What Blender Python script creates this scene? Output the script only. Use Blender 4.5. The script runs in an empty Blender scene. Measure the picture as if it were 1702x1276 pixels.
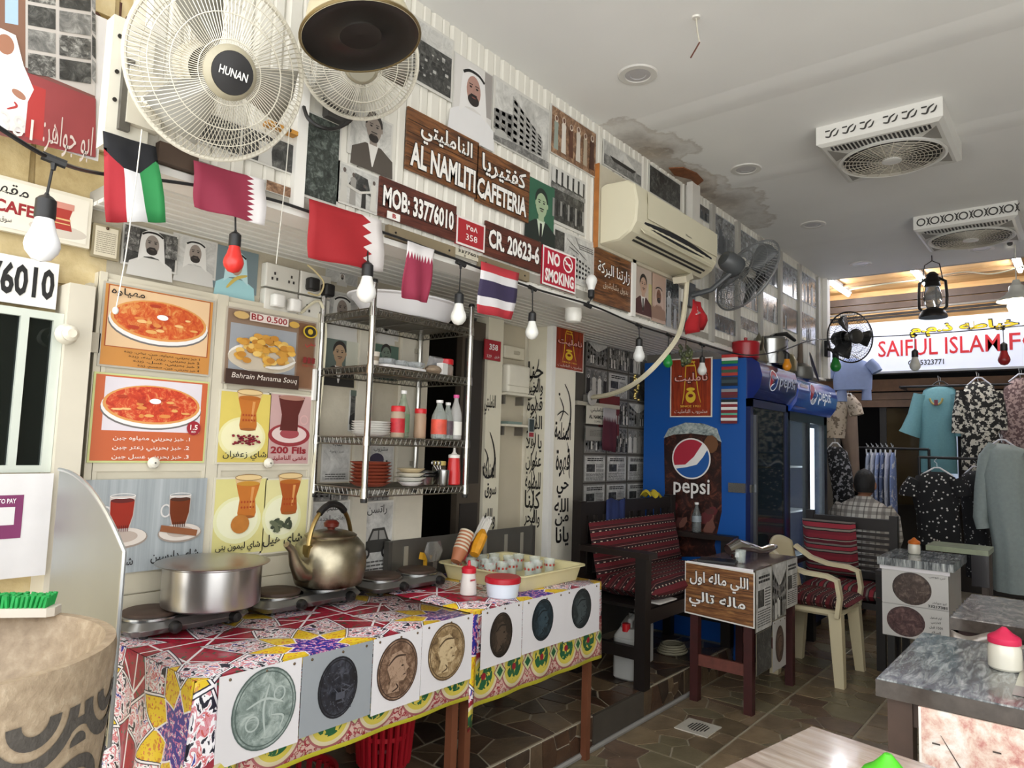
import bpy, math, random
from mathutils import Vector, Matrix
random.seed(7)
SC = bpy.context.scene
COL = SC.collection
R = math.radians
V = Vector

# ---------------------------------------------------------------- camera
F_PX, YAW, PITCH, ROLL, CAM_H = 1165.95, R(50.4), R(5.053), R(1.81), 1.35
fw = V((math.sin(YAW)*math.cos(PITCH), math.cos(YAW)*math.cos(PITCH), math.sin(PITCH)))
rt0 = V((math.cos(YAW), -math.sin(YAW), 0)); up0 = rt0.cross(fw)
rt = math.cos(ROLL)*rt0 + math.sin(ROLL)*up0
up = -math.sin(ROLL)*rt0 + math.cos(ROLL)*up0
CAM = V((0, 0, CAM_H))
cam = bpy.data.cameras.new('camera'); cam_o = bpy.data.objects.new('camera', cam); COL.objects.link(cam_o)
cam.sensor_width = 36; cam.lens = F_PX/1702*36; cam.clip_start = 0.05; cam.clip_end = 200
mw = Matrix((rt, up, -fw)).transposed().to_4x4(); mw.translation = CAM
cam_o.matrix_world = mw
SC.camera = cam_o
# ---------------------------------------------------------------- exposure, sky
SC.view_settings.view_transform = 'Standard'; SC.view_settings.look = 'None'
SC.view_settings.gamma = 1; SC.view_settings.use_curve_mapping = False
SC.view_settings.exposure = 0.18
w = bpy.data.worlds.new('sky'); SC.world = w; w.use_nodes = True
nt = w.node_tree; bg = nt.nodes['Background']
bg.inputs[0].default_value = (0.97, 0.985, 1.0, 1); bg.inputs[1].default_value = 3.0
sun = bpy.data.lights.new('sun', 'SUN'); sun.energy = 15; sun.angle = R(1); sun.color = (1, .95, .88)
sun_o = bpy.data.objects.new('sun', sun); COL.objects.link(sun_o); sun_o.rotation_euler = (0, R(38), R(20))   # high, over the roof: it lights only the street

def P(px, py, X=None, Y=None, Z=None, D=None):
    """the place on a real plane (or at a depth) that a spot of the photograph shows"""
    d = fw + rt*((px-851)/F_PX) - up*((py-638)/F_PX)
    if Y is not None: t = Y/d.y
    elif X is not None: t = X/d.x
    elif Z is not None: t = (Z-CAM_H)/d.z
    else: t = D
    return CAM + d*t

# ---------------------------------------------------------------- materials
def lin(c):
    if isinstance(c, str):
        c = [int(c[i:i+2], 16)/255 for i in (0, 2, 4)]
    return tuple((x/12.92 if x <= .04045 else ((x+.055)/1.055)**2.4) for x in c)
MATS = {}
def M(col, rough=.55, metal=0., noise=.12, scale=9., bump=0., emit=0., trans=0., alpha=1., coat=0., key=''):
    k = (str(col), rough, metal, noise, scale, bump, emit, trans, alpha, coat, key)
    if k in MATS: return MATS[k]
    m = bpy.data.materials.new('paint_'+(col if isinstance(col, str) else 'mix')); m.use_nodes = True
    n = m.node_tree.nodes; l = m.node_tree.links; b = n['Principled BSDF']
    c = lin(col)
    tc = n.new('ShaderNodeTexCoord'); no = n.new('ShaderNodeTexNoise')
    no.inputs['Scale'].default_value = scale; no.inputs['Detail'].default_value = 4
    l.new(tc.outputs['Object'], no.inputs['Vector'])
    mx = n.new('ShaderNodeMix'); mx.data_type = 'RGBA'
    mx.inputs[6].default_value = tuple(x*(1-noise) for x in c)+(1,)
    mx.inputs[7].default_value = tuple(min(1, x*(1+noise)) for x in c)+(1,)
    l.new(no.outputs['Fac'], mx.inputs[0]); l.new(mx.outputs[2], b.inputs['Base Color'])
    b.inputs['Roughness'].default_value = rough; b.inputs['Metallic'].default_value = metal
    if bump:
        bp = n.new('ShaderNodeBump'); bp.inputs['Strength'].default_value = bump; bp.inputs['Distance'].default_value = .01
        l.new(no.outputs['Fac'], bp.inputs['Height']); l.new(bp.outputs['Normal'], b.inputs['Normal'])
    if emit:
        l.new(mx.outputs[2], b.inputs['Emission Color']); b.inputs['Emission Strength'].default_value = emit
    if trans: b.inputs['Transmission Weight'].default_value = trans; b.inputs['IOR'].default_value = 1.3
    if alpha < 1: b.inputs['Alpha'].default_value = alpha
    if coat: b.inputs['Coat Weight'].default_value = coat; b.inputs['Coat Roughness'].default_value = .08
    MATS[k] = m
    return m

def node_mat(name, build, rough=.6, coat=0., metal=0.):
    """a material whose base colour (and bump) come from build(nodes, links, texcoord) -> (colour socket, bump socket or None)"""
    m = bpy.data.materials.new(name); m.use_nodes = True
    n = m.node_tree.nodes; l = m.node_tree.links; b = n['Principled BSDF']
    tc = n.new('ShaderNodeTexCoord')
    c, h = build(n, l, tc)
    l.new(c, b.inputs['Base Color']); b.inputs['Roughness'].default_value = rough
    b.inputs['Metallic'].default_value = metal
    if coat: b.inputs['Coat Weight'].default_value = coat; b.inputs['Coat Roughness'].default_value = .1
    if h is not None:
        bp = n.new('ShaderNodeBump'); bp.inputs['Strength'].default_value = .4; bp.inputs['Distance'].default_value = .01
        l.new(h, bp.inputs['Height']); l.new(bp.outputs['Normal'], b.inputs['Normal'])
    return m
def ramp(n, l, src, stops, interp='LINEAR'):
    r = n.new('ShaderNodeValToRGB'); r.color_ramp.interpolation = interp
    e = r.color_ramp.elements
    while len(e) < len(stops): e.new(.5)
    for el, (p, c) in zip(e, stops):
        el.position = p; el.color = lin(c)+(1,)
    l.new(src, r.inputs[0]); return r.outputs[0]
def noise(n, l, vec, scale, detail=5, rough=.6, dist=0):
    t = n.new('ShaderNodeTexNoise'); t.inputs['Scale'].default_value = scale; t.inputs['Detail'].default_value = detail
    t.inputs['Roughness'].default_value = rough; t.inputs['Distortion'].default_value = dist
    l.new(vec, t.inputs['Vector']); return t.outputs['Fac']
def mapping(n, l, vec, scale=(1,1,1), loc=(0,0,0)):
    t = n.new('ShaderNodeMapping'); t.inputs['Scale'].default_value = scale; t.inputs['Location'].default_value = loc
    l.new(vec, t.inputs['Vector']); return t.outputs[0]
def mixc(n, l, fac, a, b):
    t = n.new('ShaderNodeMix'); t.data_type = 'RGBA'
    if isinstance(fac, (int, float)): t.inputs[0].default_value = fac
    else: l.new(fac, t.inputs[0])
    for s, i in ((a, 6), (b, 7)):
        if isinstance(s, str): t.inputs[i].default_value = lin(s)+(1,)
        else: l.new(s, t.inputs[i])
    return t.outputs[2]
def mth(n, l, op, a, b=None, c=None):
    t = n.new('ShaderNodeMath'); t.operation = op
    for s, i in ((a, 0), (b, 1), (c, 2)):
        if s is None: continue
        if isinstance(s, (int, float)): t.inputs[i].default_value = s
        else: l.new(s, t.inputs[i])
    return t.outputs[0]

# ---------------------------------------------------------------- mesh helpers
ORG = {}
class MB:
    def __init__(s): s.v = []; s.f = []; s.mi = []; s.mats = []
    def slot(s, m):
        if m not in s.mats: s.mats.append(m)
        return s.mats.index(m)
    def add(s, vs, fs, m):
        o = len(s.v); k = s.slot(m)
        s.v += [V(a) for a in vs]
        for f in fs: s.f.append([o+i for i in f]); s.mi.append(k)
        return s
    def bx(s, x0, x1, y0, y1, z0, z1, m):
        return s.add([(x0,y0,z0),(x1,y0,z0),(x1,y1,z0),(x0,y1,z0),(x0,y0,z1),(x1,y0,z1),(x1,y1,z1),(x0,y1,z1)],
                     [(0,3,2,1),(4,5,6,7),(0,1,5,4),(1,2,6,5),(2,3,7,6),(3,0,4,7)], m)
    def obx(s, c, sx, sy, sz, m, rot=None):
        """box about c, turned by the 3x3 matrix rot"""
        rot = rot or Matrix.Identity(3); c = V(c)
        vs = [c + rot @ V((a*sx/2, b*sy/2, d*sz/2)) for d in (-1,1) for a, b in ((-1,-1),(1,-1),(1,1),(-1,1))]
        return s.add(vs, [(0,3,2,1),(4,5,6,7),(0,1,5,4),(1,2,6,5),(2,3,7,6),(3,0,4,7)], m)
    def rbx(s, x0, x1, y0, y1, z0, z1, r, m, n=3):
        """box with rounded vertical edges and softened top and bottom"""
        pts = []
        for cx, cy, a0 in ((x1-r,y1-r,0),(x0+r,y1-r,90),(x0+r,y0+r,180),(x1-r,y0+r,270)):
            for i in range(n+1):
                a = R(a0+90*i/n); pts.append((cx, cy, math.cos(a), math.sin(a)))
        rings = []
        for z, k in ((z0, .6), (z0+r*.4, 1), (z1-r*.4, 1), (z1, .6)):
            rings.append([(p[0]+p[2]*r*k, p[1]+p[3]*r*k, z) for p in pts])
        return s.loft(rings, m, True, True)
    def loft(s, rings, m, cap0=False, cap1=False, closed=True):
        n = len(rings[0]); vs = [p for r in rings for p in r]; fs = []
        for i in range(len(rings)-1):
            for j in range(n if closed else n-1):
                k = (j+1) % n
                fs.append((i*n+j, i*n+k, (i+1)*n+k, (i+1)*n+j))
        if cap0: fs.append(tuple(range(n))[::-1])
        if cap1: fs.append(tuple((len(rings)-1)*n+j for j in range(n)))
        return s.add(vs, fs, m)
    def lathe(s, prof, c, m, n=24, axis=None, cap0=False, cap1=False):
        """prof: (radius, height) pairs along axis from c"""
        ax = V(axis or (0,0,1)).normalized(); a = ax.orthogonal().normalized(); b = ax.cross(a); c = V(c)
        rings = [[c + ax*h + (a*math.cos(2*math.pi*j/n) + b*math.sin(2*math.pi*j/n))*max(r, 1e-4) for j in range(n)] for r, h in prof]
        return s.loft(rings, m, cap0, cap1)
    def cyl(s, p0, p1, r, m, r1=None, n=12):
        p0 = V(p0); p1 = V(p1); d = p1-p0
        return s.lathe([(r, 0), (r if r1 is None else r1, d.length)], p0, m, n, d, True, True)
    def tube(s, pts, r, m, n=6, closed=False):
        pts = [V(p) for p in pts]; rings = []; N = len(pts); u = None
        for i, p in enumerate(pts):
            a = pts[i-1] if (i > 0 or closed) else p
            b = pts[(i+1) % N] if (i < N-1 or closed) else p
            t = (b-a).normalized()
            if u is None: u = t.orthogonal().normalized()
            else:
                u = u - t*u.dot(t); u = u.normalized() if u.length > 1e-6 else t.orthogonal().normalized()
            q = t.cross(u); rr = r[i] if isinstance(r, (list, tuple)) else r
            rings.append([p + (u*math.cos(2*math.pi*j/n) + q*math.sin(2*math.pi*j/n))*rr for j in range(n)])
        if closed: rings.append(rings[0])
        return s.loft(rings, m, not closed, not closed)
    def ell(s, c, r, m, n=16, k=10, rot=None):
        c = V(c); rot = rot or Matrix.Identity(3); rings = []
        for i in range(k+1):
            a = math.pi*(i/k-.5); ra = max(math.cos(a), 1e-3)
            rings.append([c + rot @ V((r[0]*ra*math.cos(2*math.pi*j/n), r[1]*ra*math.sin(2*math.pi*j/n), r[2]*math.sin(a))) for j in range(n)])
        return s.loft(rings, m)
    def prism(s, pts, o, U, W, depth, m):
        """outline pts (u, w) in the plane o+U*u+W*w, given thickness depth along the normal"""
        o = V(o); U = V(U); W = V(W); N = U.cross(W).normalized()*depth; n = len(pts)
        a = [o+U*p[0]+W*p[1] for p in pts]; b = [q+N for q in a]
        fs = [tuple(range(n))[::-1], tuple(range(n, 2*n))] + [(i, (i+1) % n, n+(i+1) % n, n+i) for i in range(n)]
        return s.add(a+b, fs, m)
    def sheet(s, fn, nu, nv, m, thick=0., uv=False):
        """surface fn(u,v) for u,v in 0..1"""
        vs = [V(fn(i/nu, j/nv)) for j in range(nv+1) for i in range(nu+1)]
        q = lambda i, j: j*(nu+1)+i
        fs = [(q(i,j), q(i+1,j), q(i+1,j+1), q(i,j+1)) for j in range(nv) for i in range(nu)]
        return s.add(vs, fs, m)
    def build(s, name, parent=None, sharp=35, solid=0., org=None):
        if parent is None:
            if org is None:
                xs = [p.x for p in s.v]; ys = [p.y for p in s.v]
                org = V(((min(xs)+max(xs))/2, (min(ys)+max(ys))/2, min(p.z for p in s.v)))
            o0 = V(org)
        else: o0 = ORG[parent.name]
        me = bpy.data.meshes.new(name)
        me.from_pydata([tuple(p-o0) for p in s.v], [], s.f)
        for m in s.mats: me.materials.append(m)
        me.polygons.foreach_set('material_index', s.mi)
        me.update()
        if sharp is not None:
            me.polygons.foreach_set('use_smooth', [True]*len(s.f)); me.set_sharp_from_angle(angle=R(sharp))
        o = bpy.data.objects.new(name, me); COL.objects.link(o)
        if parent is None: o.location = o0
        else: o.parent = parent
        ORG[o.name] = o0
        if solid:
            md = o.modifiers.new('thickness', 'SOLIDIFY'); md.thickness = solid; md.offset = 0
        return o
def tag(o, label, cat, group=None, kind=None):
    o['label'] = label; o['category'] = cat
    if group: o['group'] = group
    if kind: o['kind'] = kind
    return o
def struct(o, label=None):
    o['kind'] = 'structure'
    if label: o['label'] = label
    return o
def thing(name, label, cat, loc, group=None):
    o = bpy.data.objects.new(name, None); COL.objects.link(o); o.location = loc; o.empty_display_size = .05
    ORG[o.name] = V(loc); tag(o, label, cat, group); return o
def dup(root, loc, label, rz=None, group=None):
    """a copy of a thing with its parts and sub-parts; meshes are shared"""
    c = root.copy(); COL.objects.link(c); c.location = loc; c['label'] = label
    if rz is not None: c.rotation_euler = (0, 0, rz)
    if group: c['group'] = group
    ORG[c.name] = V(loc)
    for ch in list(root.children):
        a = ch.copy(); COL.objects.link(a); a.parent = c
        for g in list(ch.children):
            b = g.copy(); COL.objects.link(b); b.parent = a
    return c
def inst(src, name, parent, loc):
    """another piece on the same mesh data"""
    o = bpy.data.objects.new(name, src); COL.objects.link(o); o.parent = parent
    o.location = V(loc)-(ORG[parent.name] if parent else V()); return o
def clip(poly, a, b, c):
    """the part of a 2-D polygon with a*x+b*y<=c"""
    out = []
    for i, p in enumerate(poly):
        q = poly[(i+1) % len(poly)]; dp = a*p[0]+b*p[1]-c; dq = a*q[0]+b*q[1]-c
        if dp <= 0: out.append(p)
        if dp*dq < 0:
            t = dp/(dp-dq); out.append((p[0]+(q[0]-p[0])*t, p[1]+(q[1]-p[1])*t))
    return out
def shrink(poly, d):
    """move every side of a convex counter-clockwise polygon inwards by d"""
    out = list(poly)
    for i in range(len(poly)):
        p = poly[i]; q = poly[(i+1) % len(poly)]
        ex, ey = q[0]-p[0], q[1]-p[1]; L = math.hypot(ex, ey)
        if L < 1e-6: continue
        nx, ny = ey/L, -ex/L
        out = clip(out, nx, ny, nx*p[0]+ny*p[1]-d)
        if len(out) < 3: return []
    return out
def voronoi(w, h, k, rnd, gap):
    pts = [(rnd.random()*w, rnd.random()*h) for _ in range(k)]
    for _ in range(2):
        cells = []
        for p in pts:
            c = [(0,0),(w,0),(w,h),(0,h)]
            for q in pts:
                if q is p: continue
                a, b = q[0]-p[0], q[1]-p[1]
                c = clip(c, a, b, a*(p[0]+q[0])/2+b*(p[1]+q[1])/2)
            cells.append(c)
        pts = [(sum(x for x, _ in c)/len(c)*.6+p[0]*.4, sum(y for _, y in c)/len(c)*.6+p[1]*.4) for c, p in zip(cells, pts)]
    return [s for s in (shrink(c, gap) for c in cells) if len(s) > 2]

# ---------------------------------------------------------------- lettering
_L = 'ءآأؤإئابةتثجحخدذرزسشصضطظعغفقكلمنهوىي'
_F = {}
_c = 0xFE80
for ch in _L:
    k = 1 if ch == 'ء' else 2 if ch in 'آأؤإاةدذرزوى' else 4
    _F[ch] = (k, _c); _c += k
def arabic(s):
    s2 = []; i = 0
    while i < len(s):
        if s[i] == 'ل' and i+1 < len(s) and s[i+1] == 'ا': s2.append('لا'); i += 2
        else: s2.append(s[i]); i += 1
    out = []
    for i, ch in enumerate(s2):
        if ch != 'لا' and ch not in _F: out.append(ch); continue
        k, c = (2, 0xFEFB) if ch == 'لا' else _F[ch]
        pv = s2[i-1] if i else ''; nx = s2[i+1] if i+1 < len(s2) else ''
        jp = pv in _F and _F[pv][0] == 4 or pv == 'ـ'; jn = nx in _F and _F[nx][0] > 1 or nx in ('لا', 'ـ')
        if k == 1: f = 0
        elif k == 2: f = 1 if jp else 0
        else: f = (3 if jn else 1) if jp else (2 if jn else 0)
        out.append(chr(c+f))
    txt = ''.join(out)[::-1]
    res = ''; num = ''
    for ch in txt:
        if ch.isdigit(): num = ch+num
        else: res += num+ch; num = ''
    return res+num
_T = {}
def glyphs(s, off=0.):
    """flat triangles of a line of text, as (points, faces, width, low, high)"""
    if (s, off) in _T: return _T[(s, off)]
    raw = arabic(s) if any('\u0600' <= ch <= '\u06ff' for ch in s) else s
    cu = bpy.data.curves.new('line', 'FONT'); cu.body = raw; cu.resolution_u = 2; cu.offset = off
    o = bpy.data.objects.new('line', cu); COL.objects.link(o)
    bpy.context.view_layer.update()
    me = o.to_mesh()
    pts = [(v.co.x, v.co.y) for v in me.vertices]; fs = [tuple(p.vertices) for p in me.polygons]
    o.to_mesh_clear(); bpy.data.objects.remove(o); bpy.data.curves.remove(cu)
    if not pts: pts = [(0,0),(1,0),(0,1)]; fs = []
    x0 = min(p[0] for p in pts); x1 = max(p[0] for p in pts); y0 = min(p[1] for p in pts); y1 = max(p[1] for p in pts)
    _T[(s, off)] = r = ([((p[0]-x0)/(x1-x0), (p[1]-y0)/(y1-y0)) for p in pts], fs, x1-x0, y1-y0)
    return r

class Flat:
    """flat print on a plane: o + U*u + W*w, lifted along the normal by layers"""
    def __init__(s, o, U, W, lift=.0005):
        s.o = V(o); s.U = V(U); s.W = V(W); s.N = s.U.cross(s.W).normalized(); s.mb = MB(); s.lift = lift; s.k = 1
        s.fn = None
    def at(s, u, w, k): return s.o + s.U*u + s.W*w + s.N*(s.lift*k*.5+.0006)
    def poly(s, pts, m, k=None):
        if len(pts) < 3: return s
        if isinstance(m, str): m = M(m, .6, noise=.06)
        if k is None: s.k += 1; k = s.k
        s.mb.add([s.at(u, w, k) for u, w in pts], [tuple(range(len(pts)))], m); return s
    def rect(s, u0, w0, u1, w1, m, k=None): return s.poly([(u0,w0),(u1,w0),(u1,w1),(u0,w1)], m, k)
    def ell(s, u, w, a, b, m, k=None, n=20, a0=0, a1=360, tilt=0):
        ct, st = math.cos(R(tilt)), math.sin(R(tilt)); pts = []
        for i in range(n if a1-a0 >= 360 else n+1):
            t = R(a0+(a1-a0)*i/n); x, y = a*math.cos(t), b*math.sin(t)
            pts.append((u+x*ct-y*st, w+x*st+y*ct))
        return s.poly(pts, m, k)
    def ring(s, u, w, a, b, th, m, k=None, n=24, a0=0, a1=360):
        if isinstance(m, str): m = M(m, .6, noise=.06)
        if k is None: s.k += 1; k = s.k
        vs = []; fs = []
        for i in range(n+1):
            t = R(a0+(a1-a0)*i/n); c, q = math.cos(t), math.sin(t)
            vs += [s.at(u+a*c, w+b*q, k), s.at(u+(a-th)*c, w+(b-th)*q, k)]
            if i: fs.append((2*i-2, 2*i, 2*i+1, 2*i-1))
        s.mb.add(vs, fs, m); return s
    def stroke(s, pts, wd, m, k=None, taper=True):
        """brush stroke along pts, smoothed"""
        if isinstance(m, str): m = M(m, .6, noise=.06)
        if k is None: s.k += 1; k = s.k
        q = []
        for i in range(len(pts)-1):
            p0 = pts[max(i-1, 0)]; p1 = pts[i]; p2 = pts[i+1]; p3 = pts[min(i+2, len(pts)-1)]
            for j in range(5):
                t = j/5
                q.append(tuple(.5*(2*p1[d]+(p2[d]-p0[d])*t+(2*p0[d]-5*p1[d]+4*p2[d]-p3[d])*t*t+(3*p1[d]-p0[d]-3*p2[d]+p3[d])*t**3) for d in (0,1)))
        q.append(pts[-1]); n = len(q); vs = []; fs = []
        for i, p in enumerate(q):
            a = q[max(i-1, 0)]; b = q[min(i+1, n-1)]; dx, dy = b[0]-a[0], b[1]-a[1]; L = math.hypot(dx, dy) or 1
            h = wd/2*((.35+.65*math.sin(math.pi*min(1, max(0, i/(n-1))))**.6) if taper else 1)
            vs += [s.at(p[0]-dy/L*h, p[1]+dx/L*h, k), s.at(p[0]+dy/L*h, p[1]-dx/L*h, k)]
            if i: fs.append((2*i-2, 2*i-1, 2*i+1, 2*i))
        s.mb.add(vs, fs, m); return s
    def text(s, t, u0, w0, u1, w1, m, off=0., k=None, keep=None, shear=0.):
        """a line of lettering filling the box; keep='l','c','r' keeps its proportions"""
        pts, fs, gw, gh = glyphs(t, off)
        if isinstance(m, str): m = M(m, .6, noise=.06)
        if k is None: s.k += 1; k = s.k
        if keep:
            wd = abs(u1-u0); need = gw*(abs(w1-w0)/gh)
            if need < wd:
                d = wd-need; sg = 1 if u1 > u0 else -1
                a = {'l': 0, 'c': .5, 'r': 1}[keep]; u0, u1 = u0+sg*d*a, u1-sg*d*(1-a)
        s.mb.add([s.at(u0+(u1-u0)*p[0]+shear*p[1]*(w1-w0), w0+(w1-w0)*p[1], k) for p in pts], fs, m); return s
    def build(s, name, parent): return s.mb.build(name, parent, sharp=None) if s.mb.f else None
# ================================================================ the setting
SW, MW, CZ, SOF = 1.82, 2.35, 2.935, 2.035
EX = 6.59
white = M('d9d6cc', .55, noise=.08, scale=3)
cream = M('cfc8b4', .6, noise=.14, scale=4, bump=.05)
wt = M('e4e2dc', .5, noise=.05)

# --- floor of crazy-paved tiles
grout = M('aba18d', .75, noise=.2, scale=14)
mb = MB(); mb.bx(1.3, 9.2, -2.4, 3.6, -.1, -.004, grout)
floor = struct(mb.build('floor', org=(0,0,0)), 'brown crazy-paved tile floor with pale joints')
def stone_mat(i, a, b):
    def f(n, l, tc):
        oi = n.new('ShaderNodeObjectInfo'); ad = n.new('ShaderNodeVectorMath'); l.new(tc.outputs['Object'], ad.inputs[0])
        l.new(oi.outputs['Location'], ad.inputs[1])
        x = noise(n, l, ad.outputs[0], 9, 6)
        return ramp(n, l, x, [(.3, a), (.7, b)]), x
    return node_mat('floor_stone', f, .34)
STM = [stone_mat(i, a, b) for i, (a, b) in enumerate([('6a5b48','8f7d64'),('5d5240','7e6d56'),('786850','9c886c'),('6b624c','837960'),('5a4a3e','7d6654')])]
TILE = .42
rnd = random.Random(3)
TILEV = []
for t in range(4):
    row = []
    for c in voronoi(TILE-.006, TILE-.006, 9, rnd, .0045):
        cx = sum(p[0] for p in c)/len(c); cy = sum(p[1] for p in c)/len(c)
        s = MB(); s.prism([(x-cx, y-cy) for x, y in c], (0,0,-.004), (1,0,0), (0,1,0), .005, STM[rnd.randrange(5)])
        me = bpy.data.meshes.new('stone'); me.from_pydata([tuple(p) for p in s.v], [], s.f); me.materials.append(s.mats[0])
        row.append((cx, cy, me, c, s.mats[0]))
    TILEV.append(row)
spots = []
rest = MB()
for i in range(-1, 14):
    for j in range(-6, 5):
        x0, y0 = 1.72+i*TILE, 1.775-(j+1)*TILE if j >= 0 else 1.775-(j+1)*TILE
        if y0 > 1.775-TILE+.001 and x0 < 4.3: continue
        if y0 < -2.4 or y0 > 2.0: continue
        for cx, cy, me, c, m in TILEV[rnd.randrange(4)]:
            spots.append((x0+cx, y0+cy, me, c, m, x0, y0))
def floor_rank(s):
    d = V((s[0], s[1], -CAM_H)); z = d.dot(fw)
    if z < .5: return 99
    px = 851+F_PX*d.dot(rt)/z; py = 638-F_PX*d.dot(up)/z
    return z if -30 < px < 1740 and py < 1300 else 90+z
spots.sort(key=floor_rank)
for k, (x, y, me, c, m, x0, y0) in enumerate(spots):
    if k < 300: inst(me, 'stone', floor, (x, y, 0))
    else: rest.prism([(x0+a, y0+b) for a, b in c], (0,0,-.004), (1,0,0), (0,1,0), .005, m)
o = rest.build('stones', floor); o['kind'] = 'stuff'
mb = MB(); mb.bx(-9, 1.3, -9, 6, -.1, 0, M('c9c8c4', .8, noise=.1, scale=2)); mb.bx(1.3, 9, -9, -2.4, -.1, -.001, M('c9c8c4', .8, noise=.1, scale=2))
struct(mb.build('ground_street', org=(0,0,0)), 'pale street paving outside the cafeteria')

# --- raised step under the tables and the bench
dk = M('4a4137', .6, noise=.25, scale=6)
mb = MB(); mb.bx(.3, 4.41, 1.782, 2.6, -.004, .146, grout); mb.bx(4.41, 6.59, 2.45, 2.6, -.004, .146, grout)
step = struct(mb.build('floor_platform', org=(0,0,0)), 'low paved step under the food tables and the bench')
SRM = [stone_mat(9, a, b) for a, b in (('3b2a20','5a4130'),('5b4a38','77654d'),('46382b','6a5844'),('2f2620','4a3c30'))]
for x0 in [.5+.46*i for i in range(9)]:
    if 2.7 < x0 < 3.0: continue
    for c in voronoi(.455, .146, 9, rnd, .004):
        s = MB(); s.prism([(x0+a, b) for a, b in c], (0, 1.782, 0), (1,0,0), (0,0,1), .006, SRM[rnd.randrange(4)])
        s.build('riser_stone', step, sharp=None)
s = MB(); s.bx(2.80, 3.26, 1.774, 1.79, 0, .147, M('453f37', .7, noise=.3, scale=12, bump=.2)); s.build('cement_patch', step)
for x0 in [1.0+.48*i for i in range(7)]:
    for y0 in (1.785, 2.1):
        for c in voronoi(.475, .31, 8, rnd, .005):
            s = MB(); s.prism([(x0+a, y0+b) for a, b in c], (0, 0, .146), (1,0,0), (0,1,0), .004, SRM[rnd.randrange(4)])
            s.build('tread_stone', step, sharp=None)
mb = MB(); mb.tube([(2.2,1.768,.012),(3.8,1.768,.012)], .012, M('8f8d88', .5)); struct(mb.build('trim_1'), 'grey pipe along the foot of the step')

# --- ceiling with joints and a leak stain
def ceil_build(n, l, tc):
    p = tc.outputs['Object']
    c1 = P(1150, 275, Z=CZ); out = None
    base = ramp(n, l, noise(n, l, p, .9, 3), [(.3, 'e0e0de'), (.7, 'ebebe9')])
    for cx, cy, rx, ry in ((c1.x-.32, c1.y+.1, .42, .26), (c1.x+.1, c1.y+.12, .5, .2), (c1.x+.6, c1.y+.12, .7, .3)):
        mp = mapping(n, l, p, (1/rx, 1/ry, 0), (-cx/rx, -cy/ry, 0))
        ln = n.new('ShaderNodeVectorMath'); ln.operation = 'LENGTH'; l.new(mp, ln.inputs[0])
        d = mth(n, l, 'ADD', ln.outputs['Value'], mth(n, l, 'MULTIPLY', mth(n, l, 'SUBTRACT', noise(n, l, p, 4, 6), .5), 1.5))
        f = ramp(n, l, d, [(.25, 'cccccc'), (.75, '777777'), (.86, 'aaaaaa'), (.93, '222222'), (1., '000000')])
        st = ramp(n, l, noise(n, l, p, 8, 5), [(.35, '6b543c'), (.7, 'a8957a')])
        base = mixc(n, l, f, base, st)
    return base, None
ceilm = node_mat('ceiling_board', ceil_build, .7)
mb = MB(); mb.bx(.15, EX, -2.4, SW+.1, CZ, CZ+.14, ceilm)
ceiling = struct(mb.build('ceiling', org=(0,0,0)), 'flat pale grey ceiling with a brown leak stain by the wall')
jm = ceilm
for px, py in ((1137,190),(1195,307),(1300,410)):
    x = P(px, py, Z=CZ).x
    s = MB(); s.prism([(x-.09,0),(x-.02,-.004),(x+.02,-.004),(x+.09,0)], (0,SW,CZ), (1,0,0), (0,0,1), SW+2.4, jm); s.build('joint_strip', ceiling)
s = MB(); q = P(1165, 288, Z=CZ)
s.prism([(-.16,.05),(-.05,.07),(.06,.02),(.17,.03),(.12,-.03),(.0,-.045),(-.12,-.02)], (q.x-.02, q.y+.06, CZ-.006), (1,0,0), (0,1,0), .007, M('7c4a2a', .8, noise=.4, scale=25)); s.build('peeled_patch', ceiling)

# --- upper wall of white tongue-and-groove boards
mb = MB(); mb.bx(.70, EX, SW+.012, SW+.1, SOF, CZ, M('b9b5a8', .7))
wall_upper = struct(mb.build('wall_upper', org=(0,0,0)), 'white board wall above the counter, hung with signs and photos')
pl = MB(); pw = .098
pl.prism([(0,0),(.012,.010),(.048,.010),(.054,.006),(.060,.010),(.086,.010),(pw-.002,0)], (0,0,0), (1,0,0), (0,-1,0), -(CZ-SOF), white)
me = bpy.data.meshes.new('plank'); me.from_pydata([tuple(p) for p in pl.v], [], pl.f); me.materials.append(white)
i = 0
while .70+i*pw < EX-.05:
    inst(me, 'plank', wall_upper, (.70+i*pw, SW+.012, SOF)); i += 1
s = MB(); s.bx(.70, EX, SW-.008, SW+.1, SOF-.02, SOF, wt); s.build('bottom_trim', wall_upper)
for i, (px, py) in enumerate(((494,260),(1048,480),(1143,300))):
    x = P(px, py, Y=SW).x
    s = MB(); s.bx(x-.018, x+.018, SW-.022, SW+.012, SOF if i < 2 else 2.55, CZ if i == 2 else SOF+.42, wt); s.build('batten', wall_upper)
for px in (1181, 1224, 1262, 1295, 1327, 1358):
    x = P(px, 480, Y=SW).x
    s = MB(); s.bx(x-.025, x+.025, SW-.02, SW+.012, SOF, CZ-.02, M('a9a69e', .6)); s.build('batten', wall_upper)
s = MB(); s.bx(EX-.06, EX+.02, SW-.04, SW+.12, SOF, CZ, wt); s.build('end_post', wall_upper)

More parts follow.
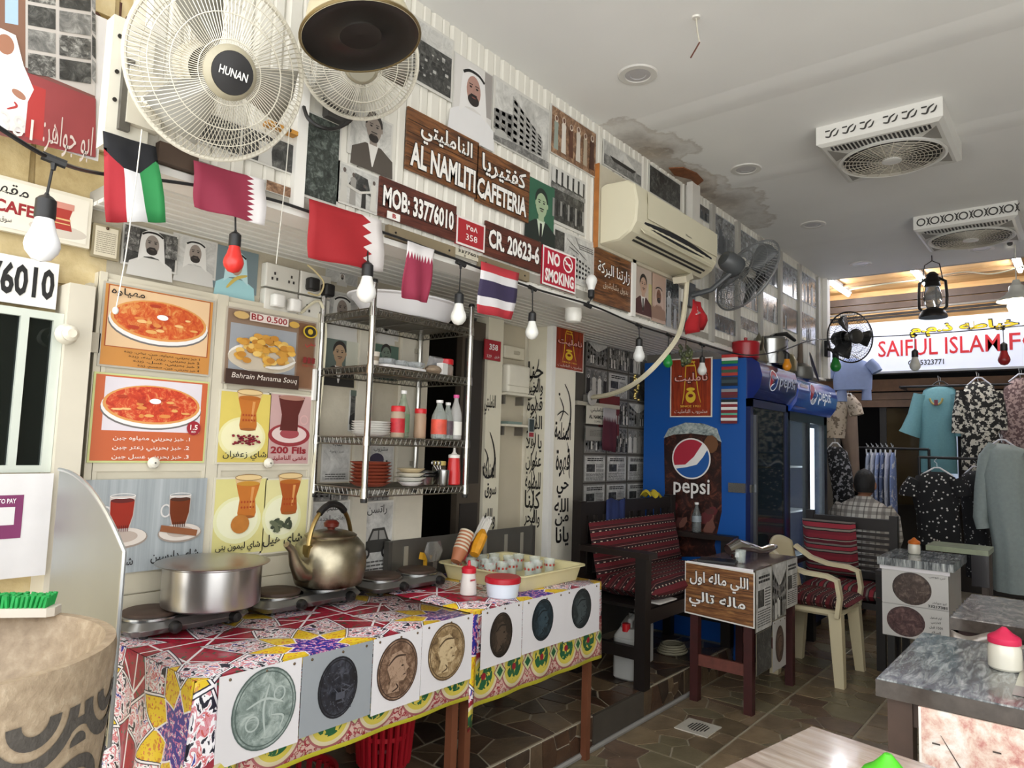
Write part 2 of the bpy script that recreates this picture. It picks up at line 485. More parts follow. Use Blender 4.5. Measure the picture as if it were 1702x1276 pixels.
# --- soffit of white ribbed strips between upper wall and shop front
mb = MB(); mb.bx(.78, 4.5, SW, MW+.3, SOF+.012, SOF+.05, M('9c988e', .7))
sof = struct(mb.build('ceiling_soffit', org=(0,0,0)), 'white ribbed soffit below the sign wall')
sl = MB(); sl.prism([(0,0),(.006,-.012),(.040,-.012),(.046,0)], (0,0,0), (0,1,0), (0,0,1), 3.72, M('dcdad2', .45))
me = bpy.data.meshes.new('slat'); me.from_pydata([tuple(p) for p in sl.v], [], sl.f); me.materials.append(sl.mats[0])
for i in range(16): inst(me, 'slat', sof, (.78, SW+.02+i*.05, SOF+.012))

# --- lower shop front
def plaster(n, l, tc):
    x = noise(n, l, tc.outputs['Object'], 3, 7)
    y = noise(n, l, tc.outputs['Object'], 22, 6)
    return mixc(n, l, mth(n, l, 'MULTIPLY', y, .35), ramp(n, l, x, [(.3, 'b3aa95'), (.7, 'cdc6b3')]), '8a806c'), y
shopm = node_mat('shop_front_paint', plaster, .7)
mb = MB(); mb.bx(.77, 2.21, MW, MW+.1, 0, SOF+.012, shopm)
wall_back = struct(mb.build('wall_back', org=(0,0,0)), 'worn cream wall behind the wire rack')
for pa, pb in ((592,617), (663,707)):
    xa = P(pa, 620, Y=MW).x; xb = P(pb, 620, Y=MW).x
    s = MB(); s.bx(xa, xb, MW-.018, MW, .7, SOF, M('c9c3b2', .6, noise=.2, scale=7)); s.build('upright_board', wall_back)
# doorway
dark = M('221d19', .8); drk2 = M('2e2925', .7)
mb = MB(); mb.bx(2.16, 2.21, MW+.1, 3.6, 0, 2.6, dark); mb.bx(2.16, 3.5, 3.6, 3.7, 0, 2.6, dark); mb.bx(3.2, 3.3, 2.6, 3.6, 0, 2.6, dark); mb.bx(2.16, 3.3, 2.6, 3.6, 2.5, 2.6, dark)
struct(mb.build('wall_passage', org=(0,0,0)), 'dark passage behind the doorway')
mb = MB(); mb.bx(2.60, 2.776, 2.49, 2.53, .15, 2.0, M('4b4238', .5, noise=.2)); 
d1 = struct(mb.build('door_1', org=(0,0,0)), 'dark narrow door leaf standing open')
s = MB(); s.bx(2.62, 2.75, 2.482, 2.49, .3, 1.05, drk2); s.bx(2.62, 2.75, 2.482, 2.49, 1.15, 1.9, drk2); s.build('inset_panel', d1)
calm = node_mat('cream_paint', plaster, .6)
beige = M('d8d2bd', .6, noise=.1, scale=4)
mb = MB(); mb.bx(2.776, 2.90, 2.47, 2.56, .1, SOF+.012, beige); mb.bx(2.90, 3.20, 2.54, 2.6, .1, SOF+.012, M('b9b09b', .7, noise=.15, scale=4))
wall_niche = struct(mb.build('wall_niche', org=(0,0,0)), 'cream niche with black calligraphy beside the doorway')
# pillar with calligraphy
mb = MB(); mb.bx(3.18, 3.43, MW, 2.6, .1, SOF+.012, M('e2dccb', .55, noise=.08, scale=4))
pillar = struct(mb.build('pillar', org=(0,0,0)), 'cream pillar painted with black calligraphy')
s = MB(); s.bx(3.165, 3.20, MW-.02, MW+.02, .15, SOF, wt); s.build('corner_bead', pillar)
# recess behind the bench
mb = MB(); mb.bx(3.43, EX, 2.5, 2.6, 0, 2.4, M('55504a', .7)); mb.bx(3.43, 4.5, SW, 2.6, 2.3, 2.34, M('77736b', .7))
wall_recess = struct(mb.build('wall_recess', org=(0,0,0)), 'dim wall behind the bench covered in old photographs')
# stone wall on the left
def stone_paint(n, l, tc):
    x = noise(n, l, tc.outputs['Object'], 5, 8, .65, .4); y = noise(n, l, tc.outputs['Object'], 26, 6)
    return mixc(n, l, mth(n, l, 'MULTIPLY', y, .5), ramp(n, l, x, [(.25, 'a08a5c'), (.5, 'cfbd90'), (.75, 'e2d8b8')]), 'bfa878'), y
stm = node_mat('yellow_stone', stone_paint, .85)
mb = MB(); mb.bx(-1.2, .9, MW+.015, MW+.3, 0, 3.8, stm); mb.bx(.9, EX, SW+.1, MW+.3, CZ+.14, 3.8, stm)
wall_left = struct(mb.build('wall_left', org=(0,0,0)), 'rough yellow stone wall at the shop corner')
rs = random.Random(5)
z = 1.78
while z < 3.6:
    h = rs.uniform(.17, .24); x = -1.1-rs.random()*.2
    while x < .88:
        L = rs.uniform(.28, .46); x1 = min(x+L, .9)
        if x1-x > .08 and x1 > .1:
            s = MB(); a = [(x+.006+rs.uniform(0,.01), z+.005+rs.uniform(0,.008)), (x1-.006, z+.005+rs.uniform(0,.01)), (x1-.006-rs.uniform(0,.012), z+h-.005), (x+.006, z+h-.006-rs.uniform(0,.01))]
            s.prism(a, (0, MW+.016, 0), (1,0,0), (0,0,1), .014+rs.uniform(0,.008), stm); s.build('stone_block', wall_left, sharp=None)
        x = x1
    z += h
# white door jamb beside the cabinet
mb = MB(); jx0 = P(88, 700, Y=2.3).x; jx1 = P(132, 700, Y=2.3).x
mb.bx(jx0, jx1, 2.26, MW+.02, 0, 1.78, M('cdc6b4', .6, noise=.15, scale=5, bump=.05)); mb.bx(jx1, .80, 2.31, MW+.02, 0, 1.8, M('b8b09c', .6, noise=.2))
struct(mb.build('trim_2', org=(0,0,0)), 'worn cream door jamb beside the cabinet')
# right wall (out of view, added to hold back sky light) and the alley beyond
mb = MB(); mb.bx(1.5, 8.6, -2.55, -2.4, 0, 3.6, M('bdb6a6', .75, noise=.1))
struct(mb.build('wall_right', org=(0,0,0)), 'plain wall across the room, out of view, added to hold back sky light')
def ply(n, l, tc):
    x = noise(n, l, mapping(n, l, tc.outputs['Object'], (3, .7, 3)), 3, 6, .6, .6)
    return ramp(n, l, x, [(.3, 'b98a50'), (.55, 'd3a76c'), (.75, 'e2c08a')]), None
plym = node_mat('plywood', ply, .6)
AZ = 3.06
mb = MB(); mb.bx(EX, EX+.04, -2.4, 3.2, CZ, AZ+.1, M('b9b6ae', .7)); struct(mb.build('wall_sun_stop', org=(0,0,0)), 'unseen strip added between the ceiling and the alley to block the sun')  # unseen strip, added so no sun leaks in between the two ceilings
mb = MB(); mb.bx(EX+.02, 9.2, -2.4, 3.2, AZ, AZ+.1, plym)
alley = struct(mb.build('ceiling_alley', org=(0,0,0)), 'orange plywood ceiling over the alley')
for x in (6.95, 7.4): 
    s = MB(); s.bx(x-.02, x+.02, -2.4, 3.0, AZ-.03, AZ, M('8a6a44', .6)); s.build('joist', alley)
FX = 7.86
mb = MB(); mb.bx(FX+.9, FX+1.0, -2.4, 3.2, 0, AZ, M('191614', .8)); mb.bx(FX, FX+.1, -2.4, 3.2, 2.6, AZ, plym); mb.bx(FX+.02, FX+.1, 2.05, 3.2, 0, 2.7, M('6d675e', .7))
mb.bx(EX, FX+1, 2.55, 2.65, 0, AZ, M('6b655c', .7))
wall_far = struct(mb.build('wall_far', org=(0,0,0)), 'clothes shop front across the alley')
bm_ = M('6a4a30', .6, noise=.3, scale=20)
s = MB(); s.bx(FX-.02, FX, -2.4, 2.55, 2.02, 2.14, bm_); s.build('fascia_board', wall_far)
for k, (za, zb) in enumerate(((1.86,1.93),(1.935,2.005),(2.93,3.0),(2.86,2.92))):
    s = MB(); s.bx(FX-.03, FX, -2.4, 2.55, za, zb, M('5b4433' if k < 2 else '4a3a2e', .6, noise=.3, scale=15)); s.build('timber_rail', wall_far)
for k, z in enumerate((2.80, 2.835, 2.77)):
    s = MB(); s.tube([(FX-.05-k*.01, -2.4, z), (FX-.05, .6, z+.01), (FX-.05-k*.01, 2.5, z-.015)], .012, M('2a2623' if k != 1 else '77716a', .5)); s.build('conduit', wall_far)
# ================================================================ prints on the walls
def mottle(name, a, b, c, scale, rough=.45, coat=.0):
    def f(n, l, tc):
        oi = n.new('ShaderNodeObjectInfo'); ad = n.new('ShaderNodeVectorMath'); l.new(tc.outputs['Object'], ad.inputs[0]); l.new(oi.outputs['Random'], ad.inputs[1])
        x = noise(n, l, ad.outputs[0], scale, 8, .75, .8)
        return ramp(n, l, x, [(.34, a), (.5, b), (.66, c)]), None
    return node_mat(name, f, rough, coat)
PD = mottle('print_dark', '1d1d1c', '3a3a38', '6a6a66', 30); PMd = mottle('print_grey', '4a4a48', '757471', 'a5a49f', 26)
PL = mottle('print_pale', '9d9c98', 'bab9b4', 'd3d2cd', 14); PB = mottle('print_crowd', '181817', '565552', 'a9a8a2', 60)
PS = mottle('print_sepia', '4a3527', '7d5d45', 'b9987a', 28); PG = mottle('print_leaves', '171b18', '343b36', '6d756f', 55)
PGL = mottle('print_glossy', '3c3f42', '74787b', 'b8bcbf', 30, .18, .8); PGD = mottle('print_glossy_dark', '202326', '43474a', '7b8084', 30, .16, .8)

def fr(TL, BR, Y, gap=.004):
    a = P(*TL, Y=Y); b = P(*BR, Y=Y)
    return V((a.x, Y-gap, b.z)), b.x-a.x, a.z-b.z
UX, WZ = V((1,0,0)), V((0,0,1))
def sheet_on(o, w, h, m, name='sheet', t=.003):
    s = MB(); s.bx(o.x, o.x+w, o.y, o.y+t, o.z, o.z+h, m); return s.build(name, org=(o.x+w/2, o.y+t/2, o.z))

def face(f, u, w, s, skin='b59a86', hair='2a2522', scarf=None, beard=False, suit='2d2a2a', shirt='d6d3cd', tie=True, bw=.55):
    """head and shoulders: face centre (u, w), half-width s"""
    if scarf:
        f.poly([(u-s*2.6, w-s*4), (u-s*2.4, w-s*2.4), (u-s*1.2, w-s*1.7), (u+s*1.2, w-s*1.7), (u+s*2.4, w-s*2.4), (u+s*2.6, w-s*4)], suit)
        f.poly([(u-s*1.5, w-s*2.2), (u-s*1.35, w), (u-s*1.2, w+s*1.1), (u-s*.5, w+s*1.6), (u+s*.5, w+s*1.6), (u+s*1.2, w+s*1.1), (u+s*1.35, w), (u+s*1.6, w-s*2.2), (u+s*.8, w-s*1.6), (u, w-s*1.45), (u-s*.8, w-s*1.6)], scarf)
        f.ell(u, w-.1*s, s*.78, s*1.15, skin)
        f.stroke([(u-s*1.18, w+s*.95), (u-s*.5, w+s*1.3), (u+s*.5, w+s*1.3), (u+s*1.18, w+s*.95)], s*.22, '171615', taper=False)
        if beard: f.ell(u, w-.85*s, s*.62, s*.45, hair)
    else:
        f.poly([(u-s*2.4, w-s*4), (u-s*2.3, w-s*2.4), (u-s*.9, w-s*1.6), (u+s*.9, w-s*1.6), (u+s*2.3, w-s*2.4), (u+s*2.4, w-s*4)], suit)
        f.poly([(u-s*.6, w-s*1.5), (u+s*.6, w-s*1.5), (u+s*.05, w-s*3.6), (u-s*.05, w-s*3.6)], shirt)
        if tie: f.poly([(u-s*.16, w-s*1.8), (u+s*.16, w-s*1.8), (u+s*.2, w-s*3.3), (u, w-s*3.6), (u-s*.2, w-s*3.3)], '1d1b1b')
        f.poly([(u-s*.42, w-s*1.6), (u+s*.42, w-s*1.6), (u+s*.42, w-s*.8), (u-s*.42, w-s*.8)], skin)
        f.ell(u, w+.35*s, s*.98, s*1.15, hair); f.ell(u, w-.12*s, s*.84, s*1.15, skin)
        if beard: f.ell(u, w-.95*s, s*.55, s*.4, hair)
    for d in (-1, 1):
        f.ell(u+d*s*.34, w+s*.12, s*.15, s*.08, '241f1d', n=8); f.rect(u+d*s*.34-s*.2, w+s*.29, u+d*s*.34+s*.2, w+s*.36, hair)
        if not scarf: f.ell(u+d*s*.86, w-.05*s, s*.12, s*.25, skin, n=8)
    f.poly([(u-s*.05, w+s*.1), (u+s*.05, w+s*.1), (u+s*.15, w-s*.3), (u-s*.15, w-s*.3)], M(skin, .6, noise=.25, key='nose'))
    f.rect(u-s*.34, w-s*.5, u+s*.34, w-s*.4, hair); f.ell(u, w-s*.66, s*.25, s*.06, '7b4a40' if skin[0] != skin[2] and bw < .5 else '5b514b', n=10)
def figure(f, u, w0, h, body='c9c6bf', head='6f665f', scarf=None, wd=.15):
    f.poly([(u-h*wd, w0), (u-h*wd*.8, w0+h*.55), (u-h*wd*.95, w0+h*.78), (u-h*.05, w0+h*.84), (u+h*.05, w0+h*.84), (u+h*wd*.95, w0+h*.78), (u+h*wd*.8, w0+h*.55), (u+h*wd, w0)], body)
    if scarf: f.ell(u, w0+h*.9, h*.085, h*.1, scarf, n=10)
    f.ell(u, w0+h*.91, h*.055, h*.07, head, n=10)
def lines(f, u0, w0, u1, w1, n, m='3a3836', fill=.45):
    rr = random.Random(int(abs(u0*1e4+w0*1e3)))
    for i in range(n):
        w_ = w1-(i+.5)*(w1-w0)/n; a = u0
        while a < u1:
            b = min(u1, a+rr.uniform(.04, .12)*(u1-u0)*2); f.rect(a, w_-(w1-w0)/n*fill/2, b, w_+(w1-w0)/n*fill/2, m, k=f.k); a = b+.02*(u1-u0)
    f.k += 1
def building(f, w, h, x0, x1, ha, hb, base, nx, ny, wall, win):
    f.poly([(x0, base), (x1, base+.04*h), (x1, hb), (x0, ha)], wall)
    for i in range(nx):
        for j in range(ny):
            a = (i+.2)/nx; b = (i+.75)/nx
            q = lambda t, v: (x0+(x1-x0)*t, base+.04*h*t+((ha+(hb-ha)*t)-base)*v)
            v0, v1 = (j+.3)/ny, (j+.78)/ny
            f.poly([q(a, v0), q(b, v0), q(b, v1), q(a, v1)], win, k=f.k)
    f.k += 1

def wall_photo(TL, BR, Y, kind, label, seed=0, group=None, border='c9c7c0', bd=.05, gap=.004, fn=None, rect=None, name='wall_photo', cat='photo'):
    o, w, h = rect if rect else fr(TL, BR, Y, gap)
    rr = random.Random(seed+17)
    root = tag(sheet_on(o, w, h, M(border, .4, noise=.05), name), label, cat, group)
    f = Flat(o, UX, WZ); b = bd*min(w, h)
    bgm = {'street': PMd, 'aerial': PD, 'dark': PD, 'crowd': PB, 'leaves': PG, 'pale': PL, 'glossy': PGL, 'glossy_dark': PGD, 'sepia': PS,
           'portrait': PL, 'suit': PMd, 'group': PMd, 'doc': PL, 'building': PL, 'interior': PD, 'boat': PMd}.get(kind, PMd)
    f.rect(b, b, w-b, h-b, bgm)
    m = min(w, h)
    if kind == 'portrait': face(f, w*.5, h*.6, m*.2, '8d8177', scarf='d3d1cb', suit='c5c3bd', beard=True)
    elif kind == 'suit': face(f, w*.5, h*.62, m*.2, '9a8d82')
    elif kind == 'group':
        n = rr.randint(4, 6)
        for i in range(n): figure(f, w*(.12+.76*i/(n-1)), b, h*rr.uniform(.62, .8), rr.choice(['d0cdc6', '2c2a28', '8d8a84', 'bcb9b2']), '6d625a', rr.choice([None, 'dedcd6']), wd=.13*w/h)
    elif kind == 'crowd':
        for j in range(3):
            for i in range(7): figure(f, w*(.1+.8*i/6+rr.uniform(-.03, .03)), b+h*(.42-.2*j), h*.4, rr.choice(['d0cdc6', '35332f', '8d8a84']), '4f4740', rr.choice([None, 'dedcd6']), wd=.14)
    elif kind == 'street':
        f.rect(b, h*.6, w-b, h-b, PL); building(f, w, h, b, w*.45, h*.92, h*.6, h*.2, 3, 3, PMd, '3a3937'); building(f, w, h, w*.98, w*.6, h*.85, h*.6, h*.22, 3, 3, PMd, '4a4946')
        for i in range(4): figure(f, w*rr.uniform(.2, .8), b+h*rr.uniform(0, .1), h*.35, rr.choice(['2b2a28', 'cfcdc6']), '3d3733')
    elif kind == 'boat':
        f.rect(b, h*.45, w-b, h-b, PL); f.poly([(w*.15, h*.5), (w*.85, h*.5), (w*.75, h*.35), (w*.25, h*.35)], '302d2a'); f.poly([(w*.5, h*.52), (w*.52, h*.9), (w*.8, h*.55)], 'd5d3cc')
    elif kind == 'doc':
        f.rect(w*.12, h*.38, w*.5, h*.66, PD); lines(f, w*.55, h*.36, w*.9, h*.68, 7, '5a5855'); lines(f, w*.1, h*.06, w*.9, h*.34, 7, '5a5855'); lines(f, w*.15, h*.76, w*.85, h*.9, 2, '2b2a29', .6)
    elif kind == 'aerial':
        f.rect(b, h*.68, w-b, h-b, PL)
        for i in range(26):
            x, z_ = w*rr.uniform(.08, .85), h*rr.uniform(.1, .62); s = m*rr.uniform(.02, .06); f.rect(x, z_, x+s*1.5, z_+s, rr.choice(['8d8c88', '2b2b2a', '605f5c', 'b0afaa']))
    elif kind in ('glossy', 'glossy_dark'):
        for i in range(rr.randint(2, 4)): figure(f, w*rr.uniform(.2, .8), b, h*rr.uniform(.45, .75), rr.choice(['2b2d30', 'a8acb0', '55595d']), '6b6764', rr.choice([None, 'c5c9cc']))
    if fn: fn(f, w, h)
    f.build('print', root)
    return root

# ---- photographs on the upper wall
wall_photo((685,23),(750,171), SW, 'aerial', 'dark old aerial photo of a town, topmost beside the fan and the pot lamp', 1)
def f_(f, w, h):
    f.rect(w*.02, h*.02, w*.98, h*.98, 'cfccc8'); f.rect(w*.78, h*.3, w*.98, h*.98, '97928e')
    face(f, w*.5, h*.6, w*.23, 'a98377', scarf='dcdad8', suit='d9d8d8', beard=True, bw=.4)
wall_photo((754,85),(814.5,233), SW, 'pale', 'colour portrait of a man in white headscarf and robe above the wooden name sign', 2, fn=f_)
def f_(f, w, h):
    building(f, w, h, w*.32, w*.86, h*.86, h*.42, h*.12, 5, 6, mottle('print_block', '6d6c69', '94938f', 'b5b4af', 50), '3b3a38')
    building(f, w, h, w*.32, w*.02, h*.55, h*.5, h*.16, 3, 3, PMd, '3b3a38'); f.rect(w*.02, h*.02, w*.98, h*.13, PMd)
    f.poly([(w*.04,h*.1),(w*.24,h*.12),(w*.24,h*.19),(w*.18,h*.23),(w*.09,h*.22),(w*.04,h*.17)], 'a9a8a3')
wall_photo((819.6,124),(911.4,284.5), SW, 'pale', 'black and white photo of a tall corner block with rows of windows', 3, fn=f_)
def f_(f, w, h):
    f.rect(w*.03, h*.02, w*.97, h*.97, PS)
    for i in range(6): figure(f, w*(.12+.15*i), h*.12, h*(.7+.05*(i % 2)), ['8f9a90', 'd5cfc5', '5b3a2a', 'c9c1b6', 'a89a86', '4a3026'][i], '6b4b3a', 'd5c8b8', wd=.11)
wall_photo((914,171),(990,297), SW, 'sepia', 'brown toned photo of a row of robed men beside the air conditioner board', 4, fn=f_)
def f_(f, w, h):
    for i in range(6): f.poly([(w*(.05+.15*i), h*.72), (w*(.15+.15*i), h*.7), (w*(.15+.15*i), h*.95), (w*(.05+.15*i), h*.97)], 'c4c3be')
    f.rect(w*.03, h*.6, w*.97, h*.68, PMd)
    for i in range(9): f.rect(w*(.08+.1*i), h*.1+h*.03*(i % 3), w*(.13+.1*i), h*.42, ['8d8c88', '2b2b2a'][i % 2])
wall_photo((913,271),(971,393), SW, 'dark', 'old photo of a colonnaded hall, under the row of robed men', 5, fn=f_)
def f_(f, w, h):
    f.rect(0, 0, w, h, M('2f6049', .4, noise=.3, scale=7)); face(f, w*.5, h*.6, w*.25, '9db08f', suit='1b2622', hair='1f2a24', shirt='c6d2bd')
wall_photo((877,292),(918,404), SW, 'pale', 'green tinted portrait of a man in suit and tie beside the wooden name sign', 6, fn=f_)
def f_(f, w, h):
    building(f, w, h, w*.45, w*.9, h*.6, h*.4, h*.08, 6, 4, PL, '555451'); f.rect(w*.03, h*.55, w*.25, h*.93, PD)
    for p in (((.3,.85),(.55,.7),(.8,.55)), ((.35,.7),(.6,.62)), ((.5,.95),(.62,.75))): f.stroke([(a*w, c*h) for a, c in p], .004, '4a4946')
    lines(f, w*.6, h*.72, w*.95, h*.84, 3, '55534f')
wall_photo((919,374),(985.5,482), SW, 'pale', 'pale street sketch with a balcony, right behind the no smoking sign', 7, fn=f_)
wall_photo((1002,230),(1065,312), SW, 'boat', 'old harbour photo half hidden behind the air conditioner top', 8)
wall_photo((1078,271),(1130,352), SW, 'dark', 'dark old photo peeking above the middle of the air conditioner', 9)
def f_(f, w, h):
    f.rect(0, 0, w, h, M('b7a79b', .4, noise=.1)); f.rect(w*.78, h*.2, w*.97, h*.7, 'b9ae7c'); face(f, w*.47, h*.63, w*.21, 'b59683', suit='4a2a2a', bw=.4)
wall_photo((1054,437),(1082,531), SW, 'pale', 'portrait of a young man in maroon suit under the air conditioner', 10, fn=f_)
def f_(f, w, h):
    f.rect(0, 0, w, h, M('b59a8b', .25, noise=.1)); face(f, w*.5, h*.55, w*.2, '7a5545', scarf='b9a195', suit='8f7263', beard=True, bw=.4)
wall_photo((1082,450),(1104.5,540), SW, 'pale', 'pinkish portrait of a bearded man next to the maroon suit portrait', 11, fn=f_)
wall_photo((1105,461),(1127,551), SW, 'glossy_dark', 'greenish grey photo next to the white drain hose', 12)
# left end of the upper wall
wall_photo((500.7,178),(560,346), SW, 'leaves', 'tall dark photo of trees and a boat, beside the white batten', 13)
def f_(f, w, h): face(f, w*.55, h*.72, w*.2, '8c8178', suit='4d463f', beard=True, tie=False)
wall_photo((580,172),(649,284), SW, 'pale', 'photo of a bearded man in dark cloak, under the smaller fan', 14, fn=f_)
def f_(f, w, h):
    f.poly([(w*.25,h*.5),(w*.4,h*.85),(w*.7,h*.8),(w*.8,h*.4)], PD)
    for i, (u, s, c) in enumerate(((.15,.85,'b9b6ae'),(.36,.8,'8e8b85'),(.62,.6,'2b2a28'),(.85,.78,'c3c0b8'))): figure(f, w*u, h*.05, h*s, c, '5a504a', wd=.12)
    f.poly([(w*.2,h*.45),(w*.5,h*.36),(w*.5,h*.42),(w*.2,h*.53)], 'b9b6ae'); f.poly([(w*.85,h*.5),(w*.5,h*.36),(w*.5,h*.42),(w*.85,h*.56)], 'c3c0b8')
wall_photo((561,266),(627,359), SW, 'pale', 'black and white photo of men shaking hands beside the phone number sign', 15, fn=f_)
def f_(f, w, h): figure(f, w*.45, h*.05, h*.8, 'b9b7b1', '6d6259', 'cfcdc7', wd=.3)
wall_photo((401,206),(486,292), SW, 'interior', 'old photo of a seated robed man behind the large fan', 16, fn=f_)
wall_photo((441,298),(484,331), SW, 'sepia', 'small brownish photo strip under the seated man photo', 17)
wall_photo((330,180),(398,262), SW, 'dark', 'dark photo mostly hidden by the cage of the large fan', 18)
# glossy sleeves along the far half of the upper wall
G = 'plastic sleeved photos along the far half of the wall'
sl = [((1160,337),(1178,372),'small sleeved photo just past the white ceiling post'), ((1186,352),(1220,437),'sleeved greenish photo above the grey fan motor'), ((1227,379),(1259,441),'sleeved photo behind the top of the tilted fan cage'),
 ((1266,411),(1292,480),'sleeved photo upper row, first past the tilted fan'), ((1298,431),(1325,500),'sleeved photo upper row, second past the tilted fan'), ((1330,449),(1356,513),'sleeved photo upper row, last before the wall end'),
 ((1130,500),(1140,548),'narrow sleeved photo behind the white drain hose'), ((1186,442),(1220,516),'sleeved photo behind the grey fan bracket'), ((1228,445),(1259,520),'sleeved photo behind the lower fan cage'), ((1186,519),(1226,561),'sleeved portrait photo low on the wall under the fan'), ((1228,524),(1259,556),'bottom sleeved photo above the red cooking pot'),
 ((1266,483),(1292,540),'shiny sleeved photo above the steel pot'), ((1298,503),(1325,556),'sleeved photo above the cooler sign, second row'), ((1330,516),(1356,575),'sleeved photo at the wall end, second row')]
for i, (a, b, t) in enumerate(sl): wall_photo(a, b, SW, 'glossy' if i % 3 else 'glossy_dark', t, 30+i, G, border='9fa3a6', bd=.03)

# ---- menu wall photographs
C1 = 2.345
def f_(f, w, h): face(f, w*.52, h*.62, w*.16, '8a8078', scarf='d9d7d2', suit='cfcdc7', beard=True); f.rect(w*.76, h*.35, w*.98, h*.9, PB); f.rect(w*.02, h*.35, w*.28, h*.95, PB)
wall_photo((203,370),(290,457), MW, 'dark', 'black and white photo of a man in white headscarf under the red-white-green flag', 50, fn=f_, gap=.012)
wall_photo((287,386),(356,467), MW, 'portrait', 'grey photo of a man in headscarf between two other portraits above the cabinet', 51, gap=.008)
def f_(f, w, h): f.rect(0, 0, w, h, M('6f7f84', .4)); face(f, w*.5, h*.62, w*.18, 'a98a74', scarf='b9d9dc', suit='9fcdd2', bw=.4); f.stroke([(w*.3,h*.05),(w*.5,h*.3),(w*.75,h*.42)], .012, 'c9b25a')
wall_photo((356,405),(424,492), MW, 'pale', 'colour portrait of a man in pale blue robe behind the red bulb', 52, fn=f_, gap=.006)
wall_photo((541,445),(593,478), MW, 'portrait', 'dim portrait of a man in headscarf at top behind the rack', 53)
wall_photo((541,480),(592,557), MW, 'portrait', 'dim grey portrait behind the top tier of the wire rack', 54)
def f_(f, w, h): f.rect(0, 0, w, h, '5f6a62'); f.rect(w*.62, 0, w, h, 'b9b9a9'); face(f, w*.42, h*.6, w*.21, 'a58a6d', suit='22201e', bw=.4, tie=False)
wall_photo((541,561),(592,624), MW, 'pale', 'photo of a smiling bald man behind the ashtrays on the rack', 55, fn=f_)
wall_photo((619,520),(661,568), MW, 'portrait', 'dark blurred portrait behind the rack, right of the upright board', 56)
def f_(f, w, h): f.rect(0, 0, w, h, '4d6457'); face(f, w*.5, h*.6, w*.2, '6d7a6c', suit='27332d')
wall_photo((619,570),(660,612), MW, 'pale', 'greenish portrait behind the wire rack above the bottles', 57, fn=f_)
def f_(f, w, h): face(f, w*.5, h*.68, w*.2, 'b0a79d', suit='171717', shirt='cfccc6'); f.rect(0, h*.86, w, h, '56625a')
wall_photo((581,648),(612,718), MW, 'dark', 'photo of a man in dark suit behind the jars on the rack', 58, fn=f_)
def adv(t, sub=None, car=False, circ=False):
    def g(f, w, h):
        f.text(t, w*.2, h*.8, w*.85, h*.94, '2e2d2c', .01, keep='c'); lines(f, w*.15, h*.05, w*.85, h*.2, 3, '54524f')
        if sub: f.text(sub, w*.15, h*.66, w*.85, h*.75, '3d3c3a', keep='c')
        if car:
            f.poly([(w*.1,h*.3),(w*.12,h*.42),(w*.3,h*.46),(w*.42,h*.62),(w*.74,h*.63),(w*.86,h*.46),(w*.93,h*.44),(w*.93,h*.3)], '33322f')
            f.poly([(w*.36,h*.47),(w*.45,h*.59),(w*.57,h*.59),(w*.57,h*.47)], '8d8b86'); f.poly([(w*.6,h*.47),(w*.6,h*.59),(w*.72,h*.59),(w*.8,h*.47)], '8d8b86')
            for u in (.28, .76): f.ell(w*u, h*.3, w*.09, h*.08, '1b1a19'); f.ell(w*u, h*.3, w*.045, h*.04, '8d8b86')
        if circ: f.ell(w*.4, h*.6, w*.24, h*.17, '3a3547'); f.poly([(w*.66,h*.2),(w*.82,h*.2),(w*.82,h*.42),(w*.77,h*.5),(w*.77,h*.58),(w*.71,h*.58),(w*.71,h*.5),(w*.66,h*.42)], '2b2a2c')
    return g
wall_photo((535,728),(579,800), MW, 'pale', 'old newspaper advert behind the stack of brown plates', 60, fn=adv('كتابة', 'سيرة وسنة'))
wall_photo((606,738),(652,800), MW, 'pale', 'old drink advert with dark disc behind the bottom tier of the rack', 61, fn=adv('مشروب', None, circ=True))
wall_photo((517,833),(577,925), MW, 'pale', 'grey newspaper advert behind the kettle handle', 62, fn=adv('اطلب', 'امانت الخدمة'))
wall_photo((593,833),(650,950), MW, 'pale', 'grey newspaper advert with a car, above the hotplates', 63, fn=adv('راتسن', None, car=True))
wall_photo((520,806),(578,831), MW, 'street', 'strip of an old photo under the rack beside the cable', 64)
wall_photo((595,815),(645,831), MW, 'street', 'narrow old photo directly above the car advert', 65)

# ---- photographs in the recess behind the bench
REC = 2.495
cols = [(968, 1003), (1004, 1038), (1039, 1071)]
rows = [(575,606),(609,655),(672,730),(732,770),(773,818),(820,850)]
kn = ['street','crowd','group','doc','dark','crowd']
a0 = P(970, 700, Y=REC).x; a3 = P(1074, 700, Y=REC).x
zt = P(1020, 572, Y=REC).z; zb = P(1020, 848, Y=REC).z
cw = (a3-a0)/3; rh = (zt-zb)/6
cn = ['nearest the pillar', 'in the middle column', 'nearest the blue cooler']; rn = ['top row', 'second row', 'third row', 'fourth row', 'fifth row', 'bottom row']
for c in range(3):
    for r in range(6):
        rect = (V((a0+c*cw+.006, REC-.004, zt-(r+1)*rh+.006)), cw-.012, rh-.012)
        wall_photo(None, None, REC, kn[(r*2+c) % 6] if r < 4 else 'doc', 'old black and white print behind the bench, %s, %s' % (rn[r], cn[c]), 80+r*3+c, 'photo grid behind the bench', rect=rect, border='77746e')

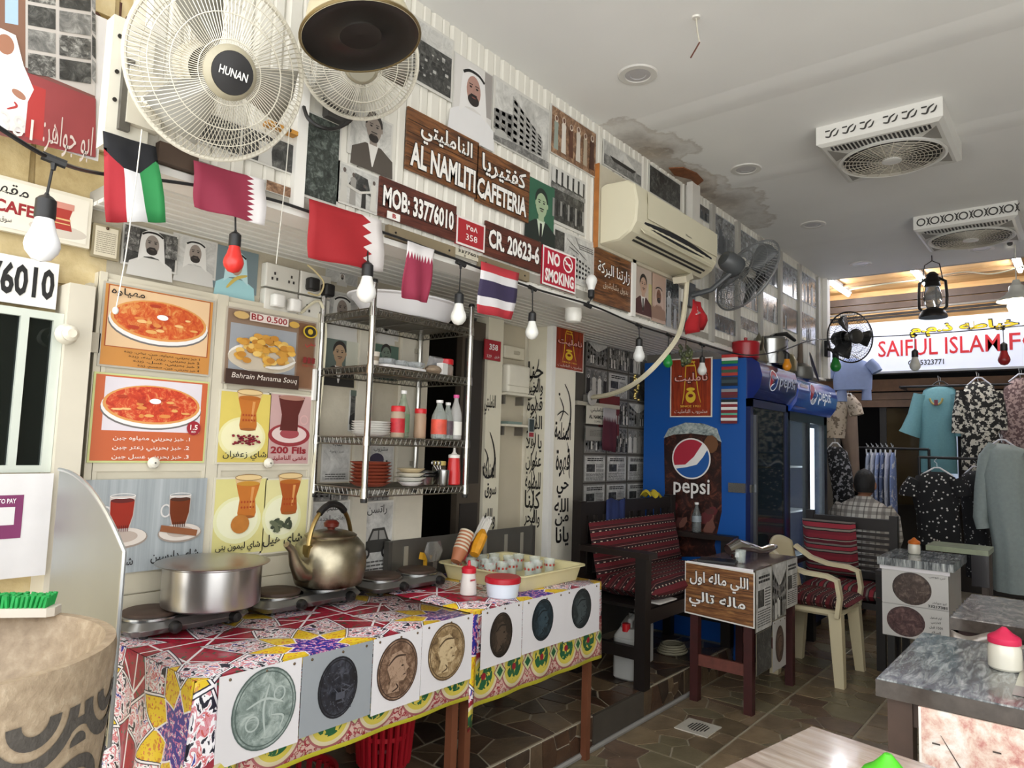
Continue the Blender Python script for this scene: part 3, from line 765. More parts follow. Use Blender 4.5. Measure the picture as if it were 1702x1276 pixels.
# ================================================================ signs
def wood(n, l, tc):
    x = noise(n, l, mapping(n, l, tc.outputs['Object'], (1.2, 1, 14)), 5, 7, .65, .5)
    return ramp(n, l, x, [(.28, '2c1c12'), (.45, '5a3820'), (.62, '86562f'), (.8, 'a8733f')]), None
woodm = node_mat('printed_wood', wood, .45)
def wood2(n, l, tc):
    x = noise(n, l, mapping(n, l, tc.outputs['Object'], (1.2, 1, 14)), 5, 7, .65, .5)
    return ramp(n, l, x, [(.28, '2c1712'), (.5, '55291f'), (.8, '7a4433')]), None
woodr = node_mat('printed_red_wood', wood2, .45)
def sign(name, TL, BR, Y, m, label, fn, gap=.012, t=.008, cat='sign', planks=0, border=None, rect=None):
    o, w, h = rect if rect else fr(TL, BR, Y, gap)
    s = MB(); s.bx(o.x, o.x+w, o.y, o.y+t, o.z, o.z+h, m); root = tag(s.build(name, org=(o.x+w/2, o.y+t/2, o.z)), label, cat)
    f = Flat(o, UX, WZ)
    if border: f.rect(0, 0, w, h, border); f.rect(.008, .008, w-.008, h-.008, m)
    for i in range(planks): f.rect(0, h*(i+1)/(planks+1)-.0012, w, h*(i+1)/(planks+1)+.0012, '1f130c', k=1)
    if planks or border: f.build('print', root)
    g = Flat(o, UX, WZ); g.k = 4; fn(g, w, h); g.build('lettering', root)
    return root
def out(f, t, u0, w0, u1, w1, col='e8e6e1', edge='1a1310', off=.012, bold=.035):
    """white lettering with a dark edge"""
    e = (w1-w0)*.045
    f.text(t, u0-e, w0-e, u1+e, w1+e, edge, bold+.03); f.text(t, u0, w0, u1, w1, col, bold)
def s1(f, w, h): out(f, 'النامليتي', w*.17, h*.52, w*.90, h*.92, bold=.02); out(f, 'AL NAMLITI', w*.05, h*.08, w*.96, h*.47)
sign('name_sign', (674.8,177.5), (789,331.5), SW, woodm, 'brown wood print sign reading AL NAMLITI in white letters', s1, planks=4)
def s2(f, w, h): out(f, 'كفتيريا', w*.08, h*.52, w*.92, h*.92, bold=.02); out(f, 'CAFETERIA', w*.0+.003, h*.08, w*.94, h*.45)
sign('name_sign', (790.5,243), (874.6,371.6), SW, woodm, 'brown wood print sign reading CAFETERIA in white letters', s2, planks=4)
sign('phone_sign', (628.5,293.2), (753,402.7), SW, woodr, 'reddish brown wood sign reading MOB: 33776010', lambda f, w, h: out(f, 'MOB: 33776010', w*.04, h*.27, w*.96, h*.82), planks=3)
sign('registration_sign', (804,366.9), (894.6,455), SW, woodr, 'reddish brown wood sign reading CR. 20623-6', lambda f, w, h: out(f, 'CR. 20623-6', w*.05, h*.24, w*.96, h*.82), planks=3)
sign('letter_plate', (637,352), (657,371), SW, wt, 'tiny white plate with red letter B below the phone number', lambda f, w, h: f.text('B', w*.35, h*.2, w*.65, h*.8, 'a02a2a', .03), gap=.024, t=.004)
def s5(f, w, h): f.text('٣٥٨', w*.32, h*.6, w*.72, h*.82, 'ece6e2', .02); f.text('358', w*.32, h*.24, w*.72, h*.46, 'ece6e2', .0)
sign('number_plate', (755.5,357.5), (801,421), SW, M('a3262e', .4), 'red enamel house number plate 358 between the wooden signs', s5, border='e0d8d4')
def s6(f, w, h): f.text('33776010', w*.08, h*.5, w*.95, h*.92, '1d1b1a', .02); f.text('B  -  —', w*.3, h*.1, w*.7, h*.35, '55504a')
sign('phone_strip', (755.5,411), (800.7,438), SW, M('c9c3b0', .5), 'cream strip with black number 33776010 under the red plate', s6, gap=.006, t=.004)
def s7(f, w, h):
    f.text('NO', w*.14, h*.55, w*.5, h*.9, 'f0ece8', .04); f.text('SMOKING', w*.07, h*.1, w*.93, h*.44, 'f0ece8', .04)
    f.ring(w*.74, h*.72, w*.15, w*.15, w*.03, 'f0ece8'); f.stroke([(w*.64,h*.82),(w*.84,h*.62)], w*.03, 'f0ece8', taper=False); f.rect(w*.66, h*.7, w*.82, h*.74, 'f0ece8')
sign('no_smoking_sign', (898.8,406.7), (952.5,489.4), SW, M('b01c36', .35), 'red sign reading NO SMOKING in white with white border', s7, border='eae6e2')
def s8(f, w, h): out(f, 'زارتنا البركة', w*.06, h*.5, w*.94, h*.78, bold=.01); f.text('بدوق بشابشيق', w*.2, h*.28, w*.9, h*.44, 'c9b9a6', .0)
sign('blessing_sign', (986.7,411), (1045,519.7), SW, woodm, 'square brown sign with white Arabic lettering below the air conditioner', s8)
# long plain battens under the signs
for a, b, t in (((640,373),(751,428),'weathered timber strip screwed below the phone number sign'), ((793,427),(874,474),'short weathered timber strip under the registration sign')):
    q0 = P(a[0], a[1]+4, Y=SW); q1 = P(b[0], b[1]-5, Y=SW)
    s = MB(); s.bx(q0.x, q1.x, SW-.018, SW+.002, SOF+.003, SOF+.045, M('7d7058', .7, noise=.3, scale=12)); r = tag(s.build('timber_strip'), t, 'timber')
    for u in (.1, .9): 
        e = MB(); x = q0.x+(q1.x-q0.x)*u; e.cyl((x, SW-.02, SOF+.024), (x, SW-.016, SOF+.024), .004, M('3a3733', .4, .6)); e.build('screw', r)
# stone-wall signs on the left
SY = MW
def s9(f, w, h):
    f.text('مقهى', w*.52, h*.62, w*.76, h*.88, '1d1a18', .01); f.text('AL NAMLITI CAFE', w*.04, h*.34, w*.80, h*.57, '8e1c22', .035); f.text('سوق المنامه', w*.52, h*.14, w*.68, h*.27, '2a2725')
q1 = P(152, 333, Y=MW-.02); q0 = P(0, 385, Y=MW-.02); wS = .50
def cafe(TL=None):
    o = V((q1.x-wS, MW-.035, P(120, 412, Y=MW).z)); h = q1.z-o.z
    r = sign('cafe_sign', None, None, MW, M('d9d2c0', .5, noise=.06), 'cream cafe sign with red capitals and a tea glass on the stone wall', lambda f, w, h: None, rect=(o, wS, h), t=.015)
    w = wS-.06
    f = Flat(o, UX, WZ); f.k = 3; s9(f, w, h); f.build('lettering', r)
    f = Flat(o, UX, WZ); u = wS-.085
    f.rect(.01, .01, wS-.01, h-.01, M('e2dccc', .5)); f.ell(u, h*.22, .075, .02, 'c7beb0'); f.poly([(u-.035,h*.25),(u-.026,h*.5),(u-.036,h*.76),(u+.036,h*.76),(u+.026,h*.5),(u+.035,h*.25)], 'a5342a')
    f.poly([(u-.036,h*.66),(u-.036,h*.78),(u+.036,h*.78),(u+.036,h*.66)], 'c98a7a'); f.rect(u-.029, h*.44, u+.029, h*.47, 'd8b27a'); f.rect(u-.028, h*.36, u+.028, h*.38, 'd8b27a'); f.build('print', r)
cafe()
q1 = P(97, 440, Y=MW-.02); q0 = P(90, 515, Y=MW-.02)
sign('phone_board', None, None, MW, M('e6e4df', .4), 'white board with big black digits 33776010 on the stone wall', lambda f, w, h: f.text('33776010', w*.05, h*.17, w*.97, h*.86, '151413', .03), rect=(V((q1.x-.285, MW-.03, q0.z)), .285, q1.z-q0.z))
def s11(f, w, h): lines(f, w*.15, h*.15, w*.85, h*.8, 11, '9a927f')
o, w_, h_ = fr((149,372), (190,437), MW, .03)
r = sign('framed_notice', None, None, MW, M('8f8468', .5), 'small framed notice with fine print beside the cafe sign', s11, rect=(o, w_, h_))
f = Flat(o, UX, WZ); f.rect(.007, .007, w_-.007, h_-.007, 'd5ccb4'); f.build('print', r)
s = MB(); s.ell((o.x+w_/2, o.y-.004, o.z+h_-.01), (.005,.004,.005), M('5a4330', .4, .5), 8, 6); s.build('pin', r)
# painted calligraphy on the stone
f = Flat((0, MW-.012, 0), UX, WZ)
b = P(160, 105, Y=MW-.012); e = P(245, 15, Y=MW-.012)
f.text('الخليج', b.x-.02, b.z-.03, e.x, e.z-.02, M('4d2f22', .8, noise=.4, scale=30), .02); f.stroke([(b.x, b.z-.09), (b.x+.06, b.z-.1), (b.x+.1, b.z-.085)], .012, '5d3c2c')
f.build('lettering', wall_left)
# banner hanging on the stone wall
o, w_, h_ = fr((-160,-120), (163,268), 2.25, 0)
s = MB(); s.bx(o.x, o.x+w_, 2.25, 2.253, o.z, o.z+h_, M('cfccca', .45)); ban = tag(s.build('photo_banner'), 'large printed banner of a seated man in white, hung on the stone wall', 'banner')
f = Flat((0,2.25,0), UX, WZ)
def q(px, py): a = P(px, py, Y=2.25); return (a.x, a.z)
def quad(a, b, c, d, m): f.poly([q(*a), q(*b), q(*c), q(*d)], m)
quad((-150,-110),(158,-80),(158,262),(-150,190), M('7a4a44', .5, noise=.2))
quad((-150,-110),(42,-90),(42,150),(-150,120), M('7d5a48', .5)); quad((8,-60),(30,-58),(30,42),(8,38), '9fb9d3')
quad((42,-90),(158,-80),(158,160),(42,112), 'b9b3ad')
for i in range(3):
    for j in range(5):
        x0, x1 = (46, 92) if i == 0 else (98, 150) if i == 1 else (152, 158)
        y0 = -72+40*j+(0 if i == 0 else 10); quad((x0,y0),(x1,y0+8),(x1,y0+42),(x0,y0+34), [PMd, PB, PD][(i+j) % 3])
quad((40,120),(158,165),(158,262),(30,235), M('8c3a3c', .5, noise=.2)); quad((48,140),(75,150),(70,235),(40,228), 'a83230')
f.poly([q(-60,180), q(-40,60), q(0,48), q(25,60), q(38,110), q(55,150), q(45,170), q(40,222), q(-60,205)], 'e4e2e2')
f.ell(*q(8,75), .02, .028, '9c6c54'); f.ell(*q(30,158), .018, .01, 'a0705a', tilt=-25); f.stroke([q(22,170), q(26,178), q(10,182)], .006, 'a83230')
f.build('print', ban)
f = Flat((0,2.25,0), UX, WZ); f.k = 50
a = q(-18,215); c = q(55,190); f.text('33217381', a[0]-.14, a[1], c[0], c[1]-.02, 'd5d0c8'); a = q(68,235); c = q(152,225); f.text('ابو جواهر:', a[0], a[1]-.03, c[0], c[1]+.02, 'c4b6ae')
f.build('lettering', ban)
# sheet with purple payment notice (its code square left blank)
o, w_, h_ = fr((-90,788), (75,955), 2.24, 0)
r = sign('payment_notice', None, None, 2.24, M('d9d7d6', .35), 'white sheet with purple scan to pay panel taped by the window', lambda f, w, h: None, rect=(o, w_, h_), t=.003)
f = Flat((0,2.24,0), UX, WZ); q = lambda px, py: (lambda a: (a.x, a.z))(P(px, py, Y=2.24))
a = q(-60,900); c = q(40,822); f.rect(a[0], a[1], c[0], c[1], M('7a2f5e', .4, noise=.2)); a = q(-58,875); c = q(28,842); f.rect(a[0]+.06, a[1]-.002, c[0]-.004, c[1]+.0, 'dcdad9'); f.build('print', r)
f = Flat((0,2.24,0), UX, WZ); f.k = 6; a = q(-30,838); c = q(27,828); f.text('SCAN TO PAY', a[0], a[1], c[0], c[1], 'ece6ea', .02); f.build('lettering', r)
# ================================================================ cupboard with the menu boards
CY = 2.31
cab_x0, cab_xm, cab_x1 = .812, 1.203, 1.615
cab = thing('wall_cupboard', 'cream painted wall cupboard with two doors covered in menu posters', 'cupboard', ((cab_x0+cab_x1)/2, CY, .77))
s = MB(); s.bx(cab_x0, cab_x1, CY+.006, MW, .77, 1.84, cream); s.build('body', cab)
for a, b in ((cab_x0, cab_x0+.02), (cab_xm-.02, cab_xm+.02), (cab_x1-.02, cab_x1)):
    s = MB(); s.bx(a, b, CY-.006, CY+.01, .93, 1.84, cream); s.build('stile', cab)
for k, (x0, x1) in enumerate(((cab_x0+.022, cab_xm-.022), (cab_xm+.022, cab_x1-.022))):
    d = MB(); d.bx(x0, x1, CY-.003, CY+.006, .935, 1.82, M('c6bfab', .6, noise=.14)); door = d.build('door', cab)
    for (xa, xb, za, zb) in ((x0+.012, x1-.012, 1.235, 1.29), (x0+.012, x1-.012, .935, .95), (x0+.012, x1-.012, 1.80, 1.82), (x0, x0+.012, .935, 1.82), (x1-.012, x1, .935, 1.82)):
        e = MB(); e.bx(xa, xb, CY-.007, CY-.002, za, zb, cream); e.build('rail', door)
    e = MB(); xk = P(247 if k == 0 else 438, 785, Y=CY).x
    e.lathe([(.006,0),(.006,.012),(.016,.016),(.019,.024),(.014,.033),(.003,.037)], (xk, CY-.007, 1.262), M('ded9c9', .3), 14, (0,-1,0)); e.build('knob', door)
s = MB(); s.rbx(cab_x1-.04, cab_x1-.022, CY-.022, CY-.007, 1.50, 1.62, .004, wt); s.build('pull_handle', cab)
for z in (1.62, 1.05):
    s = MB(); s.bx(cab_x0-.012, cab_x0+.012, CY-.012, CY-.002, z-.03, z+.03, M('b9b2a0', .4, .3)); s.build('hinge', cab)
for z0, z1 in ((.775,.855),(.86,.925)):
    s = MB(); s.bx(cab_x0, cab_x1, CY-.004, CY+.006, z0, z1, M('c2baa4', .6, noise=.2, scale=6)); s.build('base_board', cab)

PY = CY-.012
def poster(TL, BR, label, bgc, fn, letter=None, border=None):
    o, w, h = fr(TL, BR, PY, 0)
    root = tag(sheet_on(o, w, h, M(border, .35) if border else bgc, 'menu_poster', .004), label, 'poster')
    f = Flat(o, UX, WZ)
    if border: f.rect(.006, .006, w-.006, h-.006, bgc)
    fn(f, w, h); f.build('print', root)
    if letter: g = Flat(o, UX, WZ); g.k = f.k+2; letter(g, w, h); g.build('lettering', root)
    return root
pz = mottle('baked_topping', 'b8381e', 'cf5f2a', 'e0a860', 38, .4)
pz2 = mottle('baked_topping_red', 'a8261a', 'd0492a', 'e6b070', 34, .4)
orange_g = M('c98b45', .4, noise=.2, scale=3); salmon = M('c5643c', .4, noise=.15, scale=3)
def pizza(f, u, w, a, b, m, plate=True):
    f.ell(u, w-b*.2, a*1.04, b*1.0, '6f6a68', n=32); f.ell(u, w-b*.12, a*1.03, b, 'e9e7e4', n=32); f.ell(u, w, a, b*.94, 'd99a55', n=32); f.ell(u, w+b*.02, a*.94, b*.86, m, n=32)
    rr = random.Random(int(u*1e4))
    for i in range(16):
        t = rr.uniform(0, 6.28); q = rr.uniform(.3, .9); f.ell(u+a*.9*q*math.cos(t), w+b*.8*q*math.sin(t), a*rr.uniform(.05,.13), b*rr.uniform(.04,.1), rr.choice(['e0a860','d98a45','b03a1e','e8bf80']), n=9)
    f.ell(u+a*.02, w+b*.18, a*.12, b*.13, 'f1efec')
def p(f, w, h):
    f.rect(w*.04, h*.24, w*.96, h*.97, 'a04a22'); f.rect(w*.05, h*.25, w*.95, h*.96, M('e3c197', .4, noise=.15, scale=4)); pizza(f, w*.5, h*.62, w*.43, h*.26, pz)
def q(f, w, h):
    f.text('مهياوه', w*.06, h*.84, w*.34, h*.95, '1e1512', .012)
    for i, t in enumerate(('1 خبز بحريني، مهياوه، جبن، بيض، زبده', '2 خبز بحريني، زعتر، لبنه، زبده', '3 خبز بحريني، عسل، زبده', '4 خبز بحريني، جبن، سمسم، زبده')): f.text(t, w*(.2+.04*i), h*(.172-.05*i), w*.88, h*(.218-.05*i), '23160f', .008)
poster((173,466), (348.6,626), 'orange menu poster of a round topped flatbread, upper one on the cupboard door', orange_g, p, q, 'b8b2a4')
def p(f, w, h):
    f.rect(w*.09, h*.36, w*.93, h*.96, M('ddd6dc', .4, noise=.08)); pizza(f, w*.5, h*.67, w*.42, h*.24, pz2); f.ell(w*.87, h*.42, w*.065, h*.085, '9c1f2c')
def q(f, w, h):
    for i, t in enumerate(('1. خبز بحريني مهياوه جبن', '2. خبز بحريني زعتر جبن', '3. خبز بحريني عسل جبن')): f.text(t, w*.18, h*(.235-.105*i), w*.84, h*(.305-.105*i), 'f0e4da', .012)
    f.text('1.5', w*.835, h*.40, w*.905, h*.46, 'f3ece6', .02); f.text('BD', w*.85, h*.365, w*.89, h*.385, 'f3ece6')
poster((156.7,617), (339,769), 'reddish orange menu poster of flatbread with round price badge 1.5', salmon, p, q, 'c9cf8e')
def slats(n, l, tc):
    x = noise(n, l, mapping(n, l, tc.outputs['Object'], (30, 1, .6)), 1.5, 4)
    return ramp(n, l, x, [(.3, '8d9497'), (.7, 'b3b9bb')]), None
slatm = node_mat('print_grey_boards', slats, .4)
def mug(f, u, w, s, tea, dark_, handle=1):
    f.ell(u+.1*s, w-1.02*s, 1.0*s, .42*s, '9b8d82', n=28); f.ell(u+.1*s, w-.98*s, .95*s, .38*s, 'd9cfc5', n=28); f.ell(u+.1*s, w-.96*s, .6*s, .24*s, 'b9a99d', n=24)
    f.ring(u-.62*s*handle, w+.02*s, .24*s, .3*s, .07*s, 'd8d4d0')
    f.poly([(u-.5*s,w+.7*s),(u-.47*s,w-.1*s),(u-.3*s,w-.75*s),(u+.3*s,w-.75*s),(u+.47*s,w-.1*s),(u+.5*s,w+.7*s)], 'c9bfb8')
    f.poly([(u-.47*s,w+.5*s),(u-.44*s,w-.1*s),(u-.3*s,w-.62*s),(u+.3*s,w-.62*s),(u+.44*s,w-.1*s),(u+.47*s,w+.5*s)], tea); f.ell(u, w+.52*s, .47*s, .1*s, dark_); f.ring(u, w+.7*s, .5*s, .11*s, .03*s, 'ebe7e3')
    for i in range(7): f.rect(u+(-.24+.08*i)*s, w-.75*s, u+(-.21+.08*i)*s, w-.5*s, dark_)
def p(f, w, h): mug(f, w*.29, h*.64, w*.2, M('962a1c', .3, noise=.2), '5f1813'); mug(f, w*.76, h*.64, w*.19, M('6e3015', .3, noise=.2), '4a230f'); f.poly([(w*.60,h*.42),(w*.92,h*.34),(w*.93,h*.41),(w*.61,h*.49)], '8b5330')
def q(f, w, h): f.text('شاي', w*.26, h*.04, w*.40, h*.17, '1b1817', .014); f.text('شاي دارسين', w*.54, h*.05, w*.95, h*.2, '1b1817', .014)
poster((142,797.5), (335,938), 'grey board poster with two mugs of red tea, lower one on the cupboard', slatm, p, q)
def p(f, w, h):
    f.rect(w*.05, h*.2, w*.76, h*.80, M('9a9ea3', .4, noise=.25, scale=6)); f.rect(w*.78, h*.04, w*.97, h*.95, M('7d5a42', .4, noise=.3, scale=8))
    f.ell(w*.40, h*.38, w*.36, h*.2, 'e9e4da', n=30); f.ell(w*.40, h*.36, w*.36, h*.17, 'c9bda8', n=30)
    rr = random.Random(4)
    for i in range(80):
        t = rr.uniform(0, 6.28); k = math.sqrt(rr.random()); f.ell(w*(.40+.31*k*math.cos(t)), h*(.47+.20*k*math.sin(t)), w*.047, h*.038, rr.choice(['d9a94a','c8923a','e3bd68','b97f2e','d5a040']), n=10)
    f.stroke([(w*.4,h*.26),(w*.58,h*.28),(w*.73,h*.38)], w*.03, 'd9d5cc'); f.rect(0, 0, w*.78, h*.19, '3a2419')
    f.ell(w*.12, h*.9, w*.08, h*.05, 'c9a86a', n=10); f.ell(w*.69, h*.89, w*.06, h*.045, 'c9a04a', n=10); f.ell(w*.88, h*.83, w*.085, h*.09, 'c9a92a'); f.ell(w*.88, h*.83, w*.068, h*.072, '2a2216'); f.ell(w*.88, h*.83, w*.03, h*.04, 'c9a92a')
    for i in range(9): f.ell(w*(.83+.05*(i % 3)), h*(.4+.025*(i//3)), w*.024, h*.018, '7a1f1e', n=8)
def q(f, w, h):
    f.rect(w*.2, h*.845, w*.615, h*.955, 'd9cdc4'); f.text('BD 0.500', w*.215, h*.86, w*.60, h*.945, '8e1a20', .02); f.text('Bahrain Manama Souq', w*.05, h*.06, w*.74, h*.15, 'e3d9cd', .0, shear=.2)
    f.text('نخي', w*.82, h*.60, w*.94, h*.68, 'b3202a', .01); f.text('FRESH FOOD', w*.8, h*.33, w*.96, h*.36, '9d2a24')
poster((377,508), (521,651), 'menu poster of a bowl of chickpeas priced BD 0.500 on brown wood print', M('8b7461', .4, noise=.3, scale=9), p, q, 'b5ab9c')
def teaglass(f, u, w, s, c1, c2, g=1.3):
    q = s*g
    f.poly([(u-.46*q,w+1.*s),(u-.36*q,w+.5*s),(u-.27*q,w+.1*s),(u-.32*q,w-.45*s),(u-.28*q,w-.62*s),(u+.28*q,w-.62*s),(u+.32*q,w-.45*s),(u+.27*q,w+.1*s),(u+.36*q,w+.5*s),(u+.46*q,w+1.*s)], c1)
    f.poly([(u-.46*q,w+1.*s),(u-.40*q,w+.72*s),(u+.40*q,w+.72*s),(u+.46*q,w+1.*s)], M('d8b98a', .3, noise=.1)); f.poly([(u+.12*q,w+.6*s),(u+.22*q,w+.6*s),(u+.14*q,w-.3*s),(u+.08*q,w-.3*s)], M('d99a5a', .3))
    f.ell(u, w+1.0*s, .46*q, .13*s, 'e0c48e'); f.ell(u, w+.75*s, .40*q, .1*s, c2); f.ring(u, w+1.0*s, .47*q, .14*s, .03*s, '8d6a3a'); f.ell(u, w-.62*s, .28*q, .06*s, '9a5a26')
    for i in range(10): f.ell(u+(-.2+.1*(i % 5))*q, w+(.0-.22*(i//5))*s, .04*s, .05*s, 'a8421e', n=7)
tea = M('c0722f', .35, noise=.2, scale=12); tea2 = M('a85526', .35, noise=.2, scale=12)
def p(f, w, h):
    f.ell(w*.46, h*.36, w*.44, h*.28, 'e6e0a6', n=28); f.ell(w*.46, h*.37, w*.39, h*.24, 'ece7ba', n=28); teaglass(f, w*.55, h*.67, w*.4, tea, 'b0641f')
    rr = random.Random(2)
    for i in range(60): f.ell(w*(.5+.27*rr.uniform(-1,1)*rr.random()**.3), h*(.33+.07*rr.uniform(-1,1)*rr.random()**.4), w*.03, h*.014, rr.choice(['7a1626','8f1d2c','66121f']), n=6)
poster((365.7,646), (446.5,771), 'yellow poster of a tea glass beside a red saffron heap', M('d8c463', .4, noise=.25, scale=5), p, lambda f, w, h: f.text('شاي زعفران', w*.07, h*.05, w*.88, h*.18, '1b1817', .014), 'd5cfbd')
def p(f, w, h):
    f.ell(w*.5, h*.42, w*.48, h*.16, '8f2f35', n=28); f.ell(w*.5, h*.43, w*.40, h*.12, 'd9c2bd', n=28); f.ell(w*.5, h*.44, w*.22, h*.07, '9c444a')
    f.poly([(w*.2,h*.96),(w*.3,h*.7),(w*.27,h*.48),(w*.68,h*.48),(w*.68,h*.7),(w*.82,h*.96)], M('5d2a26', .3, noise=.2)); f.ell(w*.51, h*.94, w*.3, h*.035, 'a97a6a'); f.ring(w*.82, h*.64, w*.1, h*.07, w*.025, 'd2a9a6')
def q(f, w, h): f.text('200 Fils', w*.09, h*.16, w*.9, h*.26, '8e1a26', .035); f.text('مقهى النامليتي', w*.05, h*.04, w*.92, h*.14, '8e1a26', .012)
poster((448,651), (513,773), 'pink poster of dark tea in a glass priced 200 Fils', M('c3a09c', .4, noise=.12), p, q, 'd5cfbd')
def p(f, w, h):
    f.ell(w*.46, h*.45, w*.44, h*.3, 'e3e2b2', n=28); f.ell(w*.46, h*.46, w*.38, h*.25, 'e9e8c6', n=28); teaglass(f, w*.62, h*.68, w*.42, tea, 'c08a2e'); f.ell(w*.5, h*.40, w*.17, h*.12, M('b5732f', .5, noise=.3, scale=30))
poster((356.5,793.6), (438,918), 'yellow poster of a tea glass with a dried brown lemon', M('d9d18a', .4, noise=.2, scale=5), p, lambda f, w, h: f.text('شاي ليمون بني', w*.08, h*.04, w*.9, h*.17, '1b1817', .014), 'd5cfbd')
def p(f, w, h):
    f.ell(w*.42, h*.48, w*.42, h*.3, 'e3e2b2', n=28); f.ell(w*.42, h*.49, w*.36, h*.25, 'e9e8c6', n=28); teaglass(f, w*.56, h*.72, w*.44, tea2, 'b0641f')
    rr = random.Random(9)
    for i in range(16): f.ell(w*(.42+.2*rr.uniform(-1,1)), h*(.38+.06*rr.uniform(-1,1)), w*.085, h*.03, rr.choice(['4d5540','656b52','7d8265','3d4434']), n=8, tilt=rr.uniform(0,180))
poster((439,795), (508,914), 'yellow poster of a tea glass with green cardamom pods', M('dcd59a', .4, noise=.2, scale=5), p, lambda f, w, h: f.text('شاي هيل', w*.02, h*.07, w*.86, h*.26, '1b1817', .014), 'd5cfbd')

# ---- window, jamb knob and metal guard on the left
WY = 2.28
a = P(0, 510, Y=WY); b = P(84, 785, Y=WY); wx0, wx1, wz0, wz1 = b.x-.62, b.x, b.z, P(60, 515, Y=WY).z
s = MB(); s.bx(wx0, wx1, WY+.02, MW+.015, wz0, wz1, M('3a3f3d', .5)); win = struct(s.build('window_1', org=(0,0,0)), 'dark reflecting shop window with white frame')
e = MB(); e.bx(wx0, wx1, WY+.014, WY+.018, wz0+.01, wz1-.01, M('1a201e', .05, .55, noise=.1)); e.build('window_pane', win)
for k, (x0, x1, z0, z1) in enumerate(((wx1-.025, wx1, wz0, wz1), (wx0, wx1-.025, wz1-.022, wz1), (wx0, wx1-.025, wz0, wz0+.02), (wx1-.105, wx1-.085, wz0+.02, wz1-.022))):
    e = MB(); e.bx(x0, x1, WY, WY+.03, z0, z1, M('c5cbc0', .4)); e.build('window_frame', win)
s = MB(); k = P(103, 557, Y=2.26)
s.lathe([(.012,0),(.012,.015),(.026,.02),(.03,.035),(.024,.05),(.02,.055),(.022,.07),(.012,.08)], (k.x, 2.26, k.z), M('d8d2c0', .35, noise=.2, scale=30), 16, (0,-1,0), False, True); tag(s.build('wall_insulator'), 'round cream porcelain knob on the door jamb by the window', 'knob')
# curved sheet metal guard standing at the end of the table
s = MB(); pts = []; gx = .655
for i in range(13):
    t = i/12; pts.append((2.02-.42*t, 1.255-.155*(t**2.1)))
pts += [(1.60, .70), (2.02, .66)]
s.prism(pts, (gx, 0, 0), (0,1,0), (0,0,1), .004, M('a9adae', .38, .75, noise=.15, scale=3)); g = tag(s.build('metal_guard'), 'curved grey sheet metal guard at the end of the food table', 'metal sheet')
s = MB(); s.tube([(gx, y, z) for y, z in pts[:13]]+[(gx, 1.60, .70)], .005, M('c9cccc', .35, .7)); s.build('rolled_edge', g)
s = MB(); s.bx(gx-.012, gx, 1.98, 2.262, .80, .83, M('8d9090', .4, .7)); s.build('mounting_arm', g)

# ---- stone pedestal basin with ring carvings, and a brush
bc = V((.30, 1.43, 0)); br = .27; bz = 1.0
def terrazzo(n, l, tc):
    x = noise(n, l, tc.outputs['Object'], 45, 6); y = noise(n, l, tc.outputs['Object'], 4, 3)
    return mixc(n, l, .45, ramp(n, l, x, [(.35, '85745f'), (.55, 'a39179'), (.7, 'b8a890')]), ramp(n, l, y, [(.3, '8d7a63'), (.7, 'a8957b')])), x
tz = node_mat('terrazzo', terrazzo, .55)
prof = [(.20,0),(.225,.15),(.245,.55),(.262,.93),(.2645,.985),(.262,1.0),(.246,1.0),(.240,.985),(.22,.9),(.15,.85),(.02,.845)]
s = MB(); s.lathe(prof, bc, tz, 56, None, True, True); basin = tag(s.build('pedestal_basin', sharp=50), 'beige terrazzo pedestal basin carved with dark rings', 'basin')
carve = M('4b4640', .8, noise=.35, scale=70, bump=.4)
def on_basin(th, z):
    r = .245+(z-.55)*.0447+.0015
    return bc + V((math.cos(th)*r, math.sin(th)*r, z))
def ring_on(th0, z0, ra, rb, a0, a1):
    vs = []; fs = []; n = max(6, int((a1-a0)/12))
    for i in range(n+1):
        t = R(a0+(a1-a0)*i/n)
        for rr in (ra, rb): vs.append(on_basin(th0+rr*math.cos(t)/.255, z0+rr*math.sin(t)))
        if i: fs.append((2*i-2, 2*i, 2*i+1, 2*i-1))
    cv.add(vs, fs, carve)
cv = MB()
for row in range(4):
    z0 = .935-.15*row
    for i in range(10):
        th = 2*math.pi*i/10+(.31 if row % 2 else 0)
        if row % 2 == 0:
            ring_on(th, z0, .075, .054, 180, 360); ring_on(th, z0, .04, .02, 180, 360); ring_on(th+.314, z0-.062, .042, .028, 20, 160); ring_on(th+.314, z0-.062, .018, .0, 0, 180)
        else: ring_on(th, z0, .07, .05, 0, 360); ring_on(th, z0, .035, .016, 0, 360)
cv.build('carved_rings', basin, sharp=None)['kind'] = 'stuff'
bt = P(40, 985, Z=1.0+.012); bd_ = V((.80, -.6, 0)).normalized()
bt = V((.44, 1.615, 1.0)); 
brush = thing('scrub_brush', 'scrubbing brush with green bristles lying on the basin rim', 'brush', bt)
rot = Matrix.Rotation(R(-40), 3, 'Z')
s = MB(); L = .105
s.loft([[bt+rot @ V((x, y*.024, z)) for x, y in ((-L,-.6),(-L,.6),(-L*.9,1),(L*.9,1),(L,.6),(L,-.6),(L*.9,-1),(-L*.9,-1))] for z in (.0, .012, .016)], M('c9c1b4', .5), True, True); s.build('handle', brush)
s = MB(); gb = M('1f9a4a', .5, noise=.3, scale=60)
rr = random.Random(8)
for i in range(24):
    for j in range(5):
        c = bt+rot @ V((-L*.92+.0080*i, -.017+.0085*j, .016)); t = rot @ V((rr.uniform(-.003,.003)+(i-12)*.0004, rr.uniform(-.003,.003)+(j-2)*.001, .022+rr.uniform(-.002,.002)))
        s.cyl(c, c+t, .0036, gb, .0042, 5)
s.build('bristles', brush)['kind'] = 'stuff'

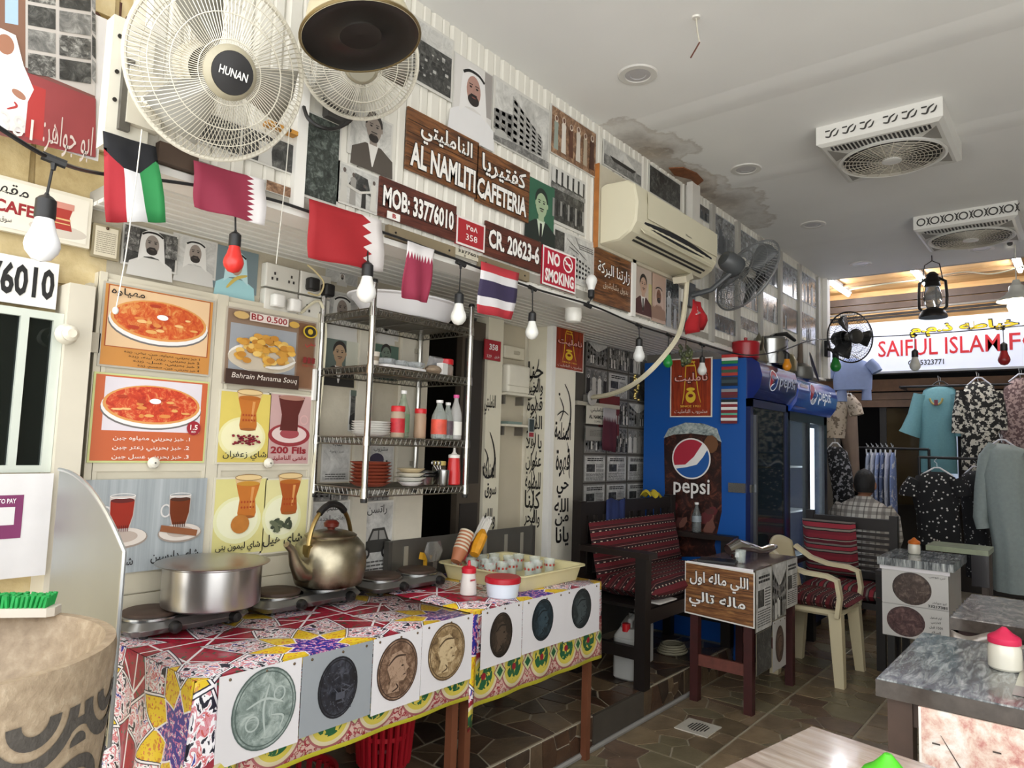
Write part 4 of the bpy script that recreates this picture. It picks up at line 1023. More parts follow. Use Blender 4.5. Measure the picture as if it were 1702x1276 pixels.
# ================================================================ food tables under printed cloths
def star_cloth(n, l, tc):
    uv = tc.outputs['UV']; sp = n.new('ShaderNodeSeparateXYZ'); l.new(uv, sp.inputs[0])
    PER = .52
    def cell(a, off): return mth(n, l, 'MULTIPLY', mth(n, l, 'SUBTRACT', mth(n, l, 'FRACT', mth(n, l, 'ADD', mth(n, l, 'DIVIDE', a, PER), off)), .5), PER)
    x = cell(sp.outputs[0], .08); y = cell(sp.outputs[1], .40)
    r = mth(n, l, 'SQRT', mth(n, l, 'ADD', mth(n, l, 'MULTIPLY', x, x), mth(n, l, 'MULTIPLY', y, y)))
    th = mth(n, l, 'ARCTAN2', y, x)
    sect = mth(n, l, 'ABSOLUTE', mth(n, l, 'SUBTRACT', mth(n, l, 'FRACT', mth(n, l, 'MULTIPLY', mth(n, l, 'ADD', th, 7), 8/6.28318)), .5))  # 0..0.5, eight-fold
    rs = mth(n, l, 'MULTIPLY', r, mth(n, l, 'ADD', .72, mth(n, l, 'MULTIPLY', sect, 1.1)))        # pointed rings
    rp = mth(n, l, 'MULTIPLY', r, mth(n, l, 'SUBTRACT', 1.28, mth(n, l, 'MULTIPLY', sect, 1.0)))
    fl = noise(n, l, uv, 44, 3, .5, .6); fl2 = noise(n, l, uv, 70, 2, .5)
    W, K, B, Yc, Rd, Gn, Pk = 'e8e4e6', '1c1a2c', '2a2a8c', 'e2c024', '9c1630', '1f5a3c', 'd08a94'
    flor = ramp(n, l, fl, [(0, K), (.42, K), (.425, W), (.50, W), (.505, Pk), (.56, 'c0504a'), (.585, W), (.64, B), (1, B)], 'CONSTANT')
    yel = ramp(n, l, fl2, [(0, 'c98a1e'), (.4, Yc), (.62, 'd06a4a'), (1, Yc)], 'CONSTANT')
    blu = ramp(n, l, fl2, [(0, B), (.52, 'c06a9c'), (.6, W), (.64, B), (1, B)], 'CONSTANT')
    red = ramp(n, l, fl, [(0, '7d1024'), (.38, Rd), (.6, Gn), (.605, Gn), (.68, Rd), (1, '7d1024')], 'CONSTANT')
    col = red
    def band(v, lim, c, col):
        f = mth(n, l, 'LESS_THAN', v, lim); return mixc(n, l, f, col, c)
    col = band(rp, .252, K, col); col = band(rp, .247, W, col); col = band(rp, .238, K, col); col = band(rp, .234, flor, col)
    spk = mth(n, l, 'LESS_THAN', sect, .05); ins = mth(n, l, 'MULTIPLY', spk, mth(n, l, 'LESS_THAN', rp, .234)); col = mixc(n, l, ins, col, W)
    col = band(rs, .150, K, col); col = band(rs, .146, W, col); col = band(rs, .138, K, col); col = band(rs, .134, yel, col)
    sp2 = mth(n, l, 'MULTIPLY', mth(n, l, 'GREATER_THAN', sect, .455), mth(n, l, 'LESS_THAN', rs, .134)); col = mixc(n, l, sp2, col, W)
    col = band(rp, .083, W, col); col = band(rp, .076, blu, col)
    # straight white lattice lines between the stars
    for ang, q in ((.7854, .11), (-.7854, .11), (0, .31), (1.5708, .31)):
        lv = mth(n, l, 'ADD', mth(n, l, 'MULTIPLY', sp.outputs[0], math.cos(ang)), mth(n, l, 'MULTIPLY', sp.outputs[1], math.sin(ang)))
        d = mth(n, l, 'ABSOLUTE', mth(n, l, 'SUBTRACT', mth(n, l, 'FRACT', mth(n, l, 'DIVIDE', lv, q*2)), .5))
        on = mth(n, l, 'MULTIPLY', mth(n, l, 'LESS_THAN', d, .016/q*.11), mth(n, l, 'GREATER_THAN', rp, .253)); col = mixc(n, l, on, col, W)
    # border along the hem
    t = sp.outputs[1]; hem = mth(n, l, 'LESS_THAN', t, -.125)
    u2 = mth(n, l, 'SUBTRACT', mth(n, l, 'FRACT', mth(n, l, 'DIVIDE', sp.outputs[0], .17)), .5)
    v2 = mth(n, l, 'DIVIDE', mth(n, l, 'ADD', t, .2), .17)
    e = mth(n, l, 'SQRT', mth(n, l, 'ADD', mth(n, l, 'MULTIPLY', u2, u2), mth(n, l, 'MULTIPLY', mth(n, l, 'MULTIPLY', v2, v2), 1.3)))
    dm = mth(n, l, 'ADD', mth(n, l, 'SUBTRACT', .5, mth(n, l, 'ABSOLUTE', u2)), mth(n, l, 'ABSOLUTE', v2))
    hb = ramp(n, l, fl2, [(0, 'c4a79a'), (.5, '93303c'), (.6, 'b7a48e'), (1, 'b7a48e')], 'CONSTANT')
    for lim, c in ((.46, '9a5a5c'), (.42, 'c9bd9a'), (.35, 'c2b24c')): hb = mixc(n, l, mth(n, l, 'LESS_THAN', e, lim), hb, c)
    pet = mth(n, l, 'MULTIPLY', mth(n, l, 'LESS_THAN', e, .26), mth(n, l, 'GREATER_THAN', fl, .46)); hb = mixc(n, l, pet, hb, '235a38')
    hb = mixc(n, l, mth(n, l, 'LESS_THAN', e, .07), hb, '8d1f2c')
    for lim, c in ((.20, '8f5558'), (.165, 'b9bd8c'), (.10, '235a38')): hb = mixc(n, l, mth(n, l, 'LESS_THAN', dm, lim), hb, c)
    hb = mixc(n, l, mth(n, l, 'LESS_THAN', t, -.268), hb, 'd2cc3a'); hb = mixc(n, l, mth(n, l, 'GREATER_THAN', t, -.138), hb, '8d2233')
    return mixc(n, l, hem, col, hb), None
clothm = node_mat('printed_oilcloth', star_cloth, .35, coat=.25)
def uv_mesh(name, grids, m, parent):
    """grids: (fn, uvfn, nu, nv)"""
    vs, fs, uvs = [], [], []
    for fn, uf, nu, nv in grids:
        o = len(vs)
        for j in range(nv+1):
            for i in range(nu+1): vs.append(V(fn(i/nu, j/nv))); uvs.append(uf(i/nu, j/nv))
        for j in range(nv):
            for i in range(nu): fs.append((o+j*(nu+1)+i, o+j*(nu+1)+i+1, o+(j+1)*(nu+1)+i+1, o+(j+1)*(nu+1)+i))
    o0 = ORG[parent.name] if parent else V((sum(v.x for v in vs)/len(vs), sum(v.y for v in vs)/len(vs), min(v.z for v in vs)))
    me = bpy.data.meshes.new(name); me.from_pydata([tuple(v-o0) for v in vs], [], fs); me.materials.append(m)
    ul = me.uv_layers.new(name='UVMap')
    for lp in me.loops: ul.data[lp.index].uv = uvs[lp.vertex_index]
    me.polygons.foreach_set('use_smooth', [True]*len(fs)); me.update(); me.set_sharp_from_angle(angle=R(50))
    o = bpy.data.objects.new(name, me); COL.objects.link(o)
    if parent: o.parent = parent
    else: o.location = o0
    ORG[o.name] = o0
    md = o.modifiers.new('thickness', 'SOLIDIFY'); md.thickness = .0025; md.offset = -1
    return o
steel_br = M('7a4a33', .45, .3, noise=.2)
TZ = .76
def food_table(x0, x1, y0, y1, label, clabel, end=False, drop=.28):
    t = thing('food_table', label, 'table', ((x0+x1)/2, (y0+y1)/2, 0))
    s = MB(); s.bx(x0+.02, x1-.02, y0+.02, y1-.01, TZ-.03, TZ-.004, M('7c664e', .6)); s.build('tabletop', t)
    for lx in (x0+.02, x1-.055):
        for ly in (y0+.02, y1-.06):
            fz = 0 if ly < 1.78 else .15
            s = MB(); s.bx(lx, lx+.03, ly, ly+.03, fz, TZ-.03, steel_br); s.build('leg', t)
    s = MB(); s.bx(x0+.03, x1-.03, y0+.025, y0+.045, TZ-.07, TZ-.03, steel_br); s.build('apron', t)
    ft = .011
    def top(u, v): return (x0+(x1-x0)*u, y0+(y1-y0)*v, TZ+.0015)
    def front(u, v): return (x0+(x1-x0)*u, y0-.004-.006*v+.004*math.sin(u*23)*v, TZ+.0015-drop*v)
    g = [(top, lambda u, v: ((x1-x0)*u+x0, (y1-y0)*v), 4, 4), (front, lambda u, v: ((x1-x0)*u+x0, -.28*v), 40, 8)]
    if end:
        D = .46
        def left(u, v): return (x0-.006-.035*v+(.02*math.sin(u*14)+.012*math.sin(u*31+1))*v, y0-.012*v+(y1-y0)*u, TZ+.0015-D*v)
        g.append((left, lambda u, v: (x0-D*v, (y1-y0)*u), 40, 14))
        def corner(u, v): # the loose fold hanging at the front corner
            a = u; return (x0+.12*a-.006-.041*v*(1-a), y0-.006-.012*v-.02*v*math.sin(a*math.pi)*1.2, TZ-.001-(drop+ (D-drop)*(1-a))*v)
        g.append((corner, lambda u, v: (x0+.12*u-(D*v*.2)*(1-u), -(drop*.9)*v), 8, 8))
    cl = uv_mesh('tablecloth', g, clothm, None); tag(cl, clabel, 'tablecloth'); cl['group'] = 'printed tablecloths'
    return t
food_table(.88, 1.858, 1.69, 2.30, 'brown metal legged food table carrying the pot and kettle', 'red star patterned tablecloth under the pot and kettle', True)
food_table(1.878, 2.735, 1.715, 2.30, 'brown metal legged food table carrying the glass tray', 'patterned tablecloth under the tray of glasses', False, .33)
st_ = uv_mesh('cloth_strip', [(lambda u, v: (1.846+.034*u*(1-.4*v), 1.676, TZ+.002-.39*v+.015*u*v), lambda u, v: (.25+.03*u, .1-.3*v), 2, 6)], clothm, None); tag(st_, 'narrow hanging strip of star cloth between the two tables', 'cloth'); st_['group'] = 'printed tablecloths'
# coin prints pinned to the table fronts
def coin(label, x0, x1, z0, z1, y, c, cx, cz, ra, rb, paper='d5d2d3', style=0):
    o = V((x0, y, z0)); w, h = x1-x0, z1-z0
    root = tag(sheet_on(o, w, h, M(paper, .45, noise=.08, scale=4), 'coin_print', .0015), label, 'print', 'coin prints pinned along the food tables')
    f = Flat(o, UX, WZ, .0008)
    base = mottle('coin_face', *c, 22 if style else 34)
    f.ell(w*cx, h*cz, ra+.004, rb+.004, c[0], n=36); f.ell(w*cx, h*cz, ra, rb, base, n=36); f.ring(w*cx, h*cz, ra*.95, rb*.95, .003, c[0], n=36)
    u, v = w*cx, h*cz; lt = c[2]; dk_ = c[0]
    if style == 1:
        f.stroke([(u+ra*.1,v+rb*.6),(u-ra*.05,v),(u+ra*.05,v-rb*.7)], .006, lt); f.stroke([(u-ra*.6,v+rb*.1),(u,v+rb*.25),(u+ra*.6,v+rb*.05)], .006, lt); f.ring(u+ra*.45, v+rb*.3, ra*.2, rb*.2, .004, lt); f.ring(u-ra*.4, v-rb*.3, ra*.22, rb*.2, .004, lt); f.stroke([(u+ra*.2,v-rb*.2),(u+ra*.6,v-rb*.3),(u+ra*.5,v-rb*.6)], .005, lt)
    elif style == 2:
        rr = random.Random(3)
        for i in range(40): t = rr.uniform(0,6.28); q = rr.uniform(.55,.9); f.ell(u+ra*q*math.cos(t), v+rb*q*math.sin(t), .0022, .0018, lt, n=5)
        for i in range(10): f.rect(u+ra*rr.uniform(-.5,.4), v+rb*rr.uniform(-.5,.5), u+ra*rr.uniform(-.4,.5), v+rb*rr.uniform(-.5,.5)+.001, lt) if i < 3 else f.stroke([(u+ra*rr.uniform(-.5,.5), v+rb*rr.uniform(-.5,.5)), (u+ra*rr.uniform(-.5,.5), v+rb*rr.uniform(-.5,.5))], .003, lt)
    else:  # a worn head in profile
        f.poly([(u-ra*.35,v+rb*.55),(u+ra*.1,v+rb*.62),(u+ra*.38,v+rb*.4),(u+ra*.42,v+rb*.15),(u+ra*.58,v-rb*.02),(u+ra*.44,v-rb*.1),(u+ra*.46,v-rb*.3),(u+ra*.3,v-rb*.42),(u+ra*.05,v-rb*.4),(u+ra*.1,v-rb*.75),(u-ra*.5,v-rb*.72),(u-ra*.35,v-rb*.3),(u-ra*.55,v+rb*.1)], mottle('coin_head', c[1], c[2], c[2], 40))
        f.stroke([(u-ra*.5,v+rb*.2),(u-ra*.1,v+rb*.45),(u+ra*.4,v+rb*.42)], .006, dk_); f.ell(u+ra*.22, v+rb*.1, .005, .003, dk_); f.stroke([(u+ra*.25,v-rb*.22),(u+ra*.42,v-rb*.2)], .003, dk_); f.stroke([(u-ra*.1,v-rb*.45),(u+.0,v-rb*.6),(u-ra*.3,v-rb*.7)], .005, dk_)
    f.build('print', root)
    for k in (.12, .55, .9):
        e = MB(); e.lathe([(.004,0),(.0035,.002),(.001,.003)], (x0+w*k, y, z1-.012), M('6d5a44', .3, .6), 8, (0,-1,0)); e.build('pin', root)
fy1, fy2 = 1.662, 1.688
coin('print of a pale green coin, nearest the cloth corner', .925, 1.158, .545, .765, fy1, ('4c5a55','7d8a84','a9b3ad'), .55, .52, .088, .098, style=1)
coin('print of a black coin on a grey sheet', 1.16, 1.40, .553, .765, fy1-.002, ('101014','22232a','4a4c55'), .5, .5, .064, .08, paper='8f9498', style=2)
coin('print of a brown worn coin on white paper', 1.405, 1.600, .545, .765, fy1, ('3d2c22','6d5442','a08670'), .5, .52, .078, .088)
coin('print of a tan coin with a crowned head', 1.602, 1.838, .555, .772, fy1, ('55432e','8c7452','bda883'), .48, .53, .082, .088)
coin('print of a small dark brown coin beside the cloth strip', 1.915, 2.145, .560, .765, fy2, ('1b1613','30271f','4d4034'), .47, .5, .060, .076)
coin('print of a blue black coin, middle of the three on the tray table', 2.147, 2.42, .565, .765, fy2-.002, ('0f1518','1a262c','33444c'), .46, .55, .066, .076)
coin('print of a greenish black coin at the table corner', 2.422, 2.69, .558, .765, fy2, ('14171a','232a2b','40494a'), .47, .57, .070, .078)
# ================================================================ on the food tables
alu = M('b9b8b8', .28, 1., noise=.12, scale=5); steel = M('a5a6a5', .25, 1., noise=.1, scale=8)
iron = M('2a2522', .6, .4, noise=.3, scale=15); blk = M('191817', .45, noise=.2)
TT = TZ+.003
def hotplate(x0, x1, y0, y1, label):
    t = thing('double_hotplate', label, 'hotplate', ((x0+x1)/2, (y0+y1)/2, TT))
    s = MB(); s.rbx(x0, x1, y0, y1, TT+.012, TT+.05, .05, M('8c8b88', .32, .85, noise=.25, scale=10), 5); s.build('body', t)
    for fx in (x0+.06, x1-.06):
        for fy in (y0+.05, y1-.05): s = MB(); s.cyl((fx,fy,TT), (fx,fy,TT+.014), .012, blk); s.build('foot', t)
    for k in (.26, .74):
        cx = x0+(x1-x0)*k; s = MB(); cy = (y0+y1)/2
        s.lathe([(.088,.05),(.088,.056),(.084,.058)], (cx,cy,TT), steel, 28, None, True, True); d = s.build('drip_ring', t)
        s = MB(); s.lathe([(.078,.056),(.078,.066),(.072,.069),(.02,.067),(.002,.066)], (cx,cy,TT), M('4a3a30', .6, .3, noise=.4, scale=20), 28, None, True, True); s.build('burner', t)
        s = MB(); s.lathe([(.018,0),(.018,.012),(.014,.022),(.002,.024)], (x0+(x1-x0)*(.33 if k < .5 else .82), y0+.004, TT+.03), blk, 14, (0,-1,0), True); s.build('dial', t)
    return t
hotplate(.885, 1.265, 2.085, 2.29, 'stained double hotplate under the aluminium pot')
hotplate(1.30, 1.715, 2.085, 2.29, 'stained double hotplate under the brass kettle')
hotplate(1.765, 2.165, 2.085, 2.29, 'empty double hotplate beside the glass tray')
pc = V((1.135, 2.12, TT+.07))
pot = thing('cooking_pot', 'large aluminium cooking pot with lid on the first hotplate', 'pot', pc)
s = MB(); s.lathe([(.132,0),(.142,.006),(.144,.02),(.144,.120),(.148,.123),(.148,.126)], pc, alu, 48, None, True); s.build('body', pot)
s = MB(); s.lathe([(.142,.126),(.164,.128),(.167,.131),(.158,.134),(.12,.137),(.0,.139)], pc, M('aaa9a5', .35, 1., noise=.15, scale=6), 48, None, True, True); s.build('lid', pot)
# kettle
def brass_b(n, l, tc):
    x = noise(n, l, tc.outputs['Object'], 9, 6, .6); sp = n.new('ShaderNodeSeparateXYZ'); l.new(tc.outputs['Object'], sp.inputs[0])
    base_dark = mth(n, l, 'ADD', mth(n, l, 'MULTIPLY', sp.outputs[2], 16), mth(n, l, 'MULTIPLY', x, 1.2))  # darker towards the base, with a ragged edge
    return mixc(n, l, ramp(n, l, base_dark, [(.55, '000000'), (1., 'ffffff')]), '2b2218', ramp(n, l, x, [(.3, '857d68'), (.6, 'a69e88'), (.8, 'c6c1b2')])), None
brass = node_mat('tarnished_brass', brass_b, .33, metal=1.)
kc = V((1.595, 2.155, TT+.069))
ket = thing('brass_kettle', 'large tarnished brass kettle with black grip on the second hotplate', 'kettle', kc)
s = MB(); s.lathe([(.10,0),(.118,.004),(.124,.02),(.132,.06),(.131,.1),(.122,.14),(.10,.165),(.088,.17)], kc, brass, 40, None, True); s.build('body', ket)
s = MB(); s.lathe([(.092,.168),(.094,.176),(.085,.182),(.05,.192),(.0,.195)], kc, brass, 32, None, True, True); lid = s.build('lid', ket)
s = MB(); s.lathe([(.012,.192),(.014,.2),(.026,.205),(.028,.218),(.018,.228),(.002,.23)], kc, M('5a1e14', .3, noise=.2), 18); s.build('lid_knob', lid)
s = MB(); sd = V((-.97, -.24, 0)); 
s.tube([kc+sd*.11+V((0,0,.055)), kc+sd*.15+V((0,0,.065)), kc+sd*.178+V((0,0,.10)), kc+sd*.198+V((0,0,.145)), kc+sd*.225+V((0,0,.165))], [.036,.032,.022,.014,.011], brass, 14); s.build('spout', ket)
s = MB(); pts = [kc+sd*(.118*math.cos(R(a)))+V((0,0,.13+.155*math.sin(R(a)))) for a in range(0, 181, 9)]
s.tube(pts, .008, M('a58f5c', .3, 1.), 8); h = s.build('bail', ket)
s = MB(); s.tube([p+V((0,0,.001)) for p in pts[6:15]], .0125, blk, 10); s.build('grip', h)
for k in (0, -1): s = MB(); s.obx(pts[k], .022, .03, .04, M('8d7a4c', .35, 1.)); s.build('bail_lug', ket)
# tray of glasses
tx0, tx1, ty0, ty1 = 2.245, 2.715, 1.775, 2.255
trm = M('d9cf9f', .4, noise=.06)
s = MB()
def rr_(x0, x1, y0, y1, r, z): 
    return [(cx+r*math.cos(R(a0+22.5*i)), cy+r*math.sin(R(a0+22.5*i)), z) for cx, cy, a0 in ((x1-r,y1-r,0),(x0+r,y1-r,90),(x0+r,y0+r,180),(x1-r,y0+r,270)) for i in range(5)]
s.loft([rr_(tx0+.025,tx1-.025,ty0+.025,ty1-.025,.03,TT), rr_(tx0+.008,tx1-.008,ty0+.008,ty1-.008,.04,TT+.06), rr_(tx0-.008,tx1+.008,ty0-.008,ty1+.008,.045,TT+.063), rr_(tx0-.008,tx1+.008,ty0-.008,ty1+.008,.045,TT+.068), rr_(tx0+.01,tx1-.01,ty0+.01,ty1-.01,.035,TT+.066), rr_(tx0+.03,tx1-.03,ty0+.03,ty1-.03,.03,TT+.005)], trm, True, True)
tag(s.build('serving_tray', sharp=30), 'cream plastic tray holding tea glasses', 'tray')
glassm = M('dfe8e2', .05, noise=.02, alpha=.30, coat=.5)
gl0 = None; rr = random.Random(21)
gpos = [(x, y) for y in (2.19, 2.10, 2.01, 1.92) for x in (2.31, 2.39, 2.47, 2.55, 2.63)]
gpos = [p for k, p in enumerate(gpos) if k not in (15, 16, 4, 13)]
for k, (x, y) in enumerate(gpos):
    x += rr.uniform(-.008,.008); y += rr.uniform(-.008,.008)
    lab = 'small clear tea glass with red dotted band standing in the cream tray'
    if gl0 is None:
        gl0 = thing('tea_glass', lab, 'glass', (x,y,TT+.006), 'tea glasses in the tray')
        s = MB(); s.lathe([(.020,0),(.022,.004),(.021,.03),(.026,.07),(.0275,.075),(.0262,.075),(.0245,.07),(.0195,.03),(.019,.008),(.0,.007)], (x,y,TT+.006), glassm, 18, None, True); s.build('body', gl0)
        s = MB()
        for i in range(9):
            t = 2*math.pi*i/9; s.obx((x+.0253*math.cos(t), y+.0253*math.sin(t), TT+.056), .001, .009, .009, M('b03a2e', .4), Matrix.Rotation(t, 3, 'Z'))
        s.build('print_band', gl0)['kind'] = 'stuff'
    else: dup(gl0, (x,y,TT+.006), lab, rr.uniform(0, 2))
# stacks of paper cups leaning in the tray
cupm = M('d8cdb6', .6); 
def cup_stack(base, d, n, lab, m1, m2, r=.034, step=.011, sl=.06):
    base = V(base); d = V(d).normalized(); t = thing('cup_sleeve', lab, 'cups', base)
    for i in range(n):
        s = MB(); c = base+d*(i*step); s.lathe([(r*.72,0),(r,sl),(r*1.06,sl+.002),(r*1.06,sl+.005),(r*.95,sl+.004)], c, m1 if i % 2 else m2, 16, d, True); s.build('paper_cup', t)
    return t
d1_ = (.52, .12, .72); c0 = V((2.335, 2.19, TT+.048))
cup_stack((2.27, 2.165, TT+.075), d1_, 12, 'leaning sleeve of nested striped paper cups', cupm, M('b5724f', .6), .032, .0085, .05)
cup_stack((2.345, 2.215, TT+.072), (.50,.1,.8), 5, 'nested red paper cups behind the striped ones', M('a9202c', .5), M('b93a3e', .5), .034, .0095, .05)
t = thing('paper_sticks', 'bundle of white paper wrapped sticks leaning out of the tray', 'sticks', (2.40, 2.235, TT+.075)); pd = V((.62,.06,.78)).normalized()
for i in range(12):
    c = V((2.42+.013*(i % 4), 2.222+.013*(i//4), TT+.08)); s = MB(); s.cyl(c, c+pd*(.19+.01*(i % 3)), .006, M('e3dfd6', .6), None, 6); s.build('stick', t)
s = MB(); f0 = V((2.36, 2.14, TT+.10)); s.tube([f0+V((0,0,0)), f0+V((.03,.01,.035)), f0+V((.06,.01,.08)), f0+V((.075,.02,.10))], [.022,.028,.026,.012], M('d9961e', .5, noise=.3, scale=40), 8); tag(s.build('snack_packet'), 'crumpled yellow packet between the paper cups', 'packet')
s = MB(); s.obx((2.20, 2.285, TT+.09), .055, .02, .03, M('dba52a', .45), Matrix.Rotation(R(12), 3, 'Y')); s.obx((2.20, 2.285, TT+.038), .012, .012, .076, M('dba52a', .45)); tag(s.build('gas_lighter'), 'small yellow plastic piece standing by the empty hotplate', 'lighter')
s = MB(); rr = random.Random(2)
vs = [V((2.20+rr.uniform(-.01,.01)+.09*math.cos(a)*k, 2.235+.02*math.sin(a)*k, TT+.075+.085*j)) for j, k in ((0,.3),(.5,.6),(1,.35)) for a in [i*math.pi/4 for i in range(8)]]
s.loft([vs[0:8], vs[8:16], vs[16:24]], M('c9c9c4', .15, trans=.85, noise=.05)); tag(s.build('plastic_bag', sharp=10), 'crumpled clear plastic bag beside the paper cups', 'bag')
# lidded tub and squeeze bottle
c = V((2.262, 1.835+.02, TT)); c = V((2.158, 1.80, TT))
t = thing('plastic_tub', 'white round plastic tub with red screw lid on the table edge', 'tub', c)
s = MB(); s.lathe([(.056,0),(.06,.004),(.066,.045),(.067,.058)], c, M('d3dbe6', .4, noise=.04), 32, None, True, True); s.build('body', t)
s = MB(); s.lathe([(.071,.056),(.0715,.062),(.071,.074),(.066,.078),(.0,.079)], c, M('b01a2a', .35), 32, None, True, True); s.build('lid', t)
c = V((2.085, 1.915, TT))
t = thing('milk_bottle', 'white squeeze bottle with red nozzle cap beside the tub', 'bottle', c)
s = MB(); s.lathe([(.030,0),(.033,.003),(.031,.045),(.027,.075),(.026,.086)], c, M('e3dcd6', .3, noise=.05, trans=.1), 22, None, True, True); s.build('body', t)
s = MB(); s.lathe([(.029,.084),(.029,.103),(.022,.108),(.007,.112),(.005,.130),(.002,.132)], c, M('c01f30', .35), 22, None, True); s.build('nozzle_cap', t)
s = MB(); s.obx(c+V((-.01,-.0312,.06)), .028, .001, .006, M('c24a52', .5)); s.build('print', t)
# steel back guard with slots
gx0, gx1 = 2.235, 3.02
t = thing('steel_splashguard', 'grey steel back guard with long slots behind the tray', 'metal sheet', ((gx0+gx1)/2, 2.345, TT))
s = MB(); s.bx(2.02, 3.02, 2.325, 2.33, TT-.05, .93, M('75736d', .45, .7, noise=.2)); s.build('panel', t)
for x in (2.12, 2.30, 2.50, 2.64, 2.80, 2.93): s = MB(); s.bx(x-.012, x+.012, 2.322, 2.326, TT+.02, .90, M('b3aea0', .4, .5)); s.build('slot', t)
s = MB(); s.bx(2.0, 2.02, 2.30, 2.33, 0.15, .93, M('55524d', .5, .5)); s.build('post', t); s = MB(); s.bx(3.02, 3.04, 2.32, 2.345, 0.15, .93, M('55524d', .5, .5)); s.build('post', t)
# red baskets on the step under the table
def basket(c, r, h, label):
    t = thing('plastic_basket', label, 'basket', c); m = M('a01622', .4); c = V(c)
    s = MB(); s.lathe([(r*.8,0),(r*.82,.01),(r*.84,.02)], c, m, 24, None, True); s.build('base', t)
    s = MB(); s.lathe([(r*1.0,h-.03),(r*1.06,h-.028),(r*1.06,h),(r*.98,h)], c, m, 24); s.build('rim', t)
    s = MB()
    for i in range(24):
        a = 2*math.pi*i/24; d = V((math.cos(a), math.sin(a), 0)); s.tube([c+d*r*.83+V((0,0,.015)), c+d*r*1.0+V((0,0,h-.02))], .009, m, 4)
    s.lathe([(r*.9,h*.45),(r*.92,h*.52)], c, m, 24); s.build('lattice', t)
basket((1.83, 2.08, .152), .11, .25, 'red slatted plastic basket on the step under the pot table')
basket((1.36, 1.98, .152), .14, .16, 'low red plastic basket half hidden under the hanging cloth')

# ================================================================ wire rack and its load
chrome = M('b3b1aa', .22, 1., noise=.1, scale=12); wire = M('8d8a82', .3, 1., noise=.15, scale=12)
rx0, rx1, ry0, ry1 = 1.613, 2.135, 2.0, 2.305
TI = [1.835, 1.625, 1.365, 1.180]
rack = thing('wire_rack', 'chrome four tier wire rack fixed to the wall over the tables', 'rack', ((rx0+rx1)/2, (ry0+ry1)/2, 1.14))
for x in (rx0, rx1):
    for y in (ry0, ry1):
        s = MB(); s.cyl((x,y,1.145), (x,y,1.93), .0115, chrome); q_ = s.build('post', rack)
        s = MB(); s.lathe([(.013,0),(.014,.004),(.012,.012)], (x,y,1.928), blk, 10, None, True, True); s.build('cap', q_)
        s = MB(); s.lathe([(.012,0),(.013,.004),(.013,.014)], (x,y,1.133), blk, 10, None, True, True); s.build('foot', q_)
    s = MB(); s.bx(x-.01, x+.01, ry1+.008, MW-.001, 1.75, 1.77, chrome); s.bx(x-.01, x+.01, ry1+.008, MW-.001, 1.25, 1.27, chrome); s.build('wall_bracket', rack)
for z in TI:
    tier = None; s = MB()
    for zz in (z, z-.026):
        s.tube([(rx0,ry0,zz),(rx1,ry0,zz)], .003, wire, 5); s.tube([(rx0,ry1,zz),(rx1,ry1,zz)], .003, wire, 5); s.tube([(rx0,ry0,zz),(rx0,ry1,zz)], .003, wire, 5); s.tube([(rx1,ry0,zz),(rx1,ry1,zz)], .003, wire, 5)
    for i in range(25):
        y = ry0+(ry1-ry0)*(i+.5)/25; s.tube([(rx0,y,z-.004),(rx1,y,z-.004)], .0016, wire, 4)
    for i in range(3): x = rx0+(rx1-rx0)*(i+1)/4; s.tube([(x,ry0,z-.009),(x,ry1,z-.009)], .0025, wire, 4)
    for (a, b, n) in (((rx0,ry0),(rx1,ry0),22), ((rx0,ry1),(rx1,ry1),22), ((rx0,ry0),(rx0,ry1),12), ((rx1,ry0),(rx1,ry1),12)):
        s.tube([(a[0]+(b[0]-a[0])*i/(2*n), a[1]+(b[1]-a[1])*i/(2*n), z-(.026 if i % 2 else 0)) for i in range(2*n+1)], .0017, wire, 4)
    tier = s.build('wire_shelf', rack)
    for x in (rx0, rx1):
        for y in (ry0, ry1): e = MB(); e.cyl((x,y,z-.03), (x,y,z+.004), .015, chrome, .0135); e.build('collar', tier)
Z0, Z1, Z2, Z3 = [z+.004 for z in TI]
c = V((1.90, 2.14, Z0))
s = MB(); s.lathe([(.16,0),(.19,.006),(.22,.04),(.25,.072),(.268,.076),(.27,.082),(.25,.084),(.215,.046),(.18,.014),(.0,.012)], c, M('e3e2e4', .35, noise=.05), 44, None, True)
for v in s.v: v.y = c.y+(v.y-c.y)*.68
tag(s.build('enamel_basin'), 'wide white oval basin on top of the wire rack', 'basin')
# second tier: cup, tray with ashtrays, packets, red lidded jar
c = V((1.665, 2.05, Z1)); t = thing('paper_cup', 'small printed paper cup at the end of the second tier', 'cup', c)
s = MB(); s.lathe([(.018,0),(.024,.05),(.0255,.052),(.024,.053),(.022,.05)], c, M('d9d2c4', .5), 18, None, True); s.build('body', t); s = MB(); s.lathe([(.0207,.02),(.0226,.036)], c, M('8d7f6c', .5), 18); s.build('print', t)
s = MB(); s.rbx(1.70, 1.935, 2.03, 2.20, Z1, Z1+.016, .03, M('e0dedd', .4)); tag(s.build('white_tray'), 'flat white tray on the second tier of the rack', 'tray')
for k, (x, y) in enumerate(((1.755,2.09),(1.83,2.10),(1.795,2.15),(1.90,2.08))):
    s = MB(); s.lathe([(.034,0),(.038,.003),(.04,.022),(.036,.024),(.032,.008),(.0,.007)], (x,y,Z1+.017), M('dfe3e4', .06, trans=.75, noise=.05), 8, None, True)
    tag(s.build('glass_ashtray', sharp=20), 'clear glass ashtray set on the white tray in the rack', 'ashtray', 'glass ashtrays on the rack')
s = MB(); s.ell((1.985, 2.06, Z1+.02), (.04,.03,.02), M('8d7b66', .7, noise=.4, scale=60, bump=.5), 12, 7); tag(s.build('dried_leaves_bag'), 'small brown bundle of dried leaves on the second tier', 'bundle')
